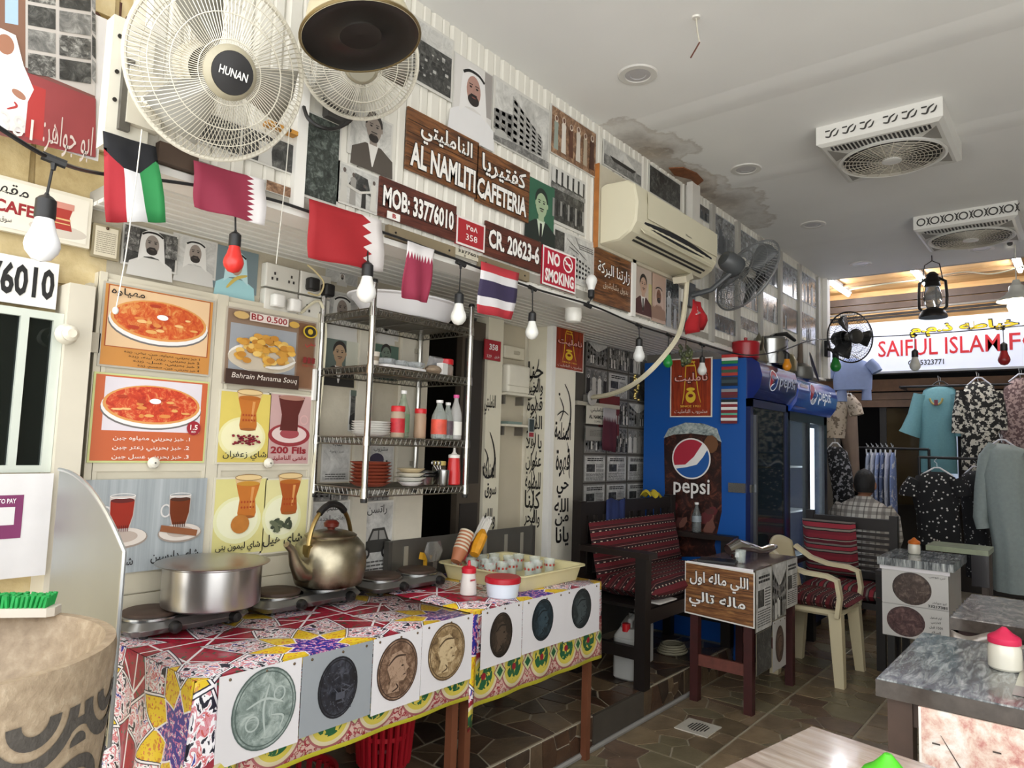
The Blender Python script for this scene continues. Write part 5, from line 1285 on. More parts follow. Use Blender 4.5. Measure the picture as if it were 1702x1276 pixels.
s = MB(); s.obx((2.03, 2.055, Z1+.026), .04, .03, .05, M('dcdad6', .5), Matrix.Rotation(R(15), 3, 'Z')); tag(s.build('tissue_packet'), 'small white packet beside the red lidded jar', 'packet')
s = MB(); rot = Matrix.Rotation(R(20), 3, 'X'); s.obx((2.035, 2.10, Z1+.045), .07, .03, .07, M('c9c9cc', .2, .6, noise=.4, scale=30), rot); tag(s.build('foil_bag'), 'crumpled silver foil bag behind the white packet', 'bag')
def jar(c, r, h, lidh, body, lid, lab, name='jar', label_m=None, cat='jar', group=None):
    c = V(c); t = thing(name, lab, cat, c, group)
    s = MB(); s.lathe([(r*.9,0),(r,.004),(r,h*.86),(r*.88,h*.93),(r*.86,h)], c, body, 24, None, True, True); s.build('body', t)
    s = MB(); s.lathe([(r*.98,h-.002),(r*1.0,h+.002),(r*1.0,h+lidh),(r*.93,h+lidh+.003),(0,h+lidh+.003)], c, lid, 24, None, True, True); s.build('lid', t)
    if label_m: s = MB(); s.lathe([(r+.0008,h*.18),(r+.0008,h*.72)], c, label_m, 24); s.build('paper_label', t)
    return t
redp = M('c01a22', .35)
jar((2.085, 2.09, Z1), .032, .055, .018, M('b9a99c', .15, trans=.5), redp, 'squat clear jar with red lid at the end of the second tier')
# third tier: white plates, spice jars and bottles
pl0 = None
for k in range(6):
    lab = 'white dinner plate in the stack on the third tier'
    if pl0 is None:
        s = MB(); s.lathe([(.045,0),(.05,.002),(.072,.012),(.074,.014),(.07,.013),(.045,.006),(.0,.005)], (1.703, 2.09, Z2), M('e2e0da', .3, noise=.04), 32, None, True); pl0 = tag(s.build('white_plate'), lab, 'plate', 'white plates stacked on the rack')
    else: dup(pl0, (1.703+.001*(k % 2), 2.09, Z2+.0085*k), lab)
redlab = M('b3242c', .5, noise=.5, scale=60)
jar((1.680+.105, 2.02+.015, Z2), .027, .10, .016, M('b9a48d', .2, trans=.2), redp, 'red labelled spice jar with red lid next to the white plates', label_m=redlab)
jar((1.915, 2.05, Z2), .024, .10, .014, M('b79a80', .25, trans=.2), redp, 'tan spice jar with red lid and no label')
def bottle(c, r, h, body, cap, lab, lm=None, neck=.35, name='bottle', l0=.12, l1=.5):
    c = V(c); t = thing(name, lab, 'bottle', c)
    s = MB(); s.lathe([(r*.85,0),(r,.005),(r,h*.5),(r*.92,h*.6),(r*neck*1.15,h*.84),(r*neck,h*.88),(r*neck,h*.95)], c, body, 22, None, True, True); s.build('body', t)
    s = MB(); s.lathe([(r*neck*1.25,h*.93),(r*neck*1.3,h*.94),(r*neck*1.3,h),(0,h+.001)], c, cap, 16, None, True, True); s.build('cap', t)
    if lm: s = MB(); s.lathe([(r+.001,h*l0),(r+.001,h*l1)], c, lm, 22); s.build('paper_label', t)
    return t
clr = M('cfd6d0', .08, trans=.7, noise=.04); whc = M('e5e3e0', .4)
bottle((1.855, 2.085, Z2), .026, .185, M('b4bfa8', .1, trans=.6), whc, 'clear oil bottle with white cap between the spice jars', M('6d8a6a', .5, noise=.3, scale=40))
bottle((1.985, 2.015, Z2), .031, .155, clr, whc, 'vinegar bottle with red and white fruit label', M('d0503c', .5, noise=.6, scale=25))
bottle((2.048, 2.03, Z2), .024, .150, clr, whc, 'slim bottle with dark label and white cap', M('5a4a52', .5, noise=.7, scale=40))
bottle((2.095, 2.03, Z2), .026, .185, M('d5d3cf', .1, trans=.5), M('d04a8c', .4), 'clear bottle with pink cap at the end of the third tier', M('dcdad2', .5), l0=.1, l1=.4)
s = MB(); s.obx((2.112, 2.09, Z2+.045), .05, .004, .09, M('dcdad5', .6), Matrix.Rotation(R(20), 3, 'Z')); tag(s.build('price_card'), 'folded white card behind the pink capped bottle', 'card')
# bottom tier
pb0 = None
for k in range(7):
    lab = 'terracotta brown plate in the stack on the bottom tier'
    if pb0 is None:
        s = MB(); s.lathe([(.05,0),(.055,.002),(.075,.014),(.077,.016),(.073,.016),(.05,.007),(.0,.006)], (1.71, 2.09, Z3), M('8d4430', .5, noise=.15), 32, None, True); pb0 = tag(s.build('brown_plate'), lab, 'plate', 'brown plates stacked on the rack')
    else: dup(pb0, (1.71+.002*(k % 3), 2.09, Z3+.0125*k), lab)
for k, (x, z, r, c, lab) in enumerate(((1.885, 0, .05, 'e0deda', 'white saucer under the small plates on the bottom tier'), (1.885, .017, .062, 'd5d6cb', 'pale green rimmed plate in the middle of the bottom tier'), (1.885, .034, .058, 'd9d2c0', 'cream plate on the pale green rimmed plate'), (1.885, .051, .056, 'c9b894', 'topmost tan plate of the small stack'))):
    s = MB(); s.lathe([(r*.6,0),(r*.65,.002),(r*.97,.014),(r,.016),(r*.95,.016),(r*.6,.006),(0,.005)], (x, 2.06, Z3+z), M(c, .35), 28, None, True); tag(s.build('small_plate'), lab, 'plate', 'small plates on the rack')
for k in range(3):
    s = MB(); s.lathe([(.035,0),(.04,.002),(.058,.03),(.06,.032),(.056,.031),(.036,.006),(0,.005)], (1.985, 2.09, Z3+.012*k), steel, 26, None, True)
    tag(s.build('steel_bowl'), ('steel bowl nested lowest beside the small plates', 'steel bowl nested second beside the small plates', 'steel bowl nested on top beside the small plates')[k], 'bowl', 'nested steel bowls')
s = MB(); s.lathe([(.022,0),(.023,.002),(.026,.06),(.025,.061),(.021,.004)], (2.03, 2.025, Z3), steel, 20, None, True); t = tag(s.build('cutlery_tumbler'), 'steel tumbler of spoons next to the ketchup bottle', 'tumbler')
for k in range(3): s = MB(); s.tube([(2.03+.006*k, 2.025, Z3+.01), (2.015-.008*k, 2.03+.01*k, Z3+.08)], .002, steel, 5); s.ell((2.013-.009*k, 2.03+.011*k, Z3+.088), (.007,.004,.01), steel, 8, 6); s.build('spoon', t)
jar((2.065, 2.085, Z3), .028, .08, .012, M('5a5648', .2, trans=.4), M('b9a860', .4), 'dark glass jar with yellow lid behind the ketchup bottle')
c = V((2.10, 2.035, Z3)); t = thing('ketchup_bottle', 'red squeeze bottle with white nozzle on the bottom tier', 'bottle', c)
s = MB(); s.lathe([(.026,0),(.029,.004),(.028,.05),(.024,.1),(.022,.112)], c, M('c02a2a', .3, noise=.15), 22, None, True, True); s.build('body', t)
s = MB(); s.lathe([(.024,.11),(.024,.122),(.012,.126),(.006,.135),(.003,.158),(.0,.159)], c, M('e0dcd4', .4), 18, None, True); s.build('nozzle', t)

# ================================================================ sockets, cables and cords
t = thing('socket_bank', 'bank of white wall sockets with plugs beside the cupboard', 'sockets', P(487, 490, Y=2.335))
a = P(436, 436, Y=2.335); zt_ = a.z; 
for r_ in range(2):
    for c_ in range(2):
        x0 = a.x+.005+c_*.145; z1 = zt_-.0-r_*.095; s = MB(); s.rbx(x0, x0+.14, 2.312, MW, z1-.088, z1, .006, M('d3d0c6', .4)); pl_ = s.build('socket_plate', t)
        for k in (0, 1):
            x = x0+.035+.07*k
            for dx, dz in ((0,.012),(-.010,-.008),(.010,-.008)): e = MB(); e.bx(x+dx-.003, x+dx+.003, 2.309, 2.313, z1-.048+dz-.005, z1-.048+dz+.005, M('3a3733', .5)); e.build('pin_hole', pl_)
for x, z, m in ((a.x+.19, zt_-.05, blk), (a.x+.26, zt_-.06, blk), (a.x+.045, zt_-.14, wt), (a.x+.115, zt_-.145, wt)):
    s = MB(); s.rbx(x-.024, x+.024, 2.27, 2.31, z-.024, z+.024, .012, m); s.build('plug', t)
cw_ = M('d6cfb4', .5)
def cable(name, pts, r, m, label, cat='cable'):
    s = MB(); q = [V(p) for p in pts]; res = []
    for i in range(len(q)-1):
        p0, p1, p2, p3 = q[max(i-1,0)], q[i], q[i+1], q[min(i+2,len(q)-1)]
        for j in range(6):
            u = j/6; res.append(.5*(2*p1+(p2-p0)*u+(2*p0-5*p1+4*p2-p3)*u*u+(3*p1-p0-3*p2+p3)*u**3))
    res.append(q[-1]); s.tube(res, r, m, 6); return tag(s.build(name), label, cat)
cable('power_cable', [P(500,520,Y=2.30), P(530,500,Y=2.30), P(541,540,Y=2.30), P(537,620,Y=2.30), P(527,720,Y=2.30), P(517,820,Y=2.30), P(512,880,Y=2.30), P(505,905,Y=2.30)], .006, cw_, 'cream power cable running down beside the menu posters')
cable('plug_lead', [P(511,440,Y=2.28), P(525,452,Y=2.27), P(538,470,Y=2.27), P(530,490,Y=2.28), P(512,486,Y=2.28)], .0035, M('cbb98a', .5), 'yellowish plug lead looped at the sockets')
# ================================================================ fans
def frame(d):
    d = V(d).normalized(); a = V((0,0,1)).cross(d); a = a.normalized(); b = d.cross(a); return d, a, b
def cage(s, c, d, R0, depth, m, n, wr, rings=(.35,.62,.82), hub=.22):
    d, a, b = frame(d); c = V(c)
    pt = lambda r, t, h: c + (a*math.cos(t)+b*math.sin(t))*r + d*h
    hh = lambda r: depth*(1-((r/R0)**2.6))
    for i in range(n):
        t = 2*math.pi*i/n; s.tube([pt(R0*k, t+.18*(1-k), hh(R0*k)) for k in (hub, .4, .6, .78, .9, .97, 1.0)], wr, m, 3)
    for k in rings: s.tube([pt(R0*k, 2*math.pi*i/40, hh(R0*k)+.001) for i in range(40)], wr*1.2, m, 4, True)
def blades(s, c, d, R0, m, n=3, tw=.5):
    d, a, b = frame(d); c = V(c)
    for k in range(n):
        for sgn in (1,):
            vs = []; N = 6
            for i in range(N+1):
                r = R0*(.15+.75*i/N); w_ = .55*(1-.25*i/N)*(.5+.5*min(1, i/2))
                for e in (-1, 0, 1):
                    t = 2*math.pi*k/n+e*w_*.9; vs.append(c+(a*math.cos(t)+b*math.sin(t))*r+d*(e*.025))
            s.add(vs, [(3*i+j, 3*i+j+1, 3*i+3+j+1, 3*i+3+j) for i in range(N) for j in (0,1)], m)
def wall_fan(c, d, R0, label, mwire, mbody, hubm, mount, depth=.07, n=96, wr=.0011, txt=None, bm=None):
    c = V(c); dd, a, b = frame(d); t = thing('wall_fan', label, 'fan', mount)
    s = MB(); cage(s, c, dd, R0, depth, mwire, n, wr); g1 = s.build('front_grille', t)
    s = MB(); cage(s, c-dd*.012, -dd, R0, depth*1.15, mwire, n, wr, (.5,.8), .3); s.build('rear_grille', t)
    s = MB(); s.tube([c+(a*math.cos(q)+b*math.sin(q))*R0-dd*.006 for q in [2*math.pi*i/60 for i in range(60)]], .006, mwire, 8, True); s.build('grille_rim', t)
    s = MB(); s.lathe([(R0*.29,-.012),(R0*.30,0),(R0*.27,.01),(R0*.235,.014)], c+dd*depth*.98, M('a39c86' if bm is None else '2a2a2b', .4, noise=.2, scale=30), 36, dd); s.lathe([(R0*.235,.012),(R0*.23,.016),(0,.018)], c+dd*depth*.98, hubm, 36, dd); hb = s.build('hub_badge', t)
    s = MB(); blades(s, c, dd, R0, bm or M('8f8c82', .3, noise=.1), 3); s.lathe([(R0*.18,-.03),(R0*.18,.02),(R0*.1,.035),(0,.036)], c, M('77746c', .4), 20, dd); s.build('blades', t, solid=.003)
    s = MB(); s.lathe([(.0,-.20),(.045,-.195),(.058,-.17),(.062,-.09),(.05,-.07)], c, mbody, 24, dd); s.build('motor_housing', t)
    e = c-dd*.13; mnt = V(mount)
    s = MB(); s.tube([e-V((0,0,.05)), (e+mnt)/2-V((0,0,.06)), mnt], .016, mbody, 8); s.build('arm', t)
    s = MB(); s.bx(mnt.x-.04, mnt.x+.04, mnt.y-.01, mnt.y+.02, mnt.z-.07, mnt.z+.07, mbody); s.build('wall_plate', t)
    if txt:
        f = Flat(c+dd*(depth*.98+.0195), b.cross(dd), b, .0006); f.text(txt, -R0*.16, -R0*.045, R0*.16, R0*.045, 'e4e3df', .02); f.build('lettering', hb)
    return t
cwire = M('cfcabb', .4, noise=.12); gdark = M('3d3f40', .4, noise=.1)
fc = P(366, 118, D=1.62); 
s = MB(); bx_ = P(205, 170, Y=1.80); mx0, mx1 = P(178,170,Y=1.79).x, P(236,170,Y=1.79).x
s.bx(mx0, mx1+.02, 1.79, 1.835, SOF-.0, 2.36, M('d5d1c2', .6, noise=.1)); mb_o = s.build('fan_board'); tag(mb_o, 'white mounting board with steel bracket at the wall end', 'board')
s = MB(); s.bx(mx0+.025, mx0+.05, 1.775, 1.79, 2.08, 2.26, M('6f6c66', .4, .7)); s.build('bracket', mb_o)
for z in (2.06, 2.15, 2.22, 2.31): s = MB(); s.cyl((mx0+.015, 1.789, z), (mx0+.015, 1.786, z), .005, M('3a3733', .4, .6)); s.build('bolt', mb_o)
toc = (CAM-fc).normalized(); fd = (toc+V((.30,-.05,.06))).normalized()
wall_fan(fc, fd, .198, 'large cream wall fan with dusty cage beside the corner board', cwire, M('c9c3b2', .5), M('1c1b1d', .35), (mx1-.0, 1.78, 2.17), txt='HUNAN', n=110)
fc2 = P(598, 100, D=2.06); fd2 = ((CAM-fc2).normalized()+V((.1,0,-.22))).normalized()
wall_fan(fc2, fd2, .170, 'second cream wall fan partly hidden by the hanging pot lamp', cwire, M('4a4845', .5), M('8d8877', .4), (1.27, 1.80, 2.42), n=100)
fc3 = P(1243, 458, Y=1.52); fd3 = V((.80,-.42,-.42)).normalized()
wall_fan(fc3, fd3, .235, 'dark grey wall fan tilted down past the air conditioner', M('7d7f80', .35, .4), M('4b4e50', .4), gdark, (fc3.x-.16, 1.80, 2.27), n=80, wr=.0016, bm=M('55585a', .3))
# pull cords
cable('pull_cord', [P(236,215,D=1.62), P(222,330,D=1.62), P(208,430,D=1.62), P(193,512,D=1.62)], .0014, M('d9d6cc', .6), 'thin white pull cord hanging from the large fan', 'cord')
k = P(192, 516, D=1.62); s = MB(); s.ell(k, (.007,.007,.009), M('e0ddd4', .5), 10, 8); tag(s.build('cord_bead'), 'small white bead at the end of the pull cord', 'bead')
cable('pull_cord', [P(483,190,D=2.02), P(474,300,D=2.02), P(463,400,D=2.02), P(459,438,D=2.02)], .0014, M('cfccc2', .6), 'thin pull cord hanging from the second fan to the sockets', 'cord')
# hanging pot lamp
lc = P(600, 62, D=1.55); t = thing('pot_lamp', 'cream enamel dome lamp with blackened underside hanging by the fans', 'lamp', lc); ax = V((-.10,.16,1)).normalized()
enam = M('bdb496', .35, .2, noise=.3, scale=10)
s = MB(); s.lathe([(.128,-.004),(.132,.0),(.130,.006),(.120,.02),(.108,.06),(.085,.10),(.05,.125),(.03,.13)], lc, enam, 44, ax); s.build('shade', t)
s = MB(); s.lathe([(.127,-.002),(.12,.004),(.09,.008),(.05,.005),(.046,.002),(.03,.004),(.0,.006)], lc, M('23211f', .4, .3, noise=.5, scale=14), 44, ax); s.build('underside', t)
s = MB(); s.tube([lc+ax*.0+(V((math.cos(q), math.sin(q), 0))-ax*ax.dot(V((math.cos(q), math.sin(q), 0)))).normalized()*.13 for q in [2*math.pi*i/48 for i in range(48)]], .004, M('8d7c58', .3, .8), 6, True); s.build('rim', t)
s = MB(); s.tube([lc+ax*.12, lc+ax*.2, V((lc.x, lc.y, CZ))], .006, blk, 6); s.build('cord', t)
s = MB(); s.lathe([(.03,.12),(.032,.15),(.022,.18),(0,.182)], lc, blk, 16, ax); s.build('holder', t)
# ================================================================ air conditioner
AX0, AX1 = P(987, 330, Y=1.84).x, P(1183, 430, Y=1.66).x
AX0, AX1 = 2.80, 3.72; az0, az1 = 2.33, 2.625; AY = SW-.0
s = MB(); s.bx(AX0-.02, AX1+.1, SW-.022, SW-.002, az0-.015, az1+.10, M('c5bda8', .6, noise=.15)); bo = tag(s.build('backing_board'), 'stained backing board behind the air conditioner', 'board')
s = MB(); s.bx(AX0-.026, AX0-.021, SW-.028, SW-.002, az0-.02, az1+.10, M('a5672f', .7, noise=.4, scale=20)); s.build('rusty_edge', bo)
acm = M('d5cfb6', .4, noise=.05, scale=3)
ac = thing('air_conditioner', 'cream split air conditioner with open louvre on the board wall', 'air conditioner', ((AX0+AX1)/2, SW-.1, az0))
prof = [(SW-.026,az1-.01),(SW-.05,az1),(SW-.17,az1-.005),(SW-.205,az1-.03),(SW-.225,az1-.12),(SW-.218,az0+.085),(SW-.19,az0+.04),(SW-.13,az0+.005),(SW-.026,az0)]
n_ = len(prof)
def ac_ring(x, k=1.0): return [(x, SW-.026+(y-(SW-.026))*k, az0+.14+(z-az0-.14)*k) for y, z in prof]
s = MB(); s.loft([ac_ring(AX0, .96), ac_ring(AX0+.012), ac_ring(AX1-.012), ac_ring(AX1, .96)], acm, True, True); s.build('casing', ac, sharp=25)
s = MB(); s.bx(AX0+.10, AX1-.02, SW-.2275, SW-.2265, az0+.115, az1-.05, acm); s.build('front_panel', ac)
s = MB(); pts = []
for i in range(13): pts.append((AX0+.08+(AX1-AX0-.16)*i/12, az0+.095+.022*math.sin(math.pi*i/12)))
pts2 = [(x, az0+.082-.012*math.sin(math.pi*i/12)) for i, (x, z) in enumerate(pts)]
s.add([(x, SW-.2235, z) for x, z in pts]+[(x, SW-.214, z) for x, z in pts2], [(i, i+1, 13+i+1, 13+i) for i in range(12)], M('15171c', .5)); s.build('air_outlet', ac)
ly = V((0, SW-.205, az0+.062)); 
s = MB(); s.obx(((AX0+AX1)/2, SW-.212, az0+.058), AX1-AX0-.14, .004, .05, acm, Matrix.Rotation(R(-38), 3, 'X')); s.build('louvre', ac)
for dz, dy in ((.028,-.178),(.018,-.158)):
    s = MB(); s.obx(((AX0+AX1)/2, SW+dy, az0+dz+.002), AX1-AX0-.16, .010, .006, M('2b2a28', .5), Matrix.Rotation(R(-35), 3, 'X')); s.build('vent_line', ac)
f = Flat((0, SW-.2275, 0), UX, WZ); f.text('Hisense', AX0+.50, az0+.135, AX0+.57, az0+.147, '3b3a38'); f.build('lettering', ac)
cable('drain_hose', [P(1142,462,Y=1.70), P(1139,500,Y=1.70), P(1133,540,Y=1.68), P(1120,570,Y=1.68), P(1085,612,Y=1.75), P(1050,640,Y=1.9), P(1015,655,Y=2.1), P(985,660,Y=2.3)], .014, M('cfc8ae', .5, noise=.15), 'white corrugated drain hose sagging from the air conditioner', 'hose')
s = MB(); k = P(1135, 462, Y=1.72); s.obx(k, .09, .08, .035, M('c9c2ac', .5, noise=.2), Matrix.Rotation(R(-25), 3, 'Y')); tag(s.build('pipe_cover'), 'small cream pipe cover at the air conditioner corner', 'cover')
# post from the wall up to the leak
s = MB(); k = P(1150, 300, Y=SW-.03); s.bx(k.x-.05, k.x+.05, SW-.06, SW-.022, 2.60, CZ, M('d3d0c8', .5)); tag(s.build('pipe_casing'), 'white boxed pipe rising to the stained ceiling', 'casing')
s = MB(); a = P(437, 203, Y=SW); b = P(486, 230, Y=SW); s.bx(a.x, b.x, SW-.03, SW-.002, b.z, a.z, M('c08a3a', .6, noise=.25, scale=14)); r = tag(s.build('wooden_block'), 'small varnished wooden block behind the large fan', 'block')
for u in (.3, .7): s = MB(); x = a.x+(b.x-a.x)*u; s.cyl((x, SW-.03, (a.z+b.z)/2), (x, SW-.032, (a.z+b.z)/2), .006, M('3a2a18', .6)); s.build('screw_hole', r)
cable('fan_lead', [P(505,178,Y=1.79), P(512,196,Y=1.76), P(530,210,Y=1.74), P(555,214,Y=1.74), P(578,204,Y=1.77), P(590,190,Y=1.79)], .006, blk, 'black lead looping below the second fan')
s = MB(); a = P(258, 238, Y=SW); b = P(322, 268, Y=SW); s.bx(a.x, b.x, SW-.028, SW-.003, SOF+.004, a.z, M('4a3a2e', .7, noise=.3, scale=12)); tag(s.build('brown_board'), 'dark brown board end below the large fan', 'board')
# ================================================================ festoon lights and flags
blkr = M('1a1a1b', .5, noise=.1)
CB = [P(-20,200,D=1.22), P(82,262,D=1.36), P(165,288,Y=1.78), P(300,304,Y=1.795), P(445,330,Y=1.79), P(545,362,Y=1.79), P(640,387,Y=1.79), P(762,432,Y=1.785), P(884,478,Y=1.785), P(985,508,Y=1.785), P(1060,540,Y=1.78), P(1110,556,Y=1.775), P(1167,572,Y=1.74), P(1240,590,Y=1.64), P(1300,582,Y=1.60), P(1345,566,Y=1.57), P(1385,563,X=6.0), P(1521,556,X=6.2), P(1650,546,X=6.3), P(1790,532,X=6.4)]
cable('festoon_cable', CB, .0045, blkr, 'black festoon cable strung along the wall and across the room')
def festoon(px, py, col, label, r=.031, top=None, up=False, emit=0., **pl_):
    c = P(px, py, **pl_); d = -1 if up else 1
    t = thing('festoon_bulb', label, 'bulb', c); t['group'] = 'festoon bulbs'
    ax = (0,0,d)
    s = MB(); s.lathe([(.002,-r*1.02),(r*.55,-r*.86),(r*.9,-r*.4),(r,0),(r*.93,r*.42),(r*.72,r*.9),(r*.56,r*1.5),(r*.52,r*1.75)], c, M(col, .3, noise=.04, emit=emit), 24, ax); s.build('globe', t)
    s = MB(); s.lathe([(r*.56,r*1.7),(r*.6,r*1.8),(r*.58,r*2.9),(r*.4,r*3.1),(r*.16,r*3.25),(.003,r*3.4)], c, blkr, 16, ax, True); s.build('socket', t)
    if top is not None:
        s = MB(); s.tube([c+V((0,0,d*r*3.2)), V(top)], .0026, blkr, 6); s.build('lead', t)
        s = MB(); e = V(top); s.tube([e+V((-.02,.004,.004)), e, e+V((.02,-.004,-.004))], .009, blkr, 8); s.tube([e+V((0,0,.006)), e-V((0,0,.02*d))], [.008,.004], blkr, 8); s.build('tee', t)
    return t
festoon(70, 408, 'e9eaec', 'large white bulb hanging nearest, before the cafe sign', .031, P(90,266,D=1.36), D=1.36)
festoon(388, 437, 'd0322c', 'red bulb hanging below the maroon serrated flag', .027, P(391,340,Y=1.795), Y=1.79)
festoon(609, 487, 'e6e6e2', 'white bulb hanging under the red serrated flag', .031, P(611,404,Y=1.785), Y=1.76)
festoon(762, 527, 'e6e6e0', 'white bulb hanging between the upright flag and the striped flag', .029, P(766,438,Y=1.785), Y=1.77)
festoon(884, 553, 'e6e6e0', 'white bulb hanging before the calligraphy pillar', .028, P(885,479,Y=1.785), Y=1.78)
festoon(983, 466, 'd9dad6', 'white bulb pointing upward beside the no smoking sign', .027, P(977,508,Y=1.785), True, Y=1.77)
festoon(1062, 592, 'd9dad8', 'white bulb hanging over the bench', .030, P(1062,541,Y=1.78), Y=1.78)
festoon(1110, 603, '1f8a3c', 'green bulb hanging beside the drinks cooler poster', .026, P(1112,557,Y=1.775), Y=1.775)
festoon(1167, 616, 'd2d3d0', 'white bulb hanging before the cooler poster', .027, P(1167,573,Y=1.74), Y=1.74)
festoon(1308, 609, 'd98a1e', 'orange bulb resting against the cooler header', .030, P(1303,583,Y=1.60), Y=1.575)
festoon(1389, 609, '1f7a30', 'green bulb hanging under the black fan', .042, P(1388,563,X=6.0), X=6.0)
festoon(1521, 608, 'b9b8b2', 'dull white bulb hanging before the shop sign telephone number', .040, P(1521,556,X=6.2), X=6.2)
festoon(1669, 598, '8d1f22', 'dark red bulb hanging before the shop sign', .040, P(1667,545,X=6.3), X=6.3)
c = P(953, 521, Y=1.90); s = MB(); s.lathe([(.02,-.046),(.034,-.04),(.041,-.02),(.041,.02),(.034,.042),(.02,.05)], c, M('e4e2da', .3), 24, None, True, True); t = tag(s.build('jar_lamp'), 'white glass jar lamp under the soffit above the pillar poster', 'lamp')
s = MB(); s.cyl(c+V((0,0,.05)), (c.x, c.y, SOF-.002), .018, M('cfccc2', .5)); s.build('base', t)

def flag(corners, Y, polys, label, amp=.006, group='bunting flags'):
    """corners: four spots TL, TR, BR, BL on the plane Y; polys: (uv polygon, colour), v=1 on top"""
    q = [P(a, b, Y=Y) for a, b in corners]; s = MB()
    def at(u, v):
        p = (q[0]*(1-u)+q[1]*u)*v + (q[3]*(1-u)+q[2]*u)*(1-v)
        return p + V((0, amp*math.sin(u*9+v*3)*(1.2-v)-.001+amp*.5*math.sin(v*7+u*2), 0))
    for poly, col in polys:
        m = M(col, .75, noise=.08, scale=20)
        for i in range(10):
            a = clip(clip(poly, -1, 0, -i/10), 1, 0, (i+1)/10)
            for j in range(6):
                b = clip(clip(a, 0, -1, -j/6), 0, 1, (j+1)/6) if len(a) > 2 else []
                if len(b) > 2: s.add([at(u, v) for u, v in b], [tuple(range(len(b)))], m)
    seen = {}; nv = []; mp = []
    for p in s.v:
        k = (round(p.x, 5), round(p.y, 5), round(p.z, 5))
        if k not in seen: seen[k] = len(nv); nv.append(p)
        mp.append(seen[k])
    s.v = nv; keep = [(g, m_) for g, m_ in (([i for j, i in enumerate([mp[x] for x in f]) if i != [mp[x] for x in f][j-1]], mi) for f, mi in zip(s.f, s.mi)) if len(g) > 2]
    s.f = [g for g, _ in keep]; s.mi = [m_ for _, m_ in keep]
    return tag(s.build('pennant_flag', sharp=80, solid=.0008), label, 'flag', group)
def serr(n, u0, du, field, white, vert=False):
    """field left, serrated white right"""
    pts = [(u0 if k % 2 == 0 else u0+du, k/(2*n)) for k in range(2*n+1)]
    a = []; out = []
    for k in range(2*n):
        p0, p1 = pts[k], pts[k+1]
        out.append(([(0,p0[1]), p0, p1, (0,p1[1])], field)); out.append(([p0, (1,p0[1]), (1,p1[1]), p1], white))
    if vert: out = [([(v, 1-u) for u, v in p], c) for p, c in [([(1-u, v) for u, v in p], c) for p, c in out]]
    return out
flag([(171,217),(259,244),(277,369),(176,369)], 1.76, [([(0,1),(1,1),(1,.83),(.62,.60),(.32,.62),(0,.80)][::-1], '16171c'), ([(0,.80),(.32,.62),(.34,0),(0,0)], 'a5242e'), ([(.32,.62),(.62,.60),(.68,0),(.34,0)], 'dededf'), ([(.62,.60),(1,.83),(1,0),(.68,0)], '2a8548')], 'hanging flag of red, white and green with black top, under the fan board')
flag([(322,266),(440,299),(441,374),(323,344)], 1.775, serr(9, .74, .1, '8d2a42', 'e0dcdc'), 'maroon flag with small white serrated edge below the large fan')
flag([(514,330),(634,366),(638,452),(512,428)], 1.772, serr(5, .72, .12, '9c1a22', 'd6d0ce'), 'bright red flag with five white teeth before the soffit')
flag([(678,400),(722,415),(711,503),(667,494)], 1.76, serr(9, .70, .14, '8f2a44', 'dcd8d8', True), 'upright maroon flag with white serrated top above the rack')
flag([(800,434),(863,454),(851,531),(793,519)], 1.77, [([(0,a),(1,a),(1,b),(0,b)], c) for a, b, c in ((0,.17,'b5323c'),(.17,.34,'d9d6d8'),(.34,.66,'352c4c'),(.66,.83,'d9d6d8'),(.83,1,'b5323c'))], 'flag striped red, white and dark blue before the doorway')
flag([(1153,497),(1165,502),(1174,548),(1141,556)], 1.70, [([(0,0),(1,0),(1,1),(0,1)], 'b01c24'), ([(.2,.55),(.8,.6),(.7,.85),(.35,.9)], 'd0c6c4')], 'small red flag drooping beside the drain hose', .02)

# ================================================================ pillar, niche and recess
BK = M('1b1918', .6, noise=.1)
def logo_poster(TL, BR, Y=None, X=None, label=''):
    if Y is not None: o, w, h = fr(TL, BR, Y, .006); U = UX
    else:
        a = P(*TL, X=X); b = P(*BR, X=X); o = V((X-.004, a.y, b.z)); w = a.y-b.y; h = a.z-b.z; U = V((0,-1,0))
    wm = node_mat('red_wood_print', lambda n, l, tc: (ramp(n, l, noise(n, l, mapping(n, l, tc.outputs['Object'], (14,14,1.5)), 4, 6, .6, .4), [(.3,'6d2012'),(.7,'a8401e')]), None), .35)
    s = MB(); N = U.cross(WZ); s.prism([(0,0),(w,0),(w,h),(0,h)], o-N*.003, U, WZ, .003, M('dcd6cc', .35)); r = tag(s.build('drink_poster'), label, 'poster')
    f = Flat(o, U, WZ); f.rect(w*.03, h*.02, w*.97, h*.98, wm)
    ye = 'd9b62e'; f.stroke([(w*.42,h*.96),(w*.38,h*.85),(w*.36,h*.6),(w*.34,h*.4),(w*.30,h*.22)], w*.02, ye); f.stroke([(w*.52,h*.96),(w*.6,h*.85),(w*.64,h*.6),(w*.68,h*.4),(w*.74,h*.24)], w*.02, ye)
    for v in (.92, .86): f.rect(w*.40, h*v, w*.6, h*(v+.02), ye)
    f.ell(w*.5, h*.34, w*.12, h*.10, ye); f.ell(w*.5, h*.36, w*.06, h*.03, '7a2412'); f.ell(w*.5, h*.47, w*.1, h*.03, ye); f.build('print', r)
    g = Flat(o, U, WZ); g.k = 24; g.text('نامليت', w*.10, h*.56, w*.92, h*.76, '2a1008', .05); g.text('نامليت', w*.12, h*.575, w*.90, h*.745, 'e2a8a0', .015); g.text('SINCE 1921', w*.26, h*.165, w*.74, h*.2, 'e0b040', .02); g.text('مشروب النامليت', w*.12, h*.05, w*.9, h*.13, 'e3cfc4'); g.build('lettering', r)
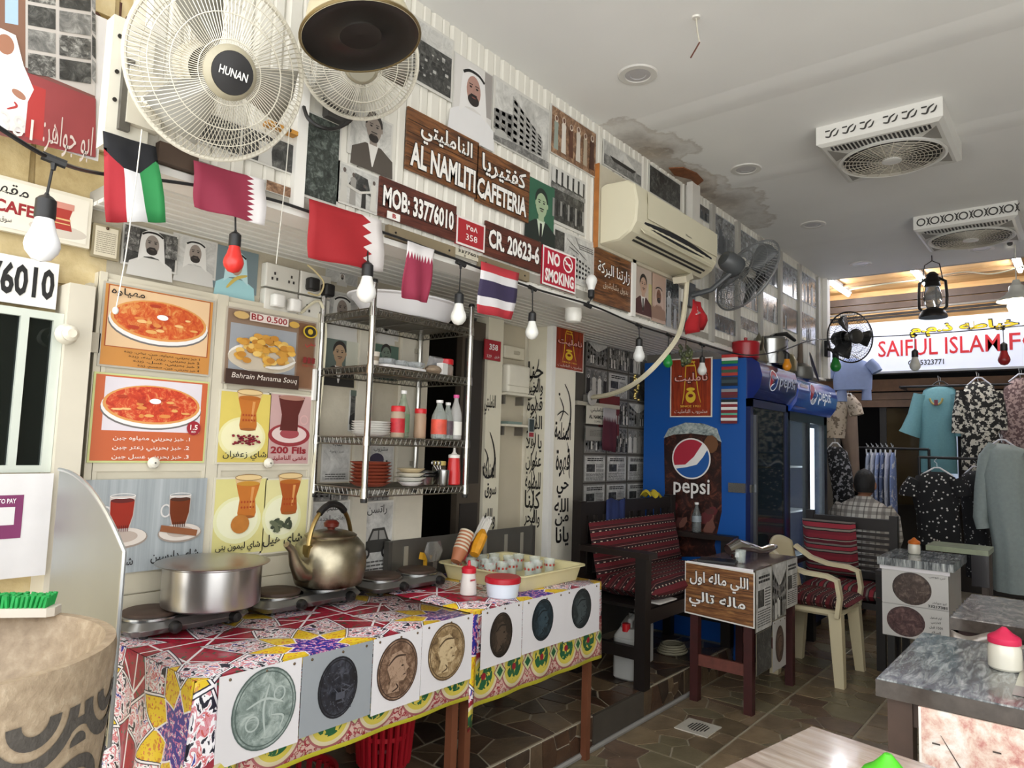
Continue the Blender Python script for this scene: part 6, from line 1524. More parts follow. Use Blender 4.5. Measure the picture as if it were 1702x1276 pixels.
logo_poster((919,540), (968,620), Y=MW, label='red brown drink poster with yellow emblem on the calligraphy pillar')
f = Flat((0, MW-.001, 0), UX, WZ); q = lambda px, py: (lambda a: (a.x, a.z))(P(px, py, Y=MW))
def word(t, TL, BR, off=.02):
    a = q(*TL); b = q(*BR); f.text(t, a[0], b[1], b[0], a[1], BK, off)
word('المنامة', (922,700), (948,732)); word('قهوة', (924,745), (946,792)); word('حي', (925,801), (944,826)); word('الله', (921,829), (944,850)); word('من', (922,853), (944,872)); word('يانا', (923,876), (944,906))
f.stroke([q(938,638), q(945,655), q(948,680), q(946,705), q(938,725), q(928,728), q(923,712)], .012, BK); f.stroke([q(930,660), q(936,680), q(930,700)], .009, BK); f.stroke([q(942,735), q(946,760), q(945,785), q(946,795)], .008, BK); f.ell(*q(929,655), .008, .008, BK); f.stroke([q(925,690), q(935,683), q(944,690)], .008, BK)
f.build('lettering', pillar)
# writing on the pillar's side face (x = 3.18) and on the niche strip
f = Flat((3.163, 0, 0), V((0,-1,0)), WZ); rr = random.Random(12)
for i, tx in enumerate(('والبحر', 'كلنا', 'للمنامة', 'عنوان', 'يا هلا', 'الذكر', 'قهوة', 'والخير', 'حنا')):
    z = .90+i*.105; f.text(tx, -2.495, z, -2.385, z+.10, BK, .015); f.stroke([(-2.47+rr.uniform(-.01,.03), z-.02), (-2.43, z+.05), (-2.46+rr.uniform(0,.05), z+.11)], .007, BK)
f.build('lettering', pillar)
s = MB(); s.bx(3.164, 3.18, 2.37, 2.50, .15, SOF, M('d8d2bd', .6, noise=.1)); s.build('side_face', pillar)
f = Flat((0, 2.469, 0), UX, WZ); q = lambda px, py: (lambda a: (a.x, a.z))(P(px, py, Y=2.469))
word('النامليتي', (806,655), (823,690)); word('المنامه', (803,760), (823,795)); word('سوق', (806,803), (824,828)); word('والله', (804,845), (822,880))
f.stroke([q(814,718), q(820,740), q(822,765), q(816,790), q(806,792), q(802,775)], .012, BK); f.stroke([q(805,745), q(810,760), q(806,780)], .009, BK)
f.build('lettering', wall_niche)
def s_(f_, w, h): f_.text('358', w*.25, h*.5, w*.8, h*.8, 'e6e0dc', .03); f_.text('329', w*.1, h*.1, w*.4, h*.25, 'e6e0dc'); f_.text('طريق', w*.6, h*.1, w*.9, h*.28, 'e6e0dc')
sign('number_plate', (804,563), (829,601), 2.465, M('a02630', .4), 'red plate with number 358 inside the doorway niche', s_)
nb = 2.535
for k, (py, lab) in enumerate(((648,'small white shelf under the plastic box in the niche'), (702,'small white shelf with papers lower in the niche'))):
    a = P(808, py, Y=2.46); s = MB(); s.bx(2.91, 3.155, 2.44, 2.538, a.z-.012, a.z, M('d3cdbc', .5)); r = tag(s.build('niche_shelf'), lab, 'shelf')
    for x in (2.95, 3.11): s = MB(); s.bx(x-.008, x+.008, 2.49, 2.538, a.z-.06, a.z-.012, M('77726a', .4, .5)); s.build('bracket', r)
    if k == 0:
        s = MB(); s.rbx(2.93, 3.13, 2.45, 2.535, a.z+.001, a.z+.16, .02, M('d9d4c4', .4)); bx_o = tag(s.build('plastic_box'), 'rounded white plastic box on the niche shelf', 'box'); s = MB(); s.bx(2.928, 3.132, 2.448, 2.452, a.z+.04, a.z+.043, M('b5ae9b', .5)); s.build('seam', bx_o)
        s = MB(); s.rbx(2.95, 3.13, 2.50, 2.538, a.z+.20, a.z+.27, .012, M('cfc8b4', .4)); s.cyl((3.03,2.50,a.z+.235), (3.07,2.495,a.z+.235), .01, M('b5ae9b', .5)); tag(s.build('switch_box'), 'white switch box mounted above the plastic box', 'switch')
    else:
        s = MB(); s.obx((3.0, 2.48, a.z+.008), .12, .06, .014, M('7d8f86', .6)); tag(s.build('paper_bundle'), 'thin bundle of papers on the lower niche shelf', 'papers')
        s = MB(); s.bx(3.10, 3.152, 2.434, 2.438, a.z-.07, a.z+.04, M('b0b0aa', .4)); r2 = tag(s.build('payment_card'), 'small red and white card hung from the niche shelf', 'card'); f = Flat((3.10, 2.434, a.z-.07), UX, WZ); f.rect(.005,.006,.047,.03,'8d2430'); f.rect(.005,.035,.047,.104,'2f3a3c'); f.build('print', r2)
# recess bits: bracket board, name card, hanging flag, beads, small notice
ry = 2.46
a = P(973, 671, Y=ry); s = MB(); s.bx(a.x-.09, a.x+.42, ry-.0, REC-.006, a.z-.01, a.z+.015, M('b9b3a2', .5)); tag(s.build('timber_ledge'), 'short pale ledge fixed before the photo grid', 'ledge')
o, w_, h_ = fr((973,673), (1003,706), ry, .01)
def s_(f_, w, h): f_.text('النامليتي', w*.2, h*.6, w*.95, h*.92, '22201e', .01); f_.text('AL NAMLITI', w*.12, h*.3, w*1.0-.004, h*.5, '22201e', .03); f_.text('COFFEE', w*.4, h*.1, w*.75, h*.2, '22201e')
sign('name_card', None, None, ry, M('cfcabb', .5), 'cream card reading AL NAMLITI hanging in the recess', s_, rect=(o, w_, h_), t=.004)
o, w_, h_ = fr((972,708), (1003,733), ry, .008)
sign('paper_notice', None, None, ry, M('8d8a82', .5), 'grey creased paper under the name card in the recess', lambda f_, w, h: lines(f_, w*.2, h*.3, w*.9, h*.8, 5, '66635d'), rect=(o, w_, h_), t=.002)
c = P(983, 661, Y=ry-.02); s = MB(); s.lathe([(.048,0),(.05,.006),(.046,.012),(.0,.013)], c, M('b5b2ac', .4), 24, (0,-1,0), True); r = tag(s.build('round_plaque'), 'small round grey plaque above the name card', 'plaque'); f = Flat(c+V((-.03,-.0135,-.02)), UX, WZ); f.text('شاي', 0, 0, .06, .04, '55524c'); f.build('lettering', r)
s = MB(); s.bx(c.x-.02, c.x+.02, ry-.02, REC-.006, c.z-.02, c.z+.02, M('88857e', .5)); s.build('wall_peg', r)
flag([(1003,677),(1024,680),(1024,752),(1001,747)], ry-.03, serr(9, .68, .12, '4e1c2a', 'a9a4a6', True), 'dim maroon flag with white serrated top hanging in the recess', .004)
o, w_, h_ = fr((996,655), (1028,724), REC-.008, 0)
s = MB(); s.bx(o.x, o.x+w_, REC-.012, REC-.008, o.z, o.z+h_, M('6b2420', .5, noise=.2)); tag(s.build('red_cloth_print'), 'dark red print behind the dim maroon flag', 'print')
t = thing('bead_string', 'string of small gold beads hanging below the white bulb', 'beads', P(1058,625,Y=1.95)); rr = random.Random(4)
for i in range(16):
    s = MB(); s.ell(P(1058+rr.uniform(-4,4), 624+i*2.7, Y=1.95), (.009,.009,.009), M('b8a668', .2, .9), 8, 6); s.build('bead', t)
cable('bead_thread', [P(1062,604,Y=1.95), P(1058,640,Y=1.95), P(1059,668,Y=1.95)], .0015, blkr, 'thin dark thread through the gold beads', 'thread'); cable('hanging_thread', [P(1062,600,Y=1.95), (P(1062,600,Y=1.95).x, 1.95, SOF)], .0012, blkr, 'dark thread dropping from the soffit to the beads', 'thread')
t = thing('grape_cluster', 'bunch of artificial green grapes hanging on the cooler poster', 'grapes', P(1140,585,Y=1.72)); rr = random.Random(6)
for i in range(34):
    v = rr.random(); s = MB(); s.ell(P(1140+rr.uniform(-14,14)*(1-.6*v), 574+v*32, Y=1.74+rr.uniform(-.03,.03)), (.011,.011,.013), M(rr.choice(['4a5232','59603a','3a3f2a']), .4), 8, 6); s.build('grape', t)
s = MB(); s.tube([P(1140,580,Y=1.74), P(1140,572,Y=1.74), P(1141,563,Y=1.76)], .003, M('4a3a28', .7), 6); s.build('stem', t)

# ================================================================ ceiling fittings
def downlight(px, py, label):
    c = P(px, py, Z=CZ); t = thing('downlight', label, 'downlight', (c.x, c.y, CZ-.02)); t['group'] = 'recessed downlights'; c = V((c.x, c.y, CZ))
    s = MB(); s.lathe([(.052,-.002),(.056,-.006),(.08,-.006),(.085,-.001),(.085,.0)], c, M('d0cec9', .4), 28); s.build('trim_ring', t)
    s = MB(); s.lathe([(.054,-.003),(.034,-.004),(.032,-.002),(.0,-.002)], c, M('b4b2b4', .3), 28); s.build('lens', t)
for px, py, lab in ((1060,124,'recessed downlight nearest, above the sketch photo'), (1240,281,'recessed downlight beside the leak stain'), (1351,373,'recessed downlight third along the wall'), (1430,438,'recessed downlight last along the wall'), (1632,413,'recessed downlight under the farther ceiling fan box')): downlight(px, py, lab)
c = P(1157, 28, Z=CZ); t = thing('loose_wire', 'bare wire dangling from a hole in the ceiling', 'wire', (c.x, c.y, CZ-.15)); c = V((c.x, c.y, CZ))
s = MB(); s.lathe([(.014,-.006),(.016,0)], c, M('d9d6ce', .5), 12, None, True, True); s.build('rose', t)
s = MB(); s.tube([c, c+V((.012,0,-.05)), c+V((.02,-.005,-.09)), c+V((.012,.01,-.125))], .0028, M('bcb7a8', .5), 6); s.build('wire', t); s = MB(); s.tube([c+V((.02,-.005,-.09)), c+V((.0,.02,-.15))], .003, M('5a2f26', .5), 6); s.build('wire_end', t)
wplast = M('d3d2cd', .4, noise=.04)
def ceiling_fan(x0, x1, y0, y1, label, style):
    z0, z1 = CZ-.10, CZ; t = thing('ceiling_fan_box', label, 'ceiling fan', ((x0+x1)/2, (y0+y1)/2, z0)); t['group'] = 'square ceiling fans'
    cx, cy, w = (x0+x1)/2, (y0+y1)/2, (x1-x0)/2
    s = MB(); s.loft([[(x0,y0,z1),(x1,y0,z1),(x1,y1,z1),(x0,y1,z1)], [(x0,y0,z0+.012),(x1,y0,z0+.012),(x1,y1,z0+.012),(x0,y1,z0+.012)], [(x0+.02,y0+.02,z0),(x1-.02,y0+.02,z0),(x1-.02,y1-.02,z0),(x0+.02,y1-.02,z0)]], wplast, True, True); s.build('housing', t, sharp=20)
    f = Flat((x0, y1, z0+.012), V((0,-1,0)), WZ); W_ = y1-y0; H_ = .088; d = M('33312e', .6)
    if style == 0:
        for k in range(6):
            u = W_*(.08+.145*k+(.04 if k > 2 else 0)); 
            f.stroke([(u,H_*.35),(u+.02,H_*.3),(u+.03,H_*.55),(u+.05,H_*.7)], .009, d); f.stroke([(u+.035,H_*.3),(u+.05,H_*.35),(u+.06,H_*.6)], .008, d); f.rect(u, H_*.6, u+.022, H_*.68, d)
    else:
        for k in range(7):
            u = W_*(.08+.14*k); f.ring(u, H_*.5, .026, .026, .008, d); f.stroke([(u+.03,H_*.2),(u+.045,H_*.5),(u+.03,H_*.8)], .008, d); f.stroke([(u+.055,H_*.2),(u+.04,H_*.5),(u+.055,H_*.8)], .008, d)
    f.build('print_fretwork', t)
    g = Flat((x0, y0, z0-.0005), V((1,0,0)), V((0,-1,0)))   # faces down
    # underside details
    s = MB(); s.lathe([(w*.80,-.002),(w*.82,-.012),(w*.78,-.016),(w*.74,-.004)], (cx+.03,cy,z0), wplast, 44); s.build('fan_ring', t)
    s = MB(); s.lathe([(w*.74,-.003),(0,-.003)], (cx+.03,cy,z0), M('3a3835', .6), 40); s.build('fan_well', t)
    s = MB()
    for i in range(26): 
        r = w*.74*(i+1)/26
        if i % 2 == 0: s.tube([(cx+.03+r*math.cos(q), cy+r*math.sin(q), z0-.012-.006*math.cos(r/w)) for q in [2*math.pi*k/36 for k in range(36)]], .0022, M('b3ada0', .4), 3, True)
    for i in range(24):
        q = 2*math.pi*i/24; s.tube([(cx+.03+w*.1*math.cos(q), cy+w*.1*math.sin(q), z0-.018), (cx+.03+w*.75*math.cos(q+.5), cy+w*.75*math.sin(q+.5), z0-.012)], .0022, M('b3ada0', .4), 3)
    s.build('round_grille', t)
    s = MB(); s.lathe([(w*.15,-.012),(w*.15,-.022),(w*.1,-.025),(0,-.025)], (cx+.03,cy,z0), wplast, 24); s.build('hub_badge', t)
    n = 24
    for i in range(n):
        y = y1-.06-(W_-.12)*i/(n-1); k = 1-((y-cy)/(W_/2))**2; s = MB(); s.bx(x0+.035, x0+.045+.09*k, y-.005, y+.005, z0-.001, z0+.004, M('2b2927', .6)); s.build('louvre_slot', t)
    for sy in (-1, 1):
        s = MB(); yy = cy+sy*(W_/2-.05); s.prism([(x1-.05,cy+sy*(W_/2-.035)),(x1-.25,cy+sy*(W_/2-.035)),(x1-.10,cy+sy*(W_/2-.13))] if sy < 0 else [(x1-.05,cy+(W_/2-.035)),(x1-.10,cy+(W_/2-.13)),(x1-.25,cy+(W_/2-.035))], (0,0,z0-.0015), (1,0,0), (0,1,0), .002, M('8f8c86', .6)); s.build('corner_mesh', t)
        s = MB(); s.prism([(x0+.06,cy+sy*(W_/2-.035)),(x0+.22,cy+sy*(W_/2-.035)),(x0+.16,cy+sy*(W_/2-.11))], (0,0,z0-.0015), (1,0,0), (0,1,0), .002, M('8f8c86', .6)); s.build('corner_mesh', t)
ceiling_fan(3.445, 4.03, .455, .985, 'square white ceiling fan box with scroll fretwork, nearer one', 0)
ceiling_fan(5.13, 5.74, .30, .86, 'square white ceiling fan box with ring fretwork, farther one', 1)
c = P(1676, 402, Z=CZ-.04); t = thing('security_camera', 'white dome security camera on the ceiling edge', 'camera', c); c = V(c)
s = MB(); s.lathe([(.04,.04),(.042,.03),(.036,.0),(.03,-.05),(.015,-.06),(0,-.062)], c, M('dcdad6', .35), 20); s.build('body', t); s = MB(); s.lathe([(.018,0),(.016,.012),(0,.014)], c+V((-.028,-.01,-.02)), blk, 14, (-1,-.2,-.2)); s.build('lens', t)
# ================================================================ bench with woven cushions
dw = M('150e0b', .5, noise=.3, scale=10, bump=.05); dwl = M('1f1511', .45, noise=.3, scale=10)
def kilim(n, l, tc):
    p = tc.outputs['Object']; sp = n.new('ShaderNodeSeparateXYZ'); l.new(tc.outputs['UV'], sp.inputs[0]); v = sp.outputs[1]; u = sp.outputs[0]
    b = mth(n, l, 'FRACT', mth(n, l, 'MULTIPLY', v, 9)); zig = mth(n, l, 'ABSOLUTE', mth(n, l, 'SUBTRACT', mth(n, l, 'FRACT', mth(n, l, 'MULTIPLY', u, 26)), .5))
    base = ramp(n, l, b, [(0,'62121c'),(.30,'62121c'),(.32,'1a1012'),(.46,'3c0d14'),(.5,'1a1012'),(.62,'741722'),(.66,'9c8c80'),(.685,'480d15'),(.86,'221512'),(.92,'62121c')], 'CONSTANT')
    dots = mth(n, l, 'MULTIPLY', mth(n, l, 'LESS_THAN', zig, .16), mth(n, l, 'COMPARE', b, .4, .045))
    return mixc(n, l, dots, base, 'c9b8a4'), noise(n, l, p, 120, 3)
kil = node_mat('kilim_weave', kilim, .9)
def stripes(n, l, tc):
    sp = n.new('ShaderNodeSeparateXYZ'); l.new(tc.outputs['UV'], sp.inputs[0]); b = mth(n, l, 'FRACT', mth(n, l, 'MULTIPLY', sp.outputs[1], 3.2))
    return ramp(n, l, b, [(0,'7a2430'),(.14,'2b1a1c'),(.18,'8a8478'),(.26,'3b2a2a'),(.3,'9a2f3c'),(.46,'1f1618'),(.5,'77706a'),(.58,'5a1a26'),(.72,'9a9388'),(.76,'2b1a1c'),(.8,'8a2835')], 'CONSTANT'), noise(n, l, tc.outputs['Object'], 120, 3)
strp = node_mat('striped_weave', stripes, .9)
def cushion(name, c, sx, sy, sz, rot, m, label, nu=12, parent=None):
    """pillow-like slab, local x/y in plane, uv along them"""
    c = V(c); vs = []; fs = []; uvs = []
    for top in (1, -1):
        o = len(vs)
        for j in range(nu+1):
            for i in range(nu+1):
                u, v = i/nu, j/nu; e = (1-abs(2*u-1)**5)*(1-abs(2*v-1)**5); e = max(e, 0)**.45
                vs.append(c+rot @ V(((u-.5)*sx, (v-.5)*sy, top*sz/2*e+.004*math.sin(u*21)*math.sin(v*17)*e))); uvs.append((u*sx, v*sy*2))
        for j in range(nu):
            for i in range(nu):
                q = (o+j*(nu+1)+i, o+j*(nu+1)+i+1, o+(j+1)*(nu+1)+i+1, o+(j+1)*(nu+1)+i); fs.append(q if top == 1 else q[::-1])
    o0 = c if parent is None else ORG[parent.name]
    me = bpy.data.meshes.new(name); me.from_pydata([tuple(v-o0) for v in vs], [], fs); me.materials.append(m); ul = me.uv_layers.new(name='UVMap')
    for lp in me.loops: ul.data[lp.index].uv = uvs[lp.vertex_index]
    me.polygons.foreach_set('use_smooth', [True]*len(fs)); me.update()
    o = bpy.data.objects.new(name, me); COL.objects.link(o); o.location = o0 if parent is None else V(); ORG[o.name] = o0
    if parent is not None: o.parent = parent
    else: tag(o, label, 'cushion')
    return o
I3 = Matrix.Identity(3)
bx0, bx1, by0, by1 = 3.235, 4.37, 1.76, 2.215
t = thing('wooden_bench', 'dark wooden armchair bench on the step before the blue cooler', 'bench', ((bx0+bx1)/2, (by0+by1)/2, .15))
for x in (bx0, bx1-.06):
    s = MB(); s.bx(x, x+.06, by0, by0+.06, .15, .80, dw); s.build('leg', t); s = MB(); s.bx(x, x+.055, by1-.055, by1, .15, 1.06, dw); s.build('rear_post', t)
    s = MB(); s.bx(x-.015, x+.075, by0-.025, by1-.055, .80, .83, dwl); s.build('armrest', t); s = MB(); s.bx(x+.01, x+.045, by0+.06, by1-.055, .29, .35, dw); s.build('side_rail', t)
s = MB(); s.bx(bx0+.06, bx1-.06, by0+.005, by0+.045, .47, .54, dw); s.build('front_rail', t)
s = MB(); s.bx(bx0+.055, bx1-.055, by1-.045, by1-.01, .98, 1.05, dw); s.build('top_rail', t); s = MB(); s.bx(bx0+.055, bx1-.055, by1-.045, by1-.01, .60, .66, dw); s.build('lower_rail', t)
for i in range(10): x = bx0+.10+i*.10; s = MB(); s.bx(x, x+.05, by1-.037, by1-.018, .66, .98, dw); s.build('slat', t)
s = MB(); s.bx(bx0+.02, bx1-.02, by0+.03, by1-.05, .54, .555, dw); s.build('seat', t)
cushion('seat_cushion', (3.80, 1.955, .615), 1.0, .42, .12, I3, kil, 'dark red woven seat cushion on the wooden bench')
cushion('back_cushion', (3.80, 2.115, .80), 1.02, .30, .11, Matrix.Rotation(R(78), 3, 'X'), kil, 'dark red woven back cushion leaning on the bench slats')
s = MB(); q = P(1024, 985, Y=1.80); s.rbx(3.36, 3.56, 1.742, 1.90, .557, .565, .01, M('c9c6c0', .7)); tag(s.build('paper_napkins'), 'white paper napkins tucked under the bench cushion', 'napkins')
s = MB(); s.sheet(lambda u, v: (4.02+.16*u, 2.16+.075*v+.008*math.sin(u*9), 1.058+.03*math.sin(v*3.14)*1.0+.012*math.sin(u*12)), 8, 6, M('b8a428', .8, noise=.2)); tag(s.build('yellow_cloth', solid=.004), 'yellow cloth draped over the bench back', 'cloth')
s = MB(); s.sheet(lambda u, v: (3.50+.20*u, by1-.052-.005*math.sin(u*14), 1.058-.30*v+.01*math.sin(u*7)), 10, 4, M('1c2a58', .8, noise=.2)); tag(s.build('blue_cloth', solid=.004), 'dark blue cloth hanging on the bench back', 'cloth')
# jerrycans
def jerrycan(x, y, cap, label):
    t = thing('jerrycan', label, 'jerrycan', (x, y, .152)); m = M('b9b9b4', .4, noise=.06, trans=.1)
    s = MB(); s.rbx(x-.09, x+.09, y-.065, y+.065, .152, .37, .025, m); s.loft([rr_(x-.09,x+.09,y-.065,y+.065,.025,.368), rr_(x-.06,x+.08,y-.045,y+.045,.025,.41)], m, False, True); s.build('body', t)
    s = MB(); s.tube([(x-.02,y,.40),(x-.015,y,.445),(x+.02,y,.46),(x+.07,y,.445),(x+.08,y,.36)], .014, m, 8); s.build('handle', t); s = MB(); s.cyl((x-.055,y,.395), (x-.055,y,.435), .022, cap); s.build('cap', t)
jerrycan(3.40, 1.93, redp, 'white plastic jerrycan with red cap under the bench'); jerrycan(3.64, 2.03, M('c5c5c0', .4), 'white plastic jerrycan with white cap further under the bench')
s = MB()
for k in range(4): s.tube([(3.98+(.10-.008*k)*math.cos(q), 1.98+(.08-.006*k)*math.sin(q), .162+.012*k) for q in [2*math.pi*i/24 for i in range(24)]], .008, M('8d8770', .7), 5, True)
tag(s.build('rope_coil'), 'coil of pale hose lying on the step under the bench', 'hose')
c = V((4.345, 2.0, .832)); bottle(c, .03, .19, M('9aa0a0', .08, trans=.7), whc, 'small clear water bottle on the far bench arm', M('8d979c', .4, noise=.4, scale=30), l0=.35, l1=.55)

# ================================================================ drink coolers
blue = M('0f4f9a', .35, noise=.1, scale=2); navy = M('0d1a48', .3, noise=.05)
kx0, kx1, ky0, ky1, kz = 4.41, 5.13, 1.70, 2.43, 1.965
def header(x0, x1, z0, z1, label_parent, bright):
    m = M('13266a', .2, noise=.1, coat=.6) if not bright else M('1d3f94', .2, noise=.1, coat=.6, emit=.12)
    pr_ = [(ky0+.04, z0), (ky0-.04, z0+.005), (ky0-.085, z0+.07), (ky0-.10, z0+.15), (ky0-.08, z0+.23), (ky0-.03, z1), (ky0+.05, z1)]
    s = MB(); s.loft([[(x, y, z) for y, z in pr_] for x in (x0, x0+.012, x1-.012, x1)], m, True, True); h = s.build('header', label_parent, sharp=40)
    return h, pr_
def on_header(pr_, x0, v):
    """height fraction v up the front of the header -> (y, z)"""
    k = 1+v*3.999; i = min(int(k), 5); t_ = k-i; a, b = pr_[i], pr_[min(i+1, 6)]; return a[0]+(b[0]-a[0])*t_-.003, a[1]+(b[1]-a[1])*t_
def header_print(h, pr_, x0, W_, items):
    s = MB()
    for kind, args, col in items:
        m = M(col, .3, noise=.02, emit=.15 if col in ('e6eaf0',) else 0)
        if kind == 'text':
            pts, fs, gw, gh = glyphs(args[0], .01); s.add([(x0+W_*(args[1]+(args[3]-args[1])*p[0]), *on_header(pr_, x0, args[2]+(args[4]-args[2])*p[1])) for p in pts], fs, m)
        else:
            pts = args; s.add([(x0+W_*u, *on_header(pr_, x0, v)) for u, v in pts], [tuple(range(len(pts)))], m)
    s.build('print', h, sharp=None)
def globe(u, v, a, b):
    C_ = lambda t: (u+a*math.cos(R(t)), v+b*math.sin(R(t)))
    return [('p', [C_(t) for t in range(0,360,15)], 'e6eaf0'), ('p', [(u+a*.9*math.cos(R(t)), v+b*.9*math.sin(R(t))) for t in range(40,231,10)]+[(u-.1*a,v-.05*b)], 'b5232f'), ('p', [(u+a*.9*math.cos(R(t)), v+b*.9*math.sin(R(t))) for t in range(232,388,10)]+[(u+.3*a,v-.25*b)], '143f8c')]
co = thing('drink_cooler', 'blue drinks cooler with cola print on its side panel', 'cooler', ((kx0+kx1)/2, (ky0+ky1)/2, 0))
s = MB(); s.bx(kx0, kx0+.03, ky0, ky1, .06, kz, blue); s.build('side_panel', co); s = MB(); s.bx(kx1-.03, kx1, ky0, ky1, .06, kz, blue); s.build('side_panel', co)
s = MB(); s.bx(kx0+.03, kx1-.03, ky1-.03, ky1, .06, kz, M('33373c', .5)); s.build('back_panel', co); s = MB(); s.bx(kx0+.03, kx1-.03, ky0+.02, ky1, kz-.04, kz, navy); s.build('top_panel', co)
s = MB(); s.bx(kx0+.02, kx1-.02, ky0+.03, ky1-.02, 0, .06, blk); s.build('plinth', co); s = MB(); s.bx(kx0, kx1, ky0-.005, ky0+.03, .06, .22, navy); s.build('kick_panel', co)
for z in (.55, .9, 1.25): s = MB(); s.bx(kx0+.035, kx1-.035, ky0+.08, ky1-.05, z, z+.012, M('77797a', .5)); s.build('shelf', co)
s = MB(); s.bx(kx0+.03, kx1-.03, ky1-.04, ky1-.032, .22, 1.68, M('9aa09d', .5)); s.build('liner', co)
for (xa, xb, za, zb) in ((kx0,kx0+.045,.22,1.70),(kx1-.045,kx1,.22,1.70),(kx0,kx1,1.65,1.70),(kx0,kx1,.22,.27)): s = MB(); s.bx(xa, xb, ky0-.03, ky0, za, zb, navy); s.build('door_frame', co)
s = MB(); s.bx(kx0+.045, kx1-.045, ky0-.02, ky0-.012, .27, 1.65, M('2b3331', .04, noise=.05, alpha=.55)); s.build('door_glass', co)
s = MB(); s.bx(kx0+.05, kx0+.075, ky0-.05, ky0-.03, .3, 1.6, M('5d6064', .3, .6)); s.build('handle', co)
s = MB(); s.bx(kx0-.012, kx0, ky0+.0, ky0+.11, 1.10, 1.16, steel); s.bx(kx0-.012, kx0+.10, ky0-.042, ky0-.03, 1.105, 1.155, steel); s.build('latch', co)
h, pr_ = header(kx0+.015, kx1, 1.70, kz, co, False)
header_print(h, pr_, kx0+.015, kx1-kx0, globe(.30, .45, .105, .22)+[('text', ('pepsi', .46, .28, .90, .6), 'b9c2d6')])
# prints on the side panel
XF = kx0-.001; Uy = V((0,-1,0)); f = Flat((XF, 0, 0), Uy, WZ, .0012); q = lambda px, py: (lambda a: (-a.y, a.z))(P(px, py, X=kx0))
cola = mottle('cola_print', '140b0a', '2c1613', '6a3a2c', 18, .35); foam = mottle('foam_print', '3a4448', '8f9a98', 'c3c8c2', 30, .35)
f.poly([q(*p) for p in ((1104,730),(1106,860),(1112,905),(1116,925),(1192,925),(1188,905),(1200,850),(1199,735),(1190,712),(1165,703),(1140,705),(1115,712))], cola)
f.poly([q(*p) for p in ((1103,728),(1112,712),(1140,702),(1170,704),(1192,712),(1200,735),(1180,724),(1150,720),(1120,722))], foam)
rr = random.Random(3)
for i in range(14): a = q(1112+rr.random()*75, 830+rr.random()*70); f.ell(a[0], a[1], .03+.03*rr.random(), .02+.02*rr.random(), rr.choice(['4a2420','6d4438','7d5a50','5a1f22']), n=6, tilt=rr.uniform(0,90))
f.ell(*q(1183,738), .05, .06, '6a4426', n=9)
c = q(1150,762); ra = abs(q(1182,762)[0]-q(1118,762)[0])/2; rb = abs(q(1150,728)[1]-q(1150,796)[1])/2
f.ell(*c, ra, rb, 'e4e2de', n=40)
f.poly([(c[0]+ra*.93*math.cos(R(t)), c[1]+rb*.93*math.sin(R(t))) for t in range(52,207,6)]+[(c[0]-ra*.3,c[1]-rb*.30),(c[0]+ra*.15,c[1]+rb*.1),(c[0]+ra*.42,c[1]+rb*.5)], 'a51f35')
f.poly([(c[0]+ra*.93*math.cos(R(t)), c[1]+rb*.93*math.sin(R(t))) for t in range(214,394,6)]+[(c[0]+ra*.62,c[1]+rb*.1),(c[0]+ra*.3,c[1]-rb*.28),(c[0]-ra*.2,c[1]-rb*.42)], '15539a')
for k, (cs, py) in enumerate((( ('b5302c','dcdad6','1f7a44'),598),(('a02a30','3a5a44','a83a30'),618),(('22303a','3a4a50','1a2026'),635),(('8d8f90','6a1f2a','5a2a30'),655),(('16201f','dcdad6','7a1f26'),672),(('7a1f26','dcdad6','7a2f2a'),680),(('7a1f26','5aa88a','2f6a52'),690),(('8d1f26','dcdad6','6a1f22'),698))):
    a = q(1201, py-8); b = q(1228, py+6)
    for j in range(3): f.rect(a[0], b[1]+(a[1]-b[1])*j/3, b[0], b[1]+(a[1]-b[1])*(j+1)/3, cs[2-j])
f.build('print', co.children[0])
f = Flat((XF, 0, 0), Uy, WZ, .0012); f.k = 50; a = q(1123,818); b = q(1183,797); f.text('pepsi', a[0], a[1]-.03, b[0], b[1], 'e0deda', .012); f.build('lettering', co.children[0])
logo_poster((1115,597), (1184,693), X=kx0-.006, label='red brown drink poster with yellow emblem on the blue cooler side')
k2 = 5.15; k3 = 6.12
co2 = thing('drink_cooler', 'dark blue two door drinks cooler with lit interior', 'cooler', ((k2+k3)/2, (ky0+ky1)/2, 0))
for xa in (k2, k3-.03): s = MB(); s.bx(xa, xa+.03, ky0, ky1, .06, 1.93, navy); s.build('side_panel', co2)
s = MB(); s.bx(k2+.03, k3-.03, ky1-.03, ky1, .06, 1.93, M('aab4ba', .5)); s.build('back_panel', co2); s = MB(); s.bx(k2+.03, k3-.03, ky0+.02, ky1, 1.89, 1.93, navy); s.build('top_panel', co2); s = MB(); s.bx(k2+.02, k3-.02, ky0+.03, ky1-.02, 0, .06, blk); s.build('plinth', co2); s = MB(); s.bx(k2, k3, ky0-.005, ky0+.03, .06, .22, navy); s.build('kick_panel', co2)
xm = (k2+k3)/2
for (xa, xb, za, zb) in ((k2,k2+.05,.22,1.68),(k3-.08,k3,.22,1.68),(k2,k3,1.60,1.68),(k2,k3,.22,.28),(xm-.03,xm+.03,.28,1.6)): s = MB(); s.bx(xa, xb, ky0-.02, ky0+.02, za, zb, M('14171f', .35)); s.build('door_frame', co2)
for xa, xb in ((k2+.05,xm-.03),(xm+.03,k3-.08)): s = MB(); s.bx(xa, xb, ky0-.006, ky0, .28, 1.6, M('b4c8d6', .04, noise=.03, alpha=.18)); s.build('door_glass', co2)
xl = P(1347, 770, Y=ky0+.05).x; s = MB(); s.bx(xl-.07, xl+.07, ky0+.04, ky0+.07, .35, 1.57, M('e2efff', .3, emit=2.2)); s.build('light_panel', co2)
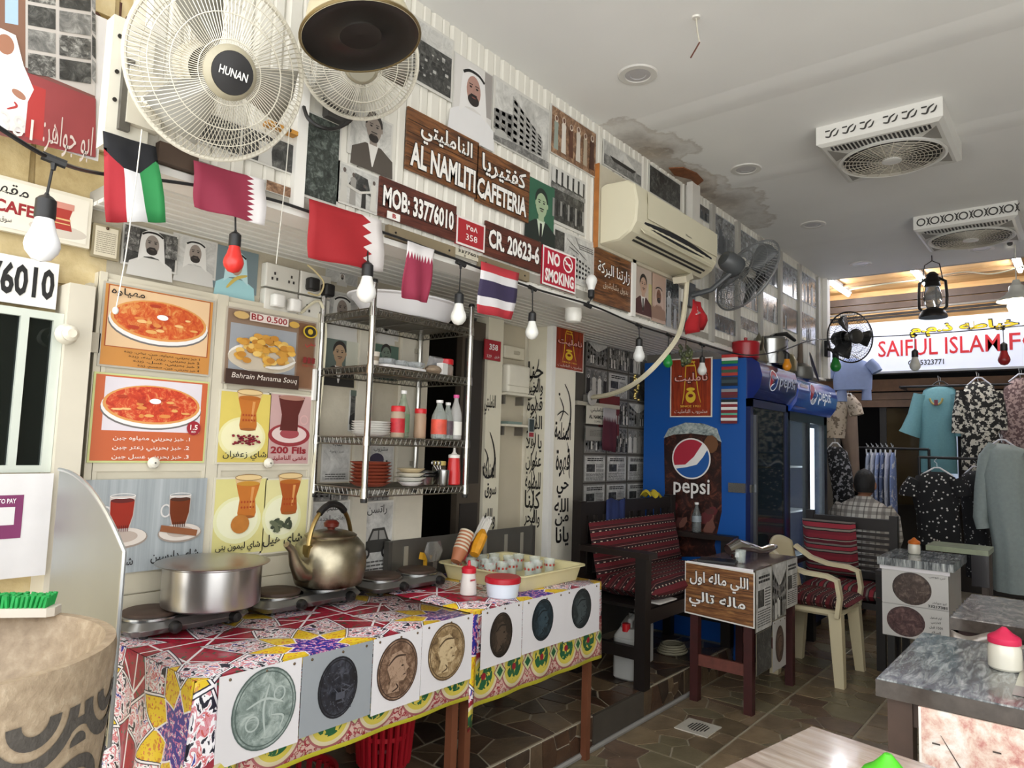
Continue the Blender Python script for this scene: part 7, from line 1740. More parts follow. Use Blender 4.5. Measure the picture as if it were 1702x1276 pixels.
s = MB(); s.cyl((k2+.10, ky0+.05, .35), (k2+.10, ky0+.05, 1.55), .02, M('d5e4f4', .3, emit=1.2)); s.build('light_tube', co2)
for z in (.55, .9, 1.25): s = MB(); s.bx(k2+.035, k3-.035, ky0+.12, ky1-.05, z, z+.012, M('b7bbbd', .5)); s.build('shelf', co2)
h, pr_ = header(k2-.01, k3+.02, 1.66, 1.93, co2, True)
header_print(h, pr_, k2, k3-k2, [('p', [(.03,.12),(.27,.12),(.27,.85),(.03,.85)], '7a4a48'), ('p', [(.06,.6),(.24,.6),(.24,.8),(.06,.8)], 'b9a6a4')]+globe(.36, .5, .085, .25)+[('text', ('pepsi', .50, .28, .84, .66), 'e6eaf0')])
# vessels on top of the coolers
def vessel(name, c, prof, m, label, cat, extra=None, n=28):
    t = thing(name, label, cat, c); s = MB(); s.lathe(prof, c, m, n, None, True, True); s.build('body', t)
    if extra: extra(t, V(c))
    return t
ctop = kz+.0015
def lidk(r, z, m, kr=.012):
    def f_(t, c): s = MB(); s.lathe([(r,z),(r*.98,z+.01),(kr*1.4,z+.022),(kr,z+.026),(kr*1.2,z+.04),(0,z+.045)], c, m, 24); s.build('lid', t)
    return f_
vessel('red_pot', (4.52, 1.745, ctop), [(.07,0),(.085,.01),(.088,.10),(.09,.105)], M('9c1420', .3, noise=.15), 'red enamel pot at the cooler edge', 'pot', lidk(.088, .105, M('9c1420', .3), .01))
def coffee(t, c):
    s = MB(); s.tube([c+V((-.03,-.02,.09)), c+V((-.07,-.05,.13)), c+V((-.09,-.06,.17))], [.014,.01,.005], M('8d8a78', .3, .9), 8); s.build('spout', t)
    s = MB(); s.tube([c+V((.03,.02,.14)), c+V((.07,.04,.13)), c+V((.075,.045,.07)), c+V((.045,.03,.03))], .007, M('8d8a78', .3, .9), 6); s.build('handle', t); s = MB(); s.lathe([(.03,.15),(.02,.175),(.006,.2),(.0,.215)], c, M('8d8a78', .3, .9), 16); s.build('lid', t)
vessel('coffee_pot', (4.735, 1.735, ctop), [(.055,0),(.06,.01),(.045,.07),(.03,.11),(.032,.15)], M('9a9786', .32, .9, noise=.2), 'grey metal coffee pot between the red pot and the steel pot', 'coffee pot', coffee)
def cooker(t, c):
    s = MB(); s.lathe([(.118,.185),(.11,.20),(.05,.215),(0,.218)], c, steel, 28); s.build('lid', t); s = MB(); s.tube([c+V((-.02,-.05,.22)), c+V((.06,-.09,.235)), c+V((.16,-.12,.20))], [.012,.016,.013], blk, 8); s.build('handle', t)
    s = MB(); s.tube([c+V((-.10,-.04,.2)), c+V((-.02,-.04,.225)), c+V((.03,-.03,.22))], .008, steel, 6); s.build('bar', t)
vessel('pressure_cooker', (4.95, 1.735, ctop), [(.11,0),(.12,.012),(.12,.17),(.124,.185)], steel, 'large steel pressure cooker on the blue cooler', 'pot', cooker)
ct2 = 1.9315
vessel('brass_tray_pot', (5.24, 1.73, ct2), [(.06,0),(.085,.03),(.09,.10),(.07,.14)], M('8d8468', .35, .8, noise=.3), 'dull brass pot behind the pressure cooker', 'pot', lidk(.07, .14, M('8d8468', .35, .8)))
def blade_(t, c): s = MB(); s.tube([c+V((0,0,.10)), c+V((.02,0,.18)), c+V((.02,0,.28))], [.03,.02,.018], M('5a4a3c', .5), 10); s.build('stem', t)
vessel('grey_kettle', (5.55, 1.72, ct2), [(.09,0),(.10,.02),(.095,.09),(.05,.12)], M('6a6a66', .4, .5, noise=.3), 'squat grey kettle on the lit cooler', 'kettle', blade_)
s = MB(); s.lathe([(.0,0),(.11,.012),(.125,.018),(.12,.022),(.0,.014)], (5.86, 1.69+.03, ct2+.125), M('2a2f55', .3), 28, (.3,-1,.3)); tag(s.build('blue_plate'), 'dark blue plate propped on edge on the lit cooler', 'plate')
# black fan on the far post
c = P(1414, 560, X=6.05)
wall_fan(c, V((-.62,-.75,-.05)), .205, 'black wall fan on the far wall end before the shop sign', M('1d1d1e', .4, .3), M('1a1a1b', .4), M('19191a', .4), (6.50, 1.77, c.z-.02), n=56, wr=.0013, bm=M('2a2a2c', .3))

# ================================================================ entry table with hanging sign
red_t = M('3d1614', .55, noise=.45, scale=18, bump=.1)
ex0, ex1, ey0, ey1 = 3.70, 4.40, 1.385, 1.755
t = thing('small_table', 'worn dark red wooden table with plastic covered top by the step', 'table', ((ex0+ex1)/2, (ey0+ey1)/2, 0))
for x in (ex0+.01, ex1-.05):
    for y in (ey0+.01, ey1-.06): s = MB(); s.bx(x, x+.045, y, y+.045, 0, .71, red_t); s.build('leg', t)
s = MB(); s.bx(ex0, ex1, ey0, ey1, .71, .745, M('6d5a58', .25, noise=.4, scale=9, coat=.5)); s.build('tabletop', t)
for x in (ex0+.02, ex1-.04): s = MB(); s.bx(x, x+.02, ey0+.055, ey1-.06, .19, .25, M('6a3a30', .6, noise=.6, scale=30)); s.build('stretcher', t)
s = MB(); s.bx(ex0-.004, ex0, ey0, ey1, .70, .747, clothm); s.build('trim_strip', t)
o = V((ex0-.008, ey1+.01, .46)); w_, h_ = ey1-ey0+.02, .285
s = MB(); s.prism([(0,.005),(w_,-.012),(w_,h_-.012),(0,h_)], o, Uy, WZ, -.003, M('e2dfd8', .4)); r = tag(s.build('proverb_sign'), 'wood print sign with white Arabic proverb hung on the red table', 'sign')
def glow_wood(n, l, tc):
    x = noise(n, l, mapping(n, l, tc.outputs['Object'], (1,1.5,16)), 5, 7, .65, .5); return ramp(n, l, x, [(.28,'3a2214'),(.5,'7a5030'),(.68,'a87a48'),(.85,'c49a62')]), None
f = Flat(o+V((-.001,0,0)), Uy, WZ); f.poly([(.006,.013),(w_-.006,-.004),(w_-.006,h_-.02),(.006,h_-.008)], node_mat('printed_plank', glow_wood, .4))
for k in range(4): v = h_*(k+1)/5; f.rect(.006, v-.001, w_-.006, v+.001, '2a170c')
f.build('print', r); f = Flat(o+V((-.001,0,0)), Uy, WZ); f.k = 12
out(f, 'اللي ماله اول', w_*.08, h_*.53, w_*.92, h_*.84, bold=.02); out(f, 'ماله تالي', w_*.07, h_*.17, w_*.88, h_*.46, bold=.02); f.build('lettering', r)
for k, (x0, x1, z0, z1, kind, lab) in enumerate(((3.72,3.955,.42,.74,'doc','aged text sheet hanging nearest on the red table side'), (3.73,3.95,.20,.415,'dark','brown picture sheet hanging below the aged text sheet'), (3.96,4.19,.44,.745,'street','grey picture sheet in the middle of the red table side'), (4.195,4.39,.47,.745,'doc','aged text sheet hanging farthest on the red table side'))):
    wall_photo(None, None, 1.38, kind, lab, 200+k, 'sheets hung on the red table', rect=(V((x0, ey0-.006, z0)), x1-x0, z1-z0), border='77705f', bd=.01, name='hanging_sheet', cat='sheet', fn=lambda f_, w, h: f_.rect(0,0,w,h,M('6d665a',.5,noise=.25,scale=14)) if False else None)
coin('print of a tall brown coin hanging low on the red table side', 3.975, 4.185, .165, .435, ey0-.006, ('2a1c18','4a342c','6a5044'), .5, .5, .062, .095, paper='b5b2ae', style=0)
# things on it: chrome mixer-like vessel, tumbler, black folder
c = V((4.02, 1.60, .7465)); t = thing('chrome_pourer', 'chrome pouring vessel with long curved neck lying on the red table', 'vessel', c)
s = MB(); s.tube([c+V((-.06,.03,.05)), c+V((0,0,.075)), c+V((.10,-.03,.06)), c+V((.20,-.06,.035)), c+V((.27,-.09,.045)), c+V((.33,-.11,.05))], [.03,.04,.028,.02,.026,.012], M('c3c2c0', .15, 1.), 16); s.build('neck', t)
s = MB(); s.lathe([(.03,0),(.034,.01),(.024,.05),(.02,.06)], c+V((0,0,.0)), M('c3c2c0', .15, 1.), 20, None, True); s.build('foot', t)
s = MB(); s.lathe([(.024,0),(.026,.004),(.03,.07),(.028,.07),(.023,.008),(0,.007)], (3.87, 1.52, .7465), glassm, 20, None, True); tag(s.build('glass_tumbler'), 'small clear tumbler beside the chrome vessel', 'glass')
s = MB(); s.obx((3.80, 1.62, .753), .13, .20, .012, blk, Matrix.Rotation(R(15), 3, 'Z')); tag(s.build('black_folder'), 'flat black folder lying on the red table', 'folder')

# ================================================================ resin armchair facing the aisle
rs_ = M('cfc3a0', .45, noise=.06); ac_ = V((4.765, 1.37, 0)); hw, hd = .23, .19
t = thing('resin_armchair', 'cream resin armchair with woven cushion behind the red table', 'chair', ac_)
def leg_(sx, sy, top):
    s = MB(); a = ac_+V((sx*hw, sy*hd, 0)); b = ac_+V((sx*(hw-.03), sy*(hd-.03), top)); rings = []
    for k, wd in ((0,.026),(.5,.032),(1,.036)):
        p = a*(1-k)+b*k; rings.append([p+V((dx*wd, dy*wd, 0)) for dx, dy in ((-1,-1),(1,-1),(1,1),(-1,1))])
    s.loft(rings, rs_, True, True); s.build('leg', t)
for sx in (-1, 1): leg_(sx, -1, .42); leg_(sx, 1, .42)
s = MB(); s.rbx(ac_.x-hw, ac_.x+hw, ac_.y-hd-.01, ac_.y+hd, .395, .43, .05, rs_); s.build('seat', t)
for sx in (-1, 1):
    s = MB(); x = ac_.x+sx*(hw+.015)
    path = [(x, ac_.y-hd+.01, .40), (x, ac_.y-hd-.005, .52), (x, ac_.y-hd+.01, .615), (x, ac_.y-hd+.07, .635), (x, ac_.y, .64), (x, ac_.y+hd*.6, .67), (x-sx*.02, ac_.y+hd+.02, .74)]
    rings = []
    for i, p in enumerate(path):
        wz = .012; wx = .026; p = V(p); d = (V(path[min(i+1,6)])-V(path[max(i-1,0)])).normalized(); nn = V((1,0,0)).cross(d).normalized()
        rings.append([p+V((1,0,0))*a*wx+nn*b*wz for a, b in ((-1,-1),(1,-1),(1,1),(-1,1))])
    s.loft(rings, rs_, True, True); s.build('armrest', t)
s = MB(); s.sheet(lambda u, v: (ac_.x+(u-.5)*2*(hw+.005)*(1-.12*v*v), ac_.y+hd-.02+.06*v+.03*(1-(2*u-1)**2), .43+.39*v-.05*(2*u-1)**2*v), 12, 8, rs_); s.build('backrest', t, solid=.014)
for k in range(5): u = .18+.16*k; s = MB(); s.sheet(lambda a, v: (ac_.x+(u-.02+.04*a-.5)*2*hw*.9, ac_.y+hd-.008+.05*v+.03-.012, .50+.24*v), 1, 4, M('8d8468', .6)); s.build('back_slot', t)
cushion('chair_cushion', (ac_.x, ac_.y-.02, .465), .43, .42, .075, I3, kil, 'red woven cushion on the cream resin armchair')

# ================================================================ second bench with striped cushions
b2x, b2y0, b2y1 = 5.50, 1.10, 1.655
t = thing('wooden_bench', 'dark wooden bench with slatted back before the seated man', 'bench', (b2x-.2, (b2y0+b2y1)/2, 0))
for y in (b2y0-.05, b2y1-.05):
    s = MB(); s.bx(b2x-.03, b2x+.03, y, y+.05, 0, .95, dw); s.build('rear_post', t); s = MB(); s.bx(b2x-.44, b2x-.39, y, y+.05, 0, .60, dw); s.build('leg', t); s = MB(); s.bx(b2x-.45, b2x-.03, y, y+.05, .60, .63, dwl); s.build('armrest', t)
s = MB(); s.bx(b2x-.02, b2x+.02, b2y0, b2y1-.05, .84, .92, dw); s.build('top_rail', t); s = MB(); s.bx(b2x-.02, b2x+.02, b2y0, b2y1-.05, .50, .55, dw); s.build('lower_rail', t)
for i in range(7): z = .56+i*.04; s = MB(); s.bx(b2x-.008, b2x+.008, b2y0, b2y1-.05, z, z+.022, dwl); s.build('back_slat', t)
s = MB(); s.bx(b2x-.43, b2x-.02, b2y0, b2y1-.05, .37, .41, dw); s.build('seat', t)
rx = Matrix(((0,0,-1),(-1,0,0),(0,1,0)))
cushion('back_cushion', (b2x-.085, 1.47, .70), .36, .40, .11, Matrix.Rotation(R(-14), 3, 'Y') @ Matrix(((0,0,-1),(1,0,0),(0,1,0))), strp, 'striped red and grey cushion propped on the second bench')
cushion('seat_cushion', (b2x-.235, 1.33, .455), .42, .52, .09, I3, strp, 'striped red and grey seat cushion on the second bench')
# ================================================================ coin cabinet, side tables and jars
def wrap(n, l, tc):
    x = noise(n, l, mapping(n, l, tc.outputs['Object'], (2,9,1)), 4, 7, .7, .8); return ramp(n, l, x, [(.32,'1d2022'),(.45,'5a6063'),(.55,'9ba09f'),(.68,'cfd2cf')]), x
wrapm = node_mat('plastic_wrapped_print', wrap, .18, coat=.6)
def wrap2(n, l, tc):
    x = noise(n, l, mapping(n, l, tc.outputs['Object'], (3,6,3)), 4, 7, .7, 1.); return ramp(n, l, x, [(.3,'33302f'),(.45,'6f6966'),(.58,'a39d98'),(.72,'cfcbc6')]), x
wrapp = node_mat('plastic_wrapped_warm', wrap2, .2, coat=.5)
def glass_jar(c, r, h, lid, label, k=1.):
    c = V(c); t = thing('sugar_jar', label, 'jar', c); t['group'] = 'table jars with pointed lids'
    s = MB(); s.lathe([(r*.88,0),(r,.006*k),(r*1.02,h*.5),(r,h*.8),(r*.9,h*.95),(r*.88,h)], c, M('d9d5c6', .2, noise=.04, coat=.4), 26, None, True, True); s.build('body', t)
    s = MB(); s.lathe([(r*.98,h*.97),(r*1.0,h),(r*1.0,h*1.18),(r*.9,h*1.25),(r*.55,h*1.36),(r*.25,h*1.52),(r*.14,h*1.58),(0,h*1.59)], c, M(lid, .35, noise=.05), 26, None, True); s.build('lid', t)
cc = thing('coin_cabinet', 'box table wrapped in plastic with two coin posters on its front', 'table', (5.1, .84, 0))
s = MB(); s.bx(4.86, 5.36, .67, 1.02, .28, .70, M('b3b0ac', .35, noise=.1)); s.build('body', cc); s = MB(); s.bx(4.83, 5.40, .64, 1.04, .70, .745, wrapm); s.build('tabletop', cc)
s = MB(); s.bx(4.846, 4.86, .66, 1.03, .675, .70, clothm); s.build('trim_strip', cc)
for x in (4.88, 5.30):
    for y in (.69, .96): s = MB(); s.bx(x, x+.04, y, y+.04, 0, .28, blk); s.build('leg', cc)
for k, (z0, z1, lab, cu, cv_, ra, rb, cs) in enumerate(((.475,.675,'coin poster with phone number 33217381, upper one on the box table',.38,.5,.092,.095,('2a1f1c','4a3a34','7a6a60')), (.285,.47,'coin poster with Arabic caption, lower one on the box table',.33,.5,.09,.088,('301f20','553a3a','806460')))):
    o = V((4.853, 1.02, z0)); w_, h_ = .35, z1-z0; s = MB(); s.prism([(0,0),(w_,0),(w_,h_),(0,h_)], o, Uy, WZ, -.004, M('cfcdc9', .25, noise=.05, coat=.3)); r = tag(s.build('coin_poster'), lab, 'poster')
    f = Flat(o, Uy, WZ); f.ell(w_*(.46 if k == 0 else .36), h_*.5, ra+.012, rb, mottle('coin_face', *cs, 26, .2, .4), n=36); f.ring(w_*(.46 if k == 0 else .36), h_*.5, ra+.006, rb-.006, .003, cs[0], n=36); f.build('print', r)
    f = Flat(o, Uy, WZ); f.k = 6
    if k == 0: f.text('نبي موسى', w_*.72, h_*.86, w_*.96, h_*.95, '22201f'); f.text('ابو جواهر', w_*.76, h_*.14, w_*.97, h_*.22, '22201f'); f.text('33217381', w_*.70, h_*.03, w_*.98, h_*.11, '22201f', .03)
    else:
        for i, tx in enumerate(('أيام المغول', 'الفارسي', '1501 قبل', 'الميلاد')): f.text(tx, w_*.68, h_*(.70-.15*i), w_*.94, h_*(.80-.15*i), '22201f', .01, keep='c')
    f.build('lettering', r)
glass_jar((5.16, .895, .7465), .035, .065, 'c96a1e', 'small jar with orange pointed lid on the coin box table')
gt = thing('small_table', 'small table with pale scuffed top before the hanging dresses', 'table', (6.0, .75, 0))
s = MB(); s.bx(5.78, 6.12, .56, .93, .71, .745, M('9aa287', .35, noise=.4, scale=12, coat=.3)); s.build('tabletop', gt)
for x in (5.79, 6.07):
    for y in (.57, .88): s = MB(); s.bx(x, x+.035, y, y+.035, 0, .71, M('4a3f38', .5)); s.build('leg', gt)
s = MB(); s.bx(5.778, 5.784, .56, .66, .50, .71, M('232024', .3, coat=.5)); s.build('hanging_wrap', gt)
def box_table(x0, x1, y0, y1, label, top, leg, z=.75):
    t = thing('dining_table', label, 'table', ((x0+x1)/2, (y0+y1)/2, 0))
    s = MB(); s.bx(x0, x1, y0, y1, z-.03, z-.002, top); s.build('tabletop', t)
    s = MB(); s.bx(x0-.004, x1+.004, y0-.004, y1+.004, z-.05, z-.006, M('4a423c', .22, .2, noise=.6, scale=40, coat=.5)); s.build('edge_band', t)
    for x in (x0+.02, x1-.08):
        for y in (y0+.02, y1-.08): s = MB(); s.bx(x, x+.06, y, y+.06, 0, z-.045, leg); s.build('leg', t)
    s = MB(); s.bx(x0+.03, x1-.03, y1-.05, y1-.03, z-.12, z-.045, leg); s.bx(x0+.03, x0+.05, y0+.03, y1-.03, z-.12, z-.045, leg); s.build('apron', t)
    return t
lg = M('4d3b31', .5, noise=.25, scale=12); 
t = box_table(3.24, 3.86, -.14, .44, 'plastic wrapped table with draped side behind the red lidded jar', wrapp, M('3a1f1c', .5)); 
s = MB(); s.sheet(lambda u, v: (3.26+.5*u, .443+.006*math.sin(u*40), .745-.36*v), 30, 4, wrapp); s.build('draped_wrap', t, solid=.003)
s = MB(); s.sheet(lambda u, v: (3.232+.004*math.sin(u*30), .44-.5*u, .70-.10*v-.015*math.sin(u*17)), 30, 3, M('8d857e', .2, .4, noise=.5, scale=30)); s.build('foil_skirt', t, solid=.002)
o = V((3.222, .28, .44)); s = MB(); s.prism([(0,0),(.34,0),(.34,.20),(0,.20)], o, Uy, WZ, -.003, M('d3cdc0', .4)); r = tag(s.build('wood_sign'), 'wood print sign with pale number hung on the wrapped table', 'sign'); f = Flat(o, Uy, WZ); f.rect(.006,.006,.334,.194, woodm); f.build('print', r); f = Flat(o, Uy, WZ); f.k = 5; f.text('33776010', .06, .03, .30, .09, 'dcd4c8', .02); f.build('lettering', r)
t = box_table(2.19, 2.87, -.30, .475, 'grey plastic topped table with pink print panel and red lidded jar', wrapm, lg)
def pinkp(n, l, tc):
    x = noise(n, l, tc.outputs['Object'], 13, 9, .72, .25); return ramp(n, l, x, [(.28,'8d4a4a'),(.40,'c58a80'),(.50,'dcc2b2'),(.62,'e9e4dc')]), None
s = MB(); s.bx(2.178, 2.184, -.29, .375, .16, .70, node_mat('faded_pink_print', pinkp, .35, coat=.2)); r = tag(s.build('print_panel'), 'faded pink and cream picture panel on the table front', 'panel')
f = Flat((2.178, .375, .16), Uy, WZ); f.rect(0,0,.006,.54,'e6e2da'); f.poly([(.21,.36),(.30,.355),(.335,.305),(.31,.285),(.25,.30),(.22,.33)], 'c9c8bd'); f.stroke([(.05,.48),(.14,.33),(.23,.16)], .003, '4a3a36'); rr = random.Random(5)
for i in range(14): a, b = rr.uniform(.03,.5), rr.uniform(.15,.5); f.rect(a, b, a+.018, b+.004, '4a3f3a')
f.build('print', r)
f = Flat((2.19, -.3, .7485), V((1,0,0)), V((0,1,0)), .0004); f.poly([(.10,.10),(.62,.10),(.62,.48),(.10,.48)], M('c6c4b4', .2, noise=.2, scale=6, coat=.6)); f.poly([(.10,.36),(.2,.36),(.2,.48),(.10,.48)], M('8d8486', .2, noise=.3)); f.build('print', t)
glass_jar((2.555, .215, .7495), .042, .075, 'd02a52', 'large jar of white sugar with red pointed lid on the grey table')
def warmtop(n, l, tc):
    x = noise(n, l, mapping(n, l, tc.outputs['Object'], (10,1.2,1)), 3, 6, .6, .5); return ramp(n, l, x, [(.3,'857468'),(.45,'a9988a'),(.6,'c3b5a8'),(.75,'dbd6d2')]), None
t = box_table(.996, 1.646, -.065, .565, 'nearest table with warm striped plastic top and green lidded jar', node_mat('striped_table_wrap', warmtop, .18, coat=.6), lg)
gj = P(1466, 1252, Z=.885); t.rotation_euler = (0, 0, R(-10.3)); glass_jar((1.285, .265, .7485), .040, .085, '4fbf2a', 'jar with bright green pointed lid on the nearest table')
# ================================================================ alley and clothes shop beyond
SXX = 7.70
y_l, y_r = 2.17, -1.6; z_b, z_t = 2.205, 2.705
bs = M('d3d8ea', .35, noise=.03, emit=.22)  # added glow stands in for the lamp light falling on the board
t = thing('shop_sign', 'long white sign with an added glow reading SAIFUL ISLAM over the clothes shop', 'sign', (SXX, (y_l+y_r)/2, z_b))
s = MB(); s.bx(SXX, SXX+.12, y_r, y_l, z_b, z_t, bs); s.build('panel', t); s = MB(); s.bx(SXX-.012, SXX+.12, y_r, y_l, z_b-.02, z_b, M('8d8f94', .4, .5)); s.build('bottom_edge', t)
f = Flat((SXX-.0012, 0, 0), Uy, WZ); q = lambda px, py: (lambda a: (-a.y, a.z))(P(px, py, X=SXX))
f.k = 4
redl = M('c01f28', .4, noise=.05); yl = M('e0c018', .4, noise=.05)
a = q(1460,593); b = q(1662,566); 
f.text('SAIFUL ISLAM', a[0], a[1]-.005, b[0], q(1460,567)[1], redl, .008); c = q(1678,582); f.text('FO', c[0], a[1]-.0, c[0]+.26, q(1460,567)[1], redl, .008)
a = q(1524,607); b = q(1569,596); f.text('35323771', a[0], a[1], b[0], b[1], '2b2c38', .02); f.ring(a[0]-.05, (a[1]+b[1])/2, .025, .025, .008, '2b2c38')
a = q(1514,560); b = q(1692,528); f.text('خياطه ذ.م.م', a[0]-.012, a[1]-.012, b[0]+.012, b[1]+.012, '1d1a14', .05); f.text('خياطه ذ.م.م', a[0], a[1], b[0], b[1], yl, .03)
f.build('lettering', t)
# fluorescent tubes
for k, ((pa, qa), (pb, qb), lab) in enumerate((((1368,463),(1412,491),'glowing fluorescent batten nearest the wall end over the alley'), ((1508,450),(1549,476),'glowing fluorescent batten behind the hanging lantern'), ((1678,428),(1704,451),'glowing fluorescent batten above the enamel lamp'))):
    a = P(pa, qa, Z=AZ-.05); b = P(pb, qb, Z=AZ-.05); y = (a.y+b.y)/2; t = thing('fluorescent_batten', lab, 'light', ((a.x+b.x)/2, y, AZ-.08)); t['group'] = 'fluorescent battens'
    x0, x1 = max(a.x, EX+.05), min(b.x, FX-.05)
    s = MB(); s.bx(x0, x1, y-.03, y+.03, AZ-.03, AZ, M('d5d8da', .4)); s.build('housing', t); s = MB(); s.cyl((x0+.02, y, AZ-.045), (x1-.02, y, AZ-.045), .018, M('f2f6ff', .3, noise=.0, emit=75.)); s.build('tube', t)
cable('white_cable', [P(1412,482,X=7.1), P(1470,472,X=7.0), P(1530,465,X=7.0), P(1600,452,X=6.95), P(1650,455,X=6.9), P(1710,440,X=6.9)], .006, M('e3dcc8', .5), 'white cord looping under the plywood ceiling', 'cord')
# oil lantern
c = P(1551, 528, X=6.2); t = thing('oil_lantern', 'black oil lantern hanging from the ceiling edge', 'lantern', c); c = V(c); ir = M('262120', .45, .5, noise=.2)
s = MB(); s.lathe([(.098,0),(.10,.008),(.09,.035),(.075,.06),(.05,.07),(.04,.08)], c, ir, 28, None, True, True); s.build('fuel_tank', t)
s = MB(); s.lathe([(.042,.08),(.062,.12),(.066,.15),(.055,.21),(.045,.245)], c, M('9aa0a4', .08, trans=.7, noise=.1), 24); s.build('glass_chimney', t)
s = MB(); s.lathe([(.05,.245),(.058,.25),(.05,.28),(.055,.285),(.04,.33),(.045,.335),(.02,.36),(0,.362)], c, ir, 24, None, True); s.build('cap', t)
for d in (-1, 1): s = MB(); s.tube([c+V((0,d*.06,.05)), c+V((0,d*.092,.08)), c+V((0,d*.095,.17)), c+V((0,d*.088,.28)), c+V((0,d*.04,.31))], .011, ir, 8); s.build('side_tube', t)
s = MB(); s.tube([c+V((0,-.07,.30)), c+V((0,-.05,.42)), c+V((0,0,.45)), c+V((0,.05,.42)), c+V((0,.07,.30))], .004, ir, 6); s.tube([c+V((0,0,.45)), V((c.x, c.y, CZ))], .003, ir, 6); s.build('bail', t)
for a in range(4):
    q_ = math.pi*a/4; s = MB(); s.tube([c+V((.07*math.cos(q_), .07*math.sin(q_), .10)), c+V((.072*math.cos(q_), .072*math.sin(q_), .16)), c+V((.06*math.cos(q_), .06*math.sin(q_), .24))], .0022, ir, 5); s.build('guard_wire', t)
# enamel lamp with glowing bulb
c = P(1690, 500, X=6.2); t = thing('enamel_lamp', 'white enamel cone lamp with glowing bulb near the shop sign', 'lamp', c); c = V(c)
s = MB(); s.lathe([(.125,0),(.12,.012),(.075,.045),(.05,.075),(.046,.11),(.03,.125),(.02,.155),(.0,.157)], c, M('c9c8c0', .35, noise=.08), 28); s.build('shade', t)
s = MB(); s.lathe([(0,-.10),(.045,-.085),(.06,-.04),(.05,0),(.03,.03)], c, M('fff1d8', .3, noise=0., emit=14.), 20); s.build('bulb', t)
s = MB(); s.tube([c+V((0,0,.15)), V((c.x, c.y, CZ))], .004, M('cfcabb', .5), 6); s.build('cord', t)
# shop doorway shelves and glow
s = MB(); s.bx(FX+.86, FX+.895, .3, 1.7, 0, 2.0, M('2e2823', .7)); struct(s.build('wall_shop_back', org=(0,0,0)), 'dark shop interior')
for y, lab in ((1.62,'dark door mullion of the clothes shop beside the shirts'), (1.16,'dark door mullion of the clothes shop behind the turquoise dress')):
    s = MB(); s.bx(FX, FX+.04, y-.03, y+.03, 0, 1.86, M('1c1917', .5)); tag(s.build('door_mullion'), lab, 'mullion')
t = thing('shop_window', 'dim glass shop window with brown reflections above the shirts', 'window', (FX+.02, 1.4, .9)); s = MB(); s.bx(FX+.01, FX+.02, 1.19, 1.59, .9, 1.85, M('4a3f2c', .06, noise=.4, scale=2, trans=.3)); s.build('window_pane', t)
for k, (y0, y1, z0, z1, cl, lab) in enumerate(((1.47,1.56,1.30,1.42,'7f6ac8','lilac lit box inside the shop'), (1.34,1.44,1.28,1.44,'8d7fd6','violet lit box inside the shop'), (1.02,1.13,.95,1.62,'b9c8e0','pale lit shelf inside the shop by the turquoise dress'))):
    s = MB(); s.rbx(FX+.25, FX+.32, y0, y1, z0, z1, .01, M(cl, .5, emit=.5)); r = tag(s.build('lit_display'), lab, 'display'); s = MB(); s.bx(FX+.24, FX+.6, y0-.02, y1+.02, z0-.03, z0-.005, M('3a332c', .6)); s.bx(FX+.55, FX+.86, y0, y1, z0-.03, z0-.005, M('3a332c', .6)); s.build('shelf_board', r)

# ================================================================ garments
def speck(name, base, spot, scale, thr, kind='v'):
    def f(n, l, tc):
        if kind == 'v':
            v = n.new('ShaderNodeTexVoronoi'); v.inputs['Scale'].default_value = scale; l.new(tc.outputs['Object'], v.inputs['Vector']); d = v.outputs['Distance']
            return mixc(n, l, mth(n, l, 'LESS_THAN', d, thr), base, spot), None
        x = noise(n, l, tc.outputs['Object'], scale, 4, .6); return mixc(n, l, mth(n, l, 'GREATER_THAN', x, thr), base, spot), None
    return node_mat(name, f, .85)
def checks(name, base, a, b, sc):
    def f(n, l, tc):
        sp = n.new('ShaderNodeSeparateXYZ'); l.new(tc.outputs['Object'], sp.inputs[0]); col = base
        for out_, cc, wd, ph in ((1, a, .3, 0), (2, a, .3, .2), (1, b, .1, .45), (2, b, .1, .6)):
            fr_ = mth(n, l, 'FRACT', mth(n, l, 'ADD', mth(n, l, 'MULTIPLY', sp.outputs[out_], sc), ph)); m_ = mth(n, l, 'MULTIPLY', mth(n, l, 'LESS_THAN', fr_, wd), .65); col = mixc(n, l, m_, col, cc)
        return col, None
    return node_mat(name, f, .85)
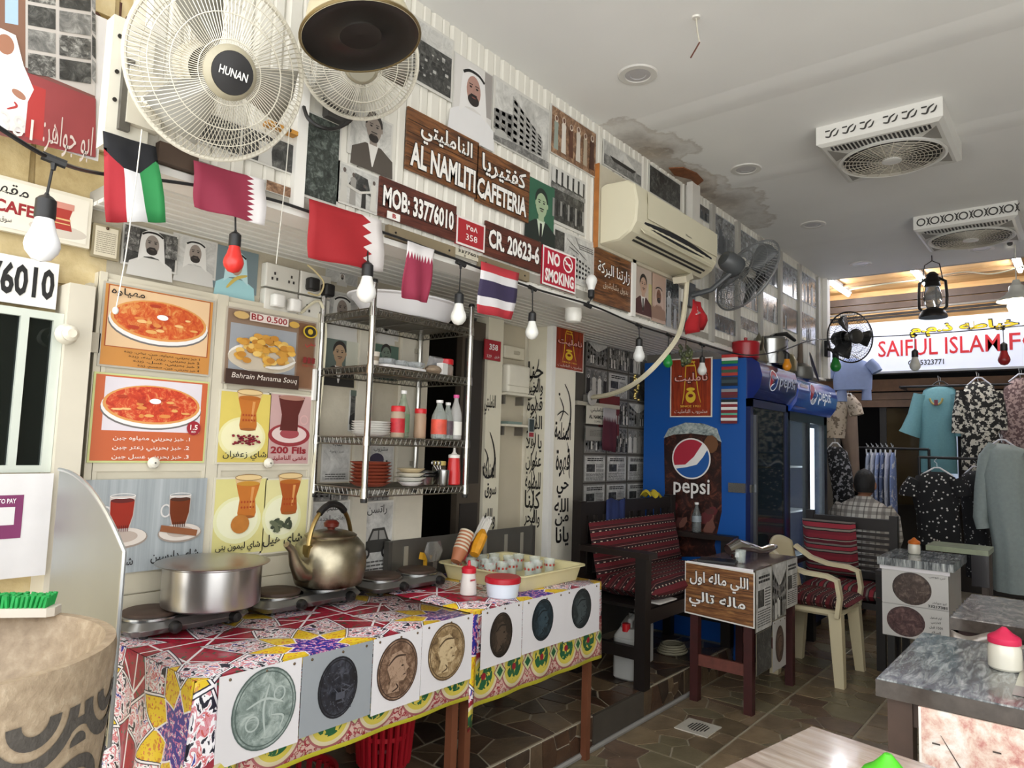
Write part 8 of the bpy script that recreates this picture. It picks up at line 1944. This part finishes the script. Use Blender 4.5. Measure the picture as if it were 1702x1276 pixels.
def garment(name, X, rows, m, label, cat='dress', sleeves=(), hanger=None, depth=.07, folds=7, amp=.06, neck=None, rail=None):
    """rows: (py, px_left, px_right) down the garment as seen on the plane X; sleeves: list of [(px, py, half width px)...]"""
    pts = []
    for py, a, b in rows:
        A = P(a, py, X=X); B = P(b, py, X=X); pts.append(((A.y+B.y)/2, (A.z+B.z)/2, abs(A.y-B.y)/2))
    top = V((X, pts[0][0], pts[0][1])); t = thing(name, label, cat, (X, pts[-1][0], pts[-1][1]))
    s = MB(); rings = []; n = 40
    for k, (yc, z, hw_) in enumerate(pts):
        dz = depth*min(1, .35+k*.3); fa = amp*min(1, max(0, (k-1)/3)); ring = []
        for j in range(n):
            q_ = 2*math.pi*j/n; fo = 1+fa*math.sin(q_*folds+k*.25)+fa*.5*math.sin(q_*(folds*2+1)+k*.1)
            ring.append((X+dz*fo*math.sin(q_), yc+hw_*math.cos(q_)*(1+(fo-1)*.25), z))
        rings.append(ring)
    s.loft(rings, m, True, True); s.build('body', t, sharp=70)
    for sl_ in sleeves:
        s = MB(); path = [P(px, py, X=X) for px, py, _ in sl_]; rad = [hwp*(X/F_PX)*1.15 for _, _, hwp in sl_]; s.tube(path, rad, m, 12); s.build('sleeve', t)
    if neck: s = MB(); nk = P(*neck[:2], X=X-depth*1.15); s.tube([nk+V((.01*abs(math.sin(a_)), neck[2]*math.cos(a_), neck[3]*(.6-abs(math.sin(a_))))) for a_ in [math.pi*i/12 for i in range(13)]], .009, M(neck[4], .7, noise=.4, scale=80), 6); s.obx(nk+V((-.008,0,-.005)), .006, .03, .05, M('6d2a3a', .6)); s.build('neckline', t)
    h = top+V((0,0,.0)); s = MB(); wd = pts[min(1, len(pts)-1)][2]*.8
    s.tube([h+V((0,wd,-.03)), h+V((0,.02,.035)), h+V((0,-.02,.035)), h+V((0,-wd,-.03))], .007, M(hanger or 'd5d6d8', .4), 6); s.tube([h+V((0,0,.035)), h+V((0,0,.07)), h+V((0,.02,.09))]+([V((X, h.y, rail))] if rail else []), .003, M('8d8f92', .3, .8), 6); s.build('hanger', t)
    return t
turq = M('6797a0', .8, noise=.12, scale=60)
garment('hanging_dress', 7.55, [(640,1548,1578),(648,1535,1588),(670,1527,1592),(700,1530,1588),(740,1528,1590),(786,1527,1592)], turq, 'turquoise embroidered dress hanging under the shop sign', 'dress', [[(1530,655,8),(1522,690,9),(1515,715,12),(1512,722,13)], [(1590,655,8),(1597,690,7),(1598,725,7)]], '2a2624', neck=(1556,668,.05,.06,'b5a86a'), rail=2.02)
flor = speck('black_floral', '1d1c1c', 'c9c5ba', 26, .52, 'n')
garment('hanging_dress', 7.38, [(634,1618,1636),(642,1603,1652),(670,1596,1660),(710,1597,1662),(750,1598,1660),(782,1599,1658)], flor, 'black dress with white flowers hanging on a white dress form', 'dress', [[(1600,650,7),(1595,690,8),(1594,720,8)], [(1655,650,7),(1661,690,8),(1662,715,8)]], 'c9ccd8', rail=2.02)
pnk = speck('pink_floral', 'a08a86', '5f4a4a', 40, .5, 'n')
garment('hanging_dress', 7.55, [(628,1688,1708),(640,1670,1725),(670,1662,1735),(720,1663,1735),(765,1664,1735)], pnk, 'dusty pink patterned dress, last one hanging under the shop sign', 'dress', [], 'c9ccd8', rail=2.02)
dots = speck('black_dotted', '131316', 'c9c8c4', 30, .24)
garment('hanging_dress', 6.9, [(784,1545,1570),(792,1522,1588),(820,1514,1596),(850,1522,1594),(880,1525,1598),(906,1524,1600)], dots, 'black dress with white dots on a white hanger', 'dress', [[(1522,796,9),(1513,815,12),(1512,824,12)], [(1588,796,9),(1597,815,11),(1599,825,11)]], 'e6e6ea', rail=1.36)
chk = speck('black_fine_dots', '17181c', 'a9aaac', 34, .2)
garment('hanging_dress', 7.09, [(782,1612,1632),(790,1598,1646),(830,1597,1644),(870,1601,1645),(915,1604,1646),(960,1606,1646)], chk, 'black fine dotted dress beside the grey gown', 'dress', [], 'c9cad4', rail=1.36)
gown = M('8f9a98', .75, noise=.15, scale=40)
garment('hanging_gown', 6.75, [(738,1655,1676),(750,1640,1702),(790,1632,1715),(850,1640,1722),(910,1650,1730),(985,1652,1738)], gown, 'long pale grey gown with wrapped scarf hanging in front', 'gown', [[(1652,738,6),(1640,760,9),(1634,810,9),(1630,860,8),(1634,878,7)], [(1655,745,7),(1680,750,8),(1700,757,8)]], 'c9cad4', depth=.12, folds=9, rail=1.50)
lbl = M('8fa0cc', .8, noise=.08, scale=30)
garment('child_shirt', 6.95, [(596,1402,1425),(602,1390,1440),(625,1384,1450),(648,1386,1449)], lbl, 'small pale blue shirt set hanging under the black fan', 'shirt', [[(1388,606,8),(1379,618,8),(1377,628,8)], [(1444,602,7),(1453,610,7),(1458,618,7)]], 'd5d6d8', rail=2.3)
s = MB(); t_ = SC.objects['child_shirt']
for k, (a, b, c_, d) in enumerate(((1390,1408,650,667), (1432,1449,648,665))):
    A = P(a, c_, X=6.95); B = P(b, d, X=6.95); s = MB(); s.lathe([(abs(A.y-B.y)/2, 0), (abs(A.y-B.y)/2*.9, A.z-B.z+.02)], ((6.95, (A.y+B.y)/2, B.z)), lbl, 12, None, True, True); s.build('shorts_leg', t_)
beige = speck('cream_scroll', 'b8aa98', '6f6254', 22, .56, 'n')
garment('hanging_blouse', 7.12, [(652,1385,1400),(660,1372,1412),(690,1372,1408),(728,1373,1404)], beige, 'cream blouse with scroll print beside the lit cooler', 'blouse', [[(1410,662,8),(1420,675,9),(1424,690,9)]], rail=2.3)
garment('hanging_dress', 7.3, [(660,1402,1418),(672,1395,1424),(720,1396,1426),(770,1408,1428),(815,1412,1430)], M('77665a', .85, noise=.15), 'plain brown dress hanging behind the cream blouse', 'dress', [], rail=2.2)
dfl = speck('dark_floral', '15161b', '8f9096', 34, .55, 'n')
garment('hanging_dress', 6.9, [(742,1378,1398),(750,1374,1408),(780,1378,1416),(820,1384,1420),(850,1386,1420)], dfl, 'dark floral dress hanging low beside the lit cooler', 'dress', [], 'd5d6da', rail=1.5)
for k, (px, cl, lab) in enumerate(((1443,'8b95a8','pale denim shirt first on the garment rail'), (1451,'b0b4c0','grey striped shirt second on the garment rail'), (1459,'8d9cc4','light blue shirt third on the garment rail'), (1467,'5d6a8d','mid blue shirt fourth on the garment rail'), (1475,'b9bccb','pale grey shirt fifth on the garment rail'), (1484,'7d8fbf','blue shirt last on the garment rail'))):
    garment('rail_shirt', 7.4, [(752,px-2,px+3),(762,px-3,px+4),(800,px-3,px+4),(870,px-1,px+6)], speck('shirt_%d' % k, cl, 'd0d3dc', 14, .58, 'n'), lab, 'shirt', [], 'e3e5ea', .14, 5, rail=1.44)
for (xa, ya, xb, yb, z, lab) in ((7.4, 1.75, 7.4, 1.15, 1.44, 'thin steel garment rail carrying the blue shirts'), (6.92, 1.15, 6.92, .35, 1.365, 'black garment rail carrying the dotted dresses'), (7.53, 1.4, 7.53, -.1, 2.03, 'thin rod under the shop sign holding the dresses')):
    t = thing('garment_rail', lab, 'rail', (xa, (ya+yb)/2, 0 if z < 2 else z)); s = MB(); s.cyl((xa,ya,z), (xb,yb,z), .012, M('2b2b2d', .4, .6)); s.build('bar', t)
    for yy in (ya, yb):
        s = MB(); 
        if z < 2: s.cyl((xa,yy,0), (xa,yy,z), .012, M('2b2b2d', .4, .6)); s.build('upright', t)
        else: s.bx(xa-.01, FX, yy-.008, yy+.008, z-.01, z+.01, M('2b2b2d', .4, .6)); s.build('wall_arm', t)
# ================================================================ the man on the far seat, seen from behind
plaid = checks('plaid_cloth', 'b5b0a8', '6a6460', '3a3432', 11.)
mc = V((6.30, 1.475, 0)); MY = mc.y
skin = M('8a5f48', .6, noise=.08, scale=20); hair = M('141110', .7, noise=.3, scale=60, bump=.4); trs = M('2a2c33', .8)
man = thing('person', 'person in grey plaid shirt sitting with back turned beyond the second bench', 'person', (mc.x, mc.y, 0))
def skin_body(name, verts, edges, radii, m, parent, sub=2):
    me = bpy.data.meshes.new(name); o0 = ORG[parent.name]; me.from_pydata([tuple(V(v)-o0) for v in verts], edges, []); me.materials.append(m)
    o = bpy.data.objects.new(name, me); COL.objects.link(o); o.parent = parent; ORG[o.name] = o0
    md = o.modifiers.new('skin', 'SKIN'); md.use_smooth_shade = True
    for i, r_ in enumerate(radii):
        sv = me.skin_vertices[0].data[i]; sv.radius = r_ if isinstance(r_, tuple) else (r_, r_); sv.use_root = (i == 0)
    sb = o.modifiers.new('smooth', 'SUBSURF'); sb.levels = sub; sb.render_levels = sub
    return o
x, y = mc.x, mc.y
# one continuous figure: pelvis, spine, neck, legs and arms
vs = [(x,y,.50),(x+.02,y,.64),(x+.05,y,.80),(x+.09,y,.93),(x+.115,y,1.005),(x+.13,y,1.05),
      (x+.06,y+.10,.485),(x+.44,y+.12,.50),(x+.42,y+.12,.27),(x+.40,y+.12,.05),(x+.50,y+.12,.03),
      (x+.06,y-.10,.485),(x+.44,y-.12,.50),(x+.42,y-.12,.27),(x+.40,y-.12,.05),(x+.50,y-.12,.03),
      (x+.08,y+.16,.925),(x+.11,y+.215,.70),(x+.31,y+.16,.60),(x+.39,y+.12,.585),
      (x+.08,y-.16,.925),(x+.11,y-.215,.70),(x+.31,y-.16,.60),(x+.39,y-.12,.585)]
es = [(0,1),(1,2),(2,3),(3,4),(4,5),(0,6),(6,7),(7,8),(8,9),(9,10),(0,11),(11,12),(12,13),(13,14),(14,15),(3,16),(16,17),(17,18),(18,19),(3,20),(20,21),(21,22),(22,23)]
rd = [(.13,.11),(.12,.10),(.12,.10),(.09,.075),.055,.052, .095,.07,.058,.045,.035, .095,.07,.058,.045,.035, .045,.042,.038,.03, .045,.042,.038,.03]
body = skin_body('body', vs, es, rd, skin, man)
def shell(rows, m, name, n=28):
    s = MB(); s.loft([[(cx+rx_*math.cos(2*math.pi*j/n), cy+ry_*math.sin(2*math.pi*j/n), z) for j in range(n)] for cx, cy, z, rx_, ry_ in rows], m, True, False); return s.build(name, man, sharp=60)
sh = shell([(x+.0,y,.46,.165,.20),(x+.01,y,.60,.155,.195),(x+.04,y,.74,.15,.205),(x+.07,y,.86,.145,.215),(x+.085,y,.93,.125,.205),(x+.10,y,.975,.095,.15),(x+.112,y,1.01,.066,.08),(x+.115,y,1.03,.058,.062)], plaid, 'shirt')
for d in (1, -1):
    s = MB(); s.tube([V((x+.08,y+d*.15,.925)), V((x+.09,y+d*.20,.86)), V((x+.115,y+d*.222,.70)), V((x+.21,y+d*.19,.645))], [.075,.075,.066,.062], plaid, 16); s.build('shirt_sleeve', man)
    s = MB(); s.tube([V((x+.0,y+d*.09,.485)), V((x+.25,y+d*.115,.50)), V((x+.44,y+d*.12,.50)), V((x+.44,y+d*.12,.40)), V((x+.42,y+d*.12,.10))], [.10,.095,.085,.078,.07], trs, 16); s.build('trouser_leg', man)
    s = MB(); s.ell((x+.46,y+d*.12,.035), (.12,.045,.035), M('1d1a18', .5), 14, 8); s.build('shoe', man)
    hc = V((x+.42, y+d*.10, .585)); s = MB(); s.ell(hc, (.045,.038,.018), skin, 12, 8)
    for k in range(4): s.tube([hc+V((.03,-.026+.017*k,.0)), hc+V((.065+.006*(k in (1,2)),-.027+.018*k,-.004)), hc+V((.085+.008*(k in (1,2)),-.027+.018*k,-.022))], [.009,.0085,.007], skin, 8)
    s.tube([hc+V((-.01,-d*.03,.0)), hc+V((.025,-d*.055,-.002)), hc+V((.048,-d*.058,-.012))], [.011,.009,.0075], skin, 8); s.build('hand', man)
hd_ = V((x+.155, y, 1.135)); s = MB(); s.ell(hd_, (.095,.075,.115), skin, 22, 16); s.ell(hd_+V((.03,0,-.06)), (.065,.055,.06), skin, 16, 10)
s.ell(hd_+V((.10,0,-.02)), (.02,.014,.025), skin, 10, 8)
for d in (1, -1): s.ell(hd_+V((.0,d*.078,-.02)), (.022,.012,.032), skin, 10, 8)
s.build('head', man)
s = MB(); rows_ = []
for i in range(9):
    a = i/8; z = -.075+.20*a; rr_2 = math.sqrt(max(0, 1-((z)/.122)**2)); rows_.append([hd_+V((-.012+.101*rr_2*math.cos(2*math.pi*j/24)*(1 if math.cos(2*math.pi*j/24) < .3 or z > .05 else .45), .082*rr_2*math.sin(2*math.pi*j/24), z)) for j in range(24)])
s.loft(rows_, hair, True, True); s.build('hair', man)
for d in (1, -1): s = MB(); s.ell(hd_+V((.085,d*.03,.01)), (.012,.016,.009), M('e0dcd6', .4), 8, 6); s.build('eye', man)
s = MB(); s.ell(hd_+V((.088,0,-.065)), (.012,.026,.008), M('6a3f36', .5), 10, 6); s.build('mouth', man)
t = thing('stool', 'low dark stool under the man in plaid shirt', 'stool', (x, y, 0)); s = MB(); s.rbx(x-.17, x+.19, y-.2, y+.2, .32, .362, .03, dw); s.build('seat', t)
for dx in (-.13, .15):
    for dy in (-.16, .16): s = MB(); s.bx(x+dx-.02, x+dx+.02, y+dy-.02, y+dy+.02, 0, .32, dw); s.build('leg', t)
# floor drain in the aisle
c = P(1160, 1210, Z=0); t = thing('floor_drain', 'pale square floor drain with slotted centre in the aisle', 'drain', (c.x, c.y, 0))
s = MB(); s.bx(c.x-.085, c.x+.085, c.y-.085, c.y+.085, .001, .006, M('c9c5b9', .4)); s.build('plate', t)
for k in range(7):
    w2 = math.sqrt(max(.0004, .055**2-((k-3)*.015)**2)); s = MB(); s.bx(c.x-w2, c.x+w2, c.y-.049+k*.014, c.y-.044+k*.014+.002, .0055, .0068, M('2b2926', .6)); s.build('slot', t)
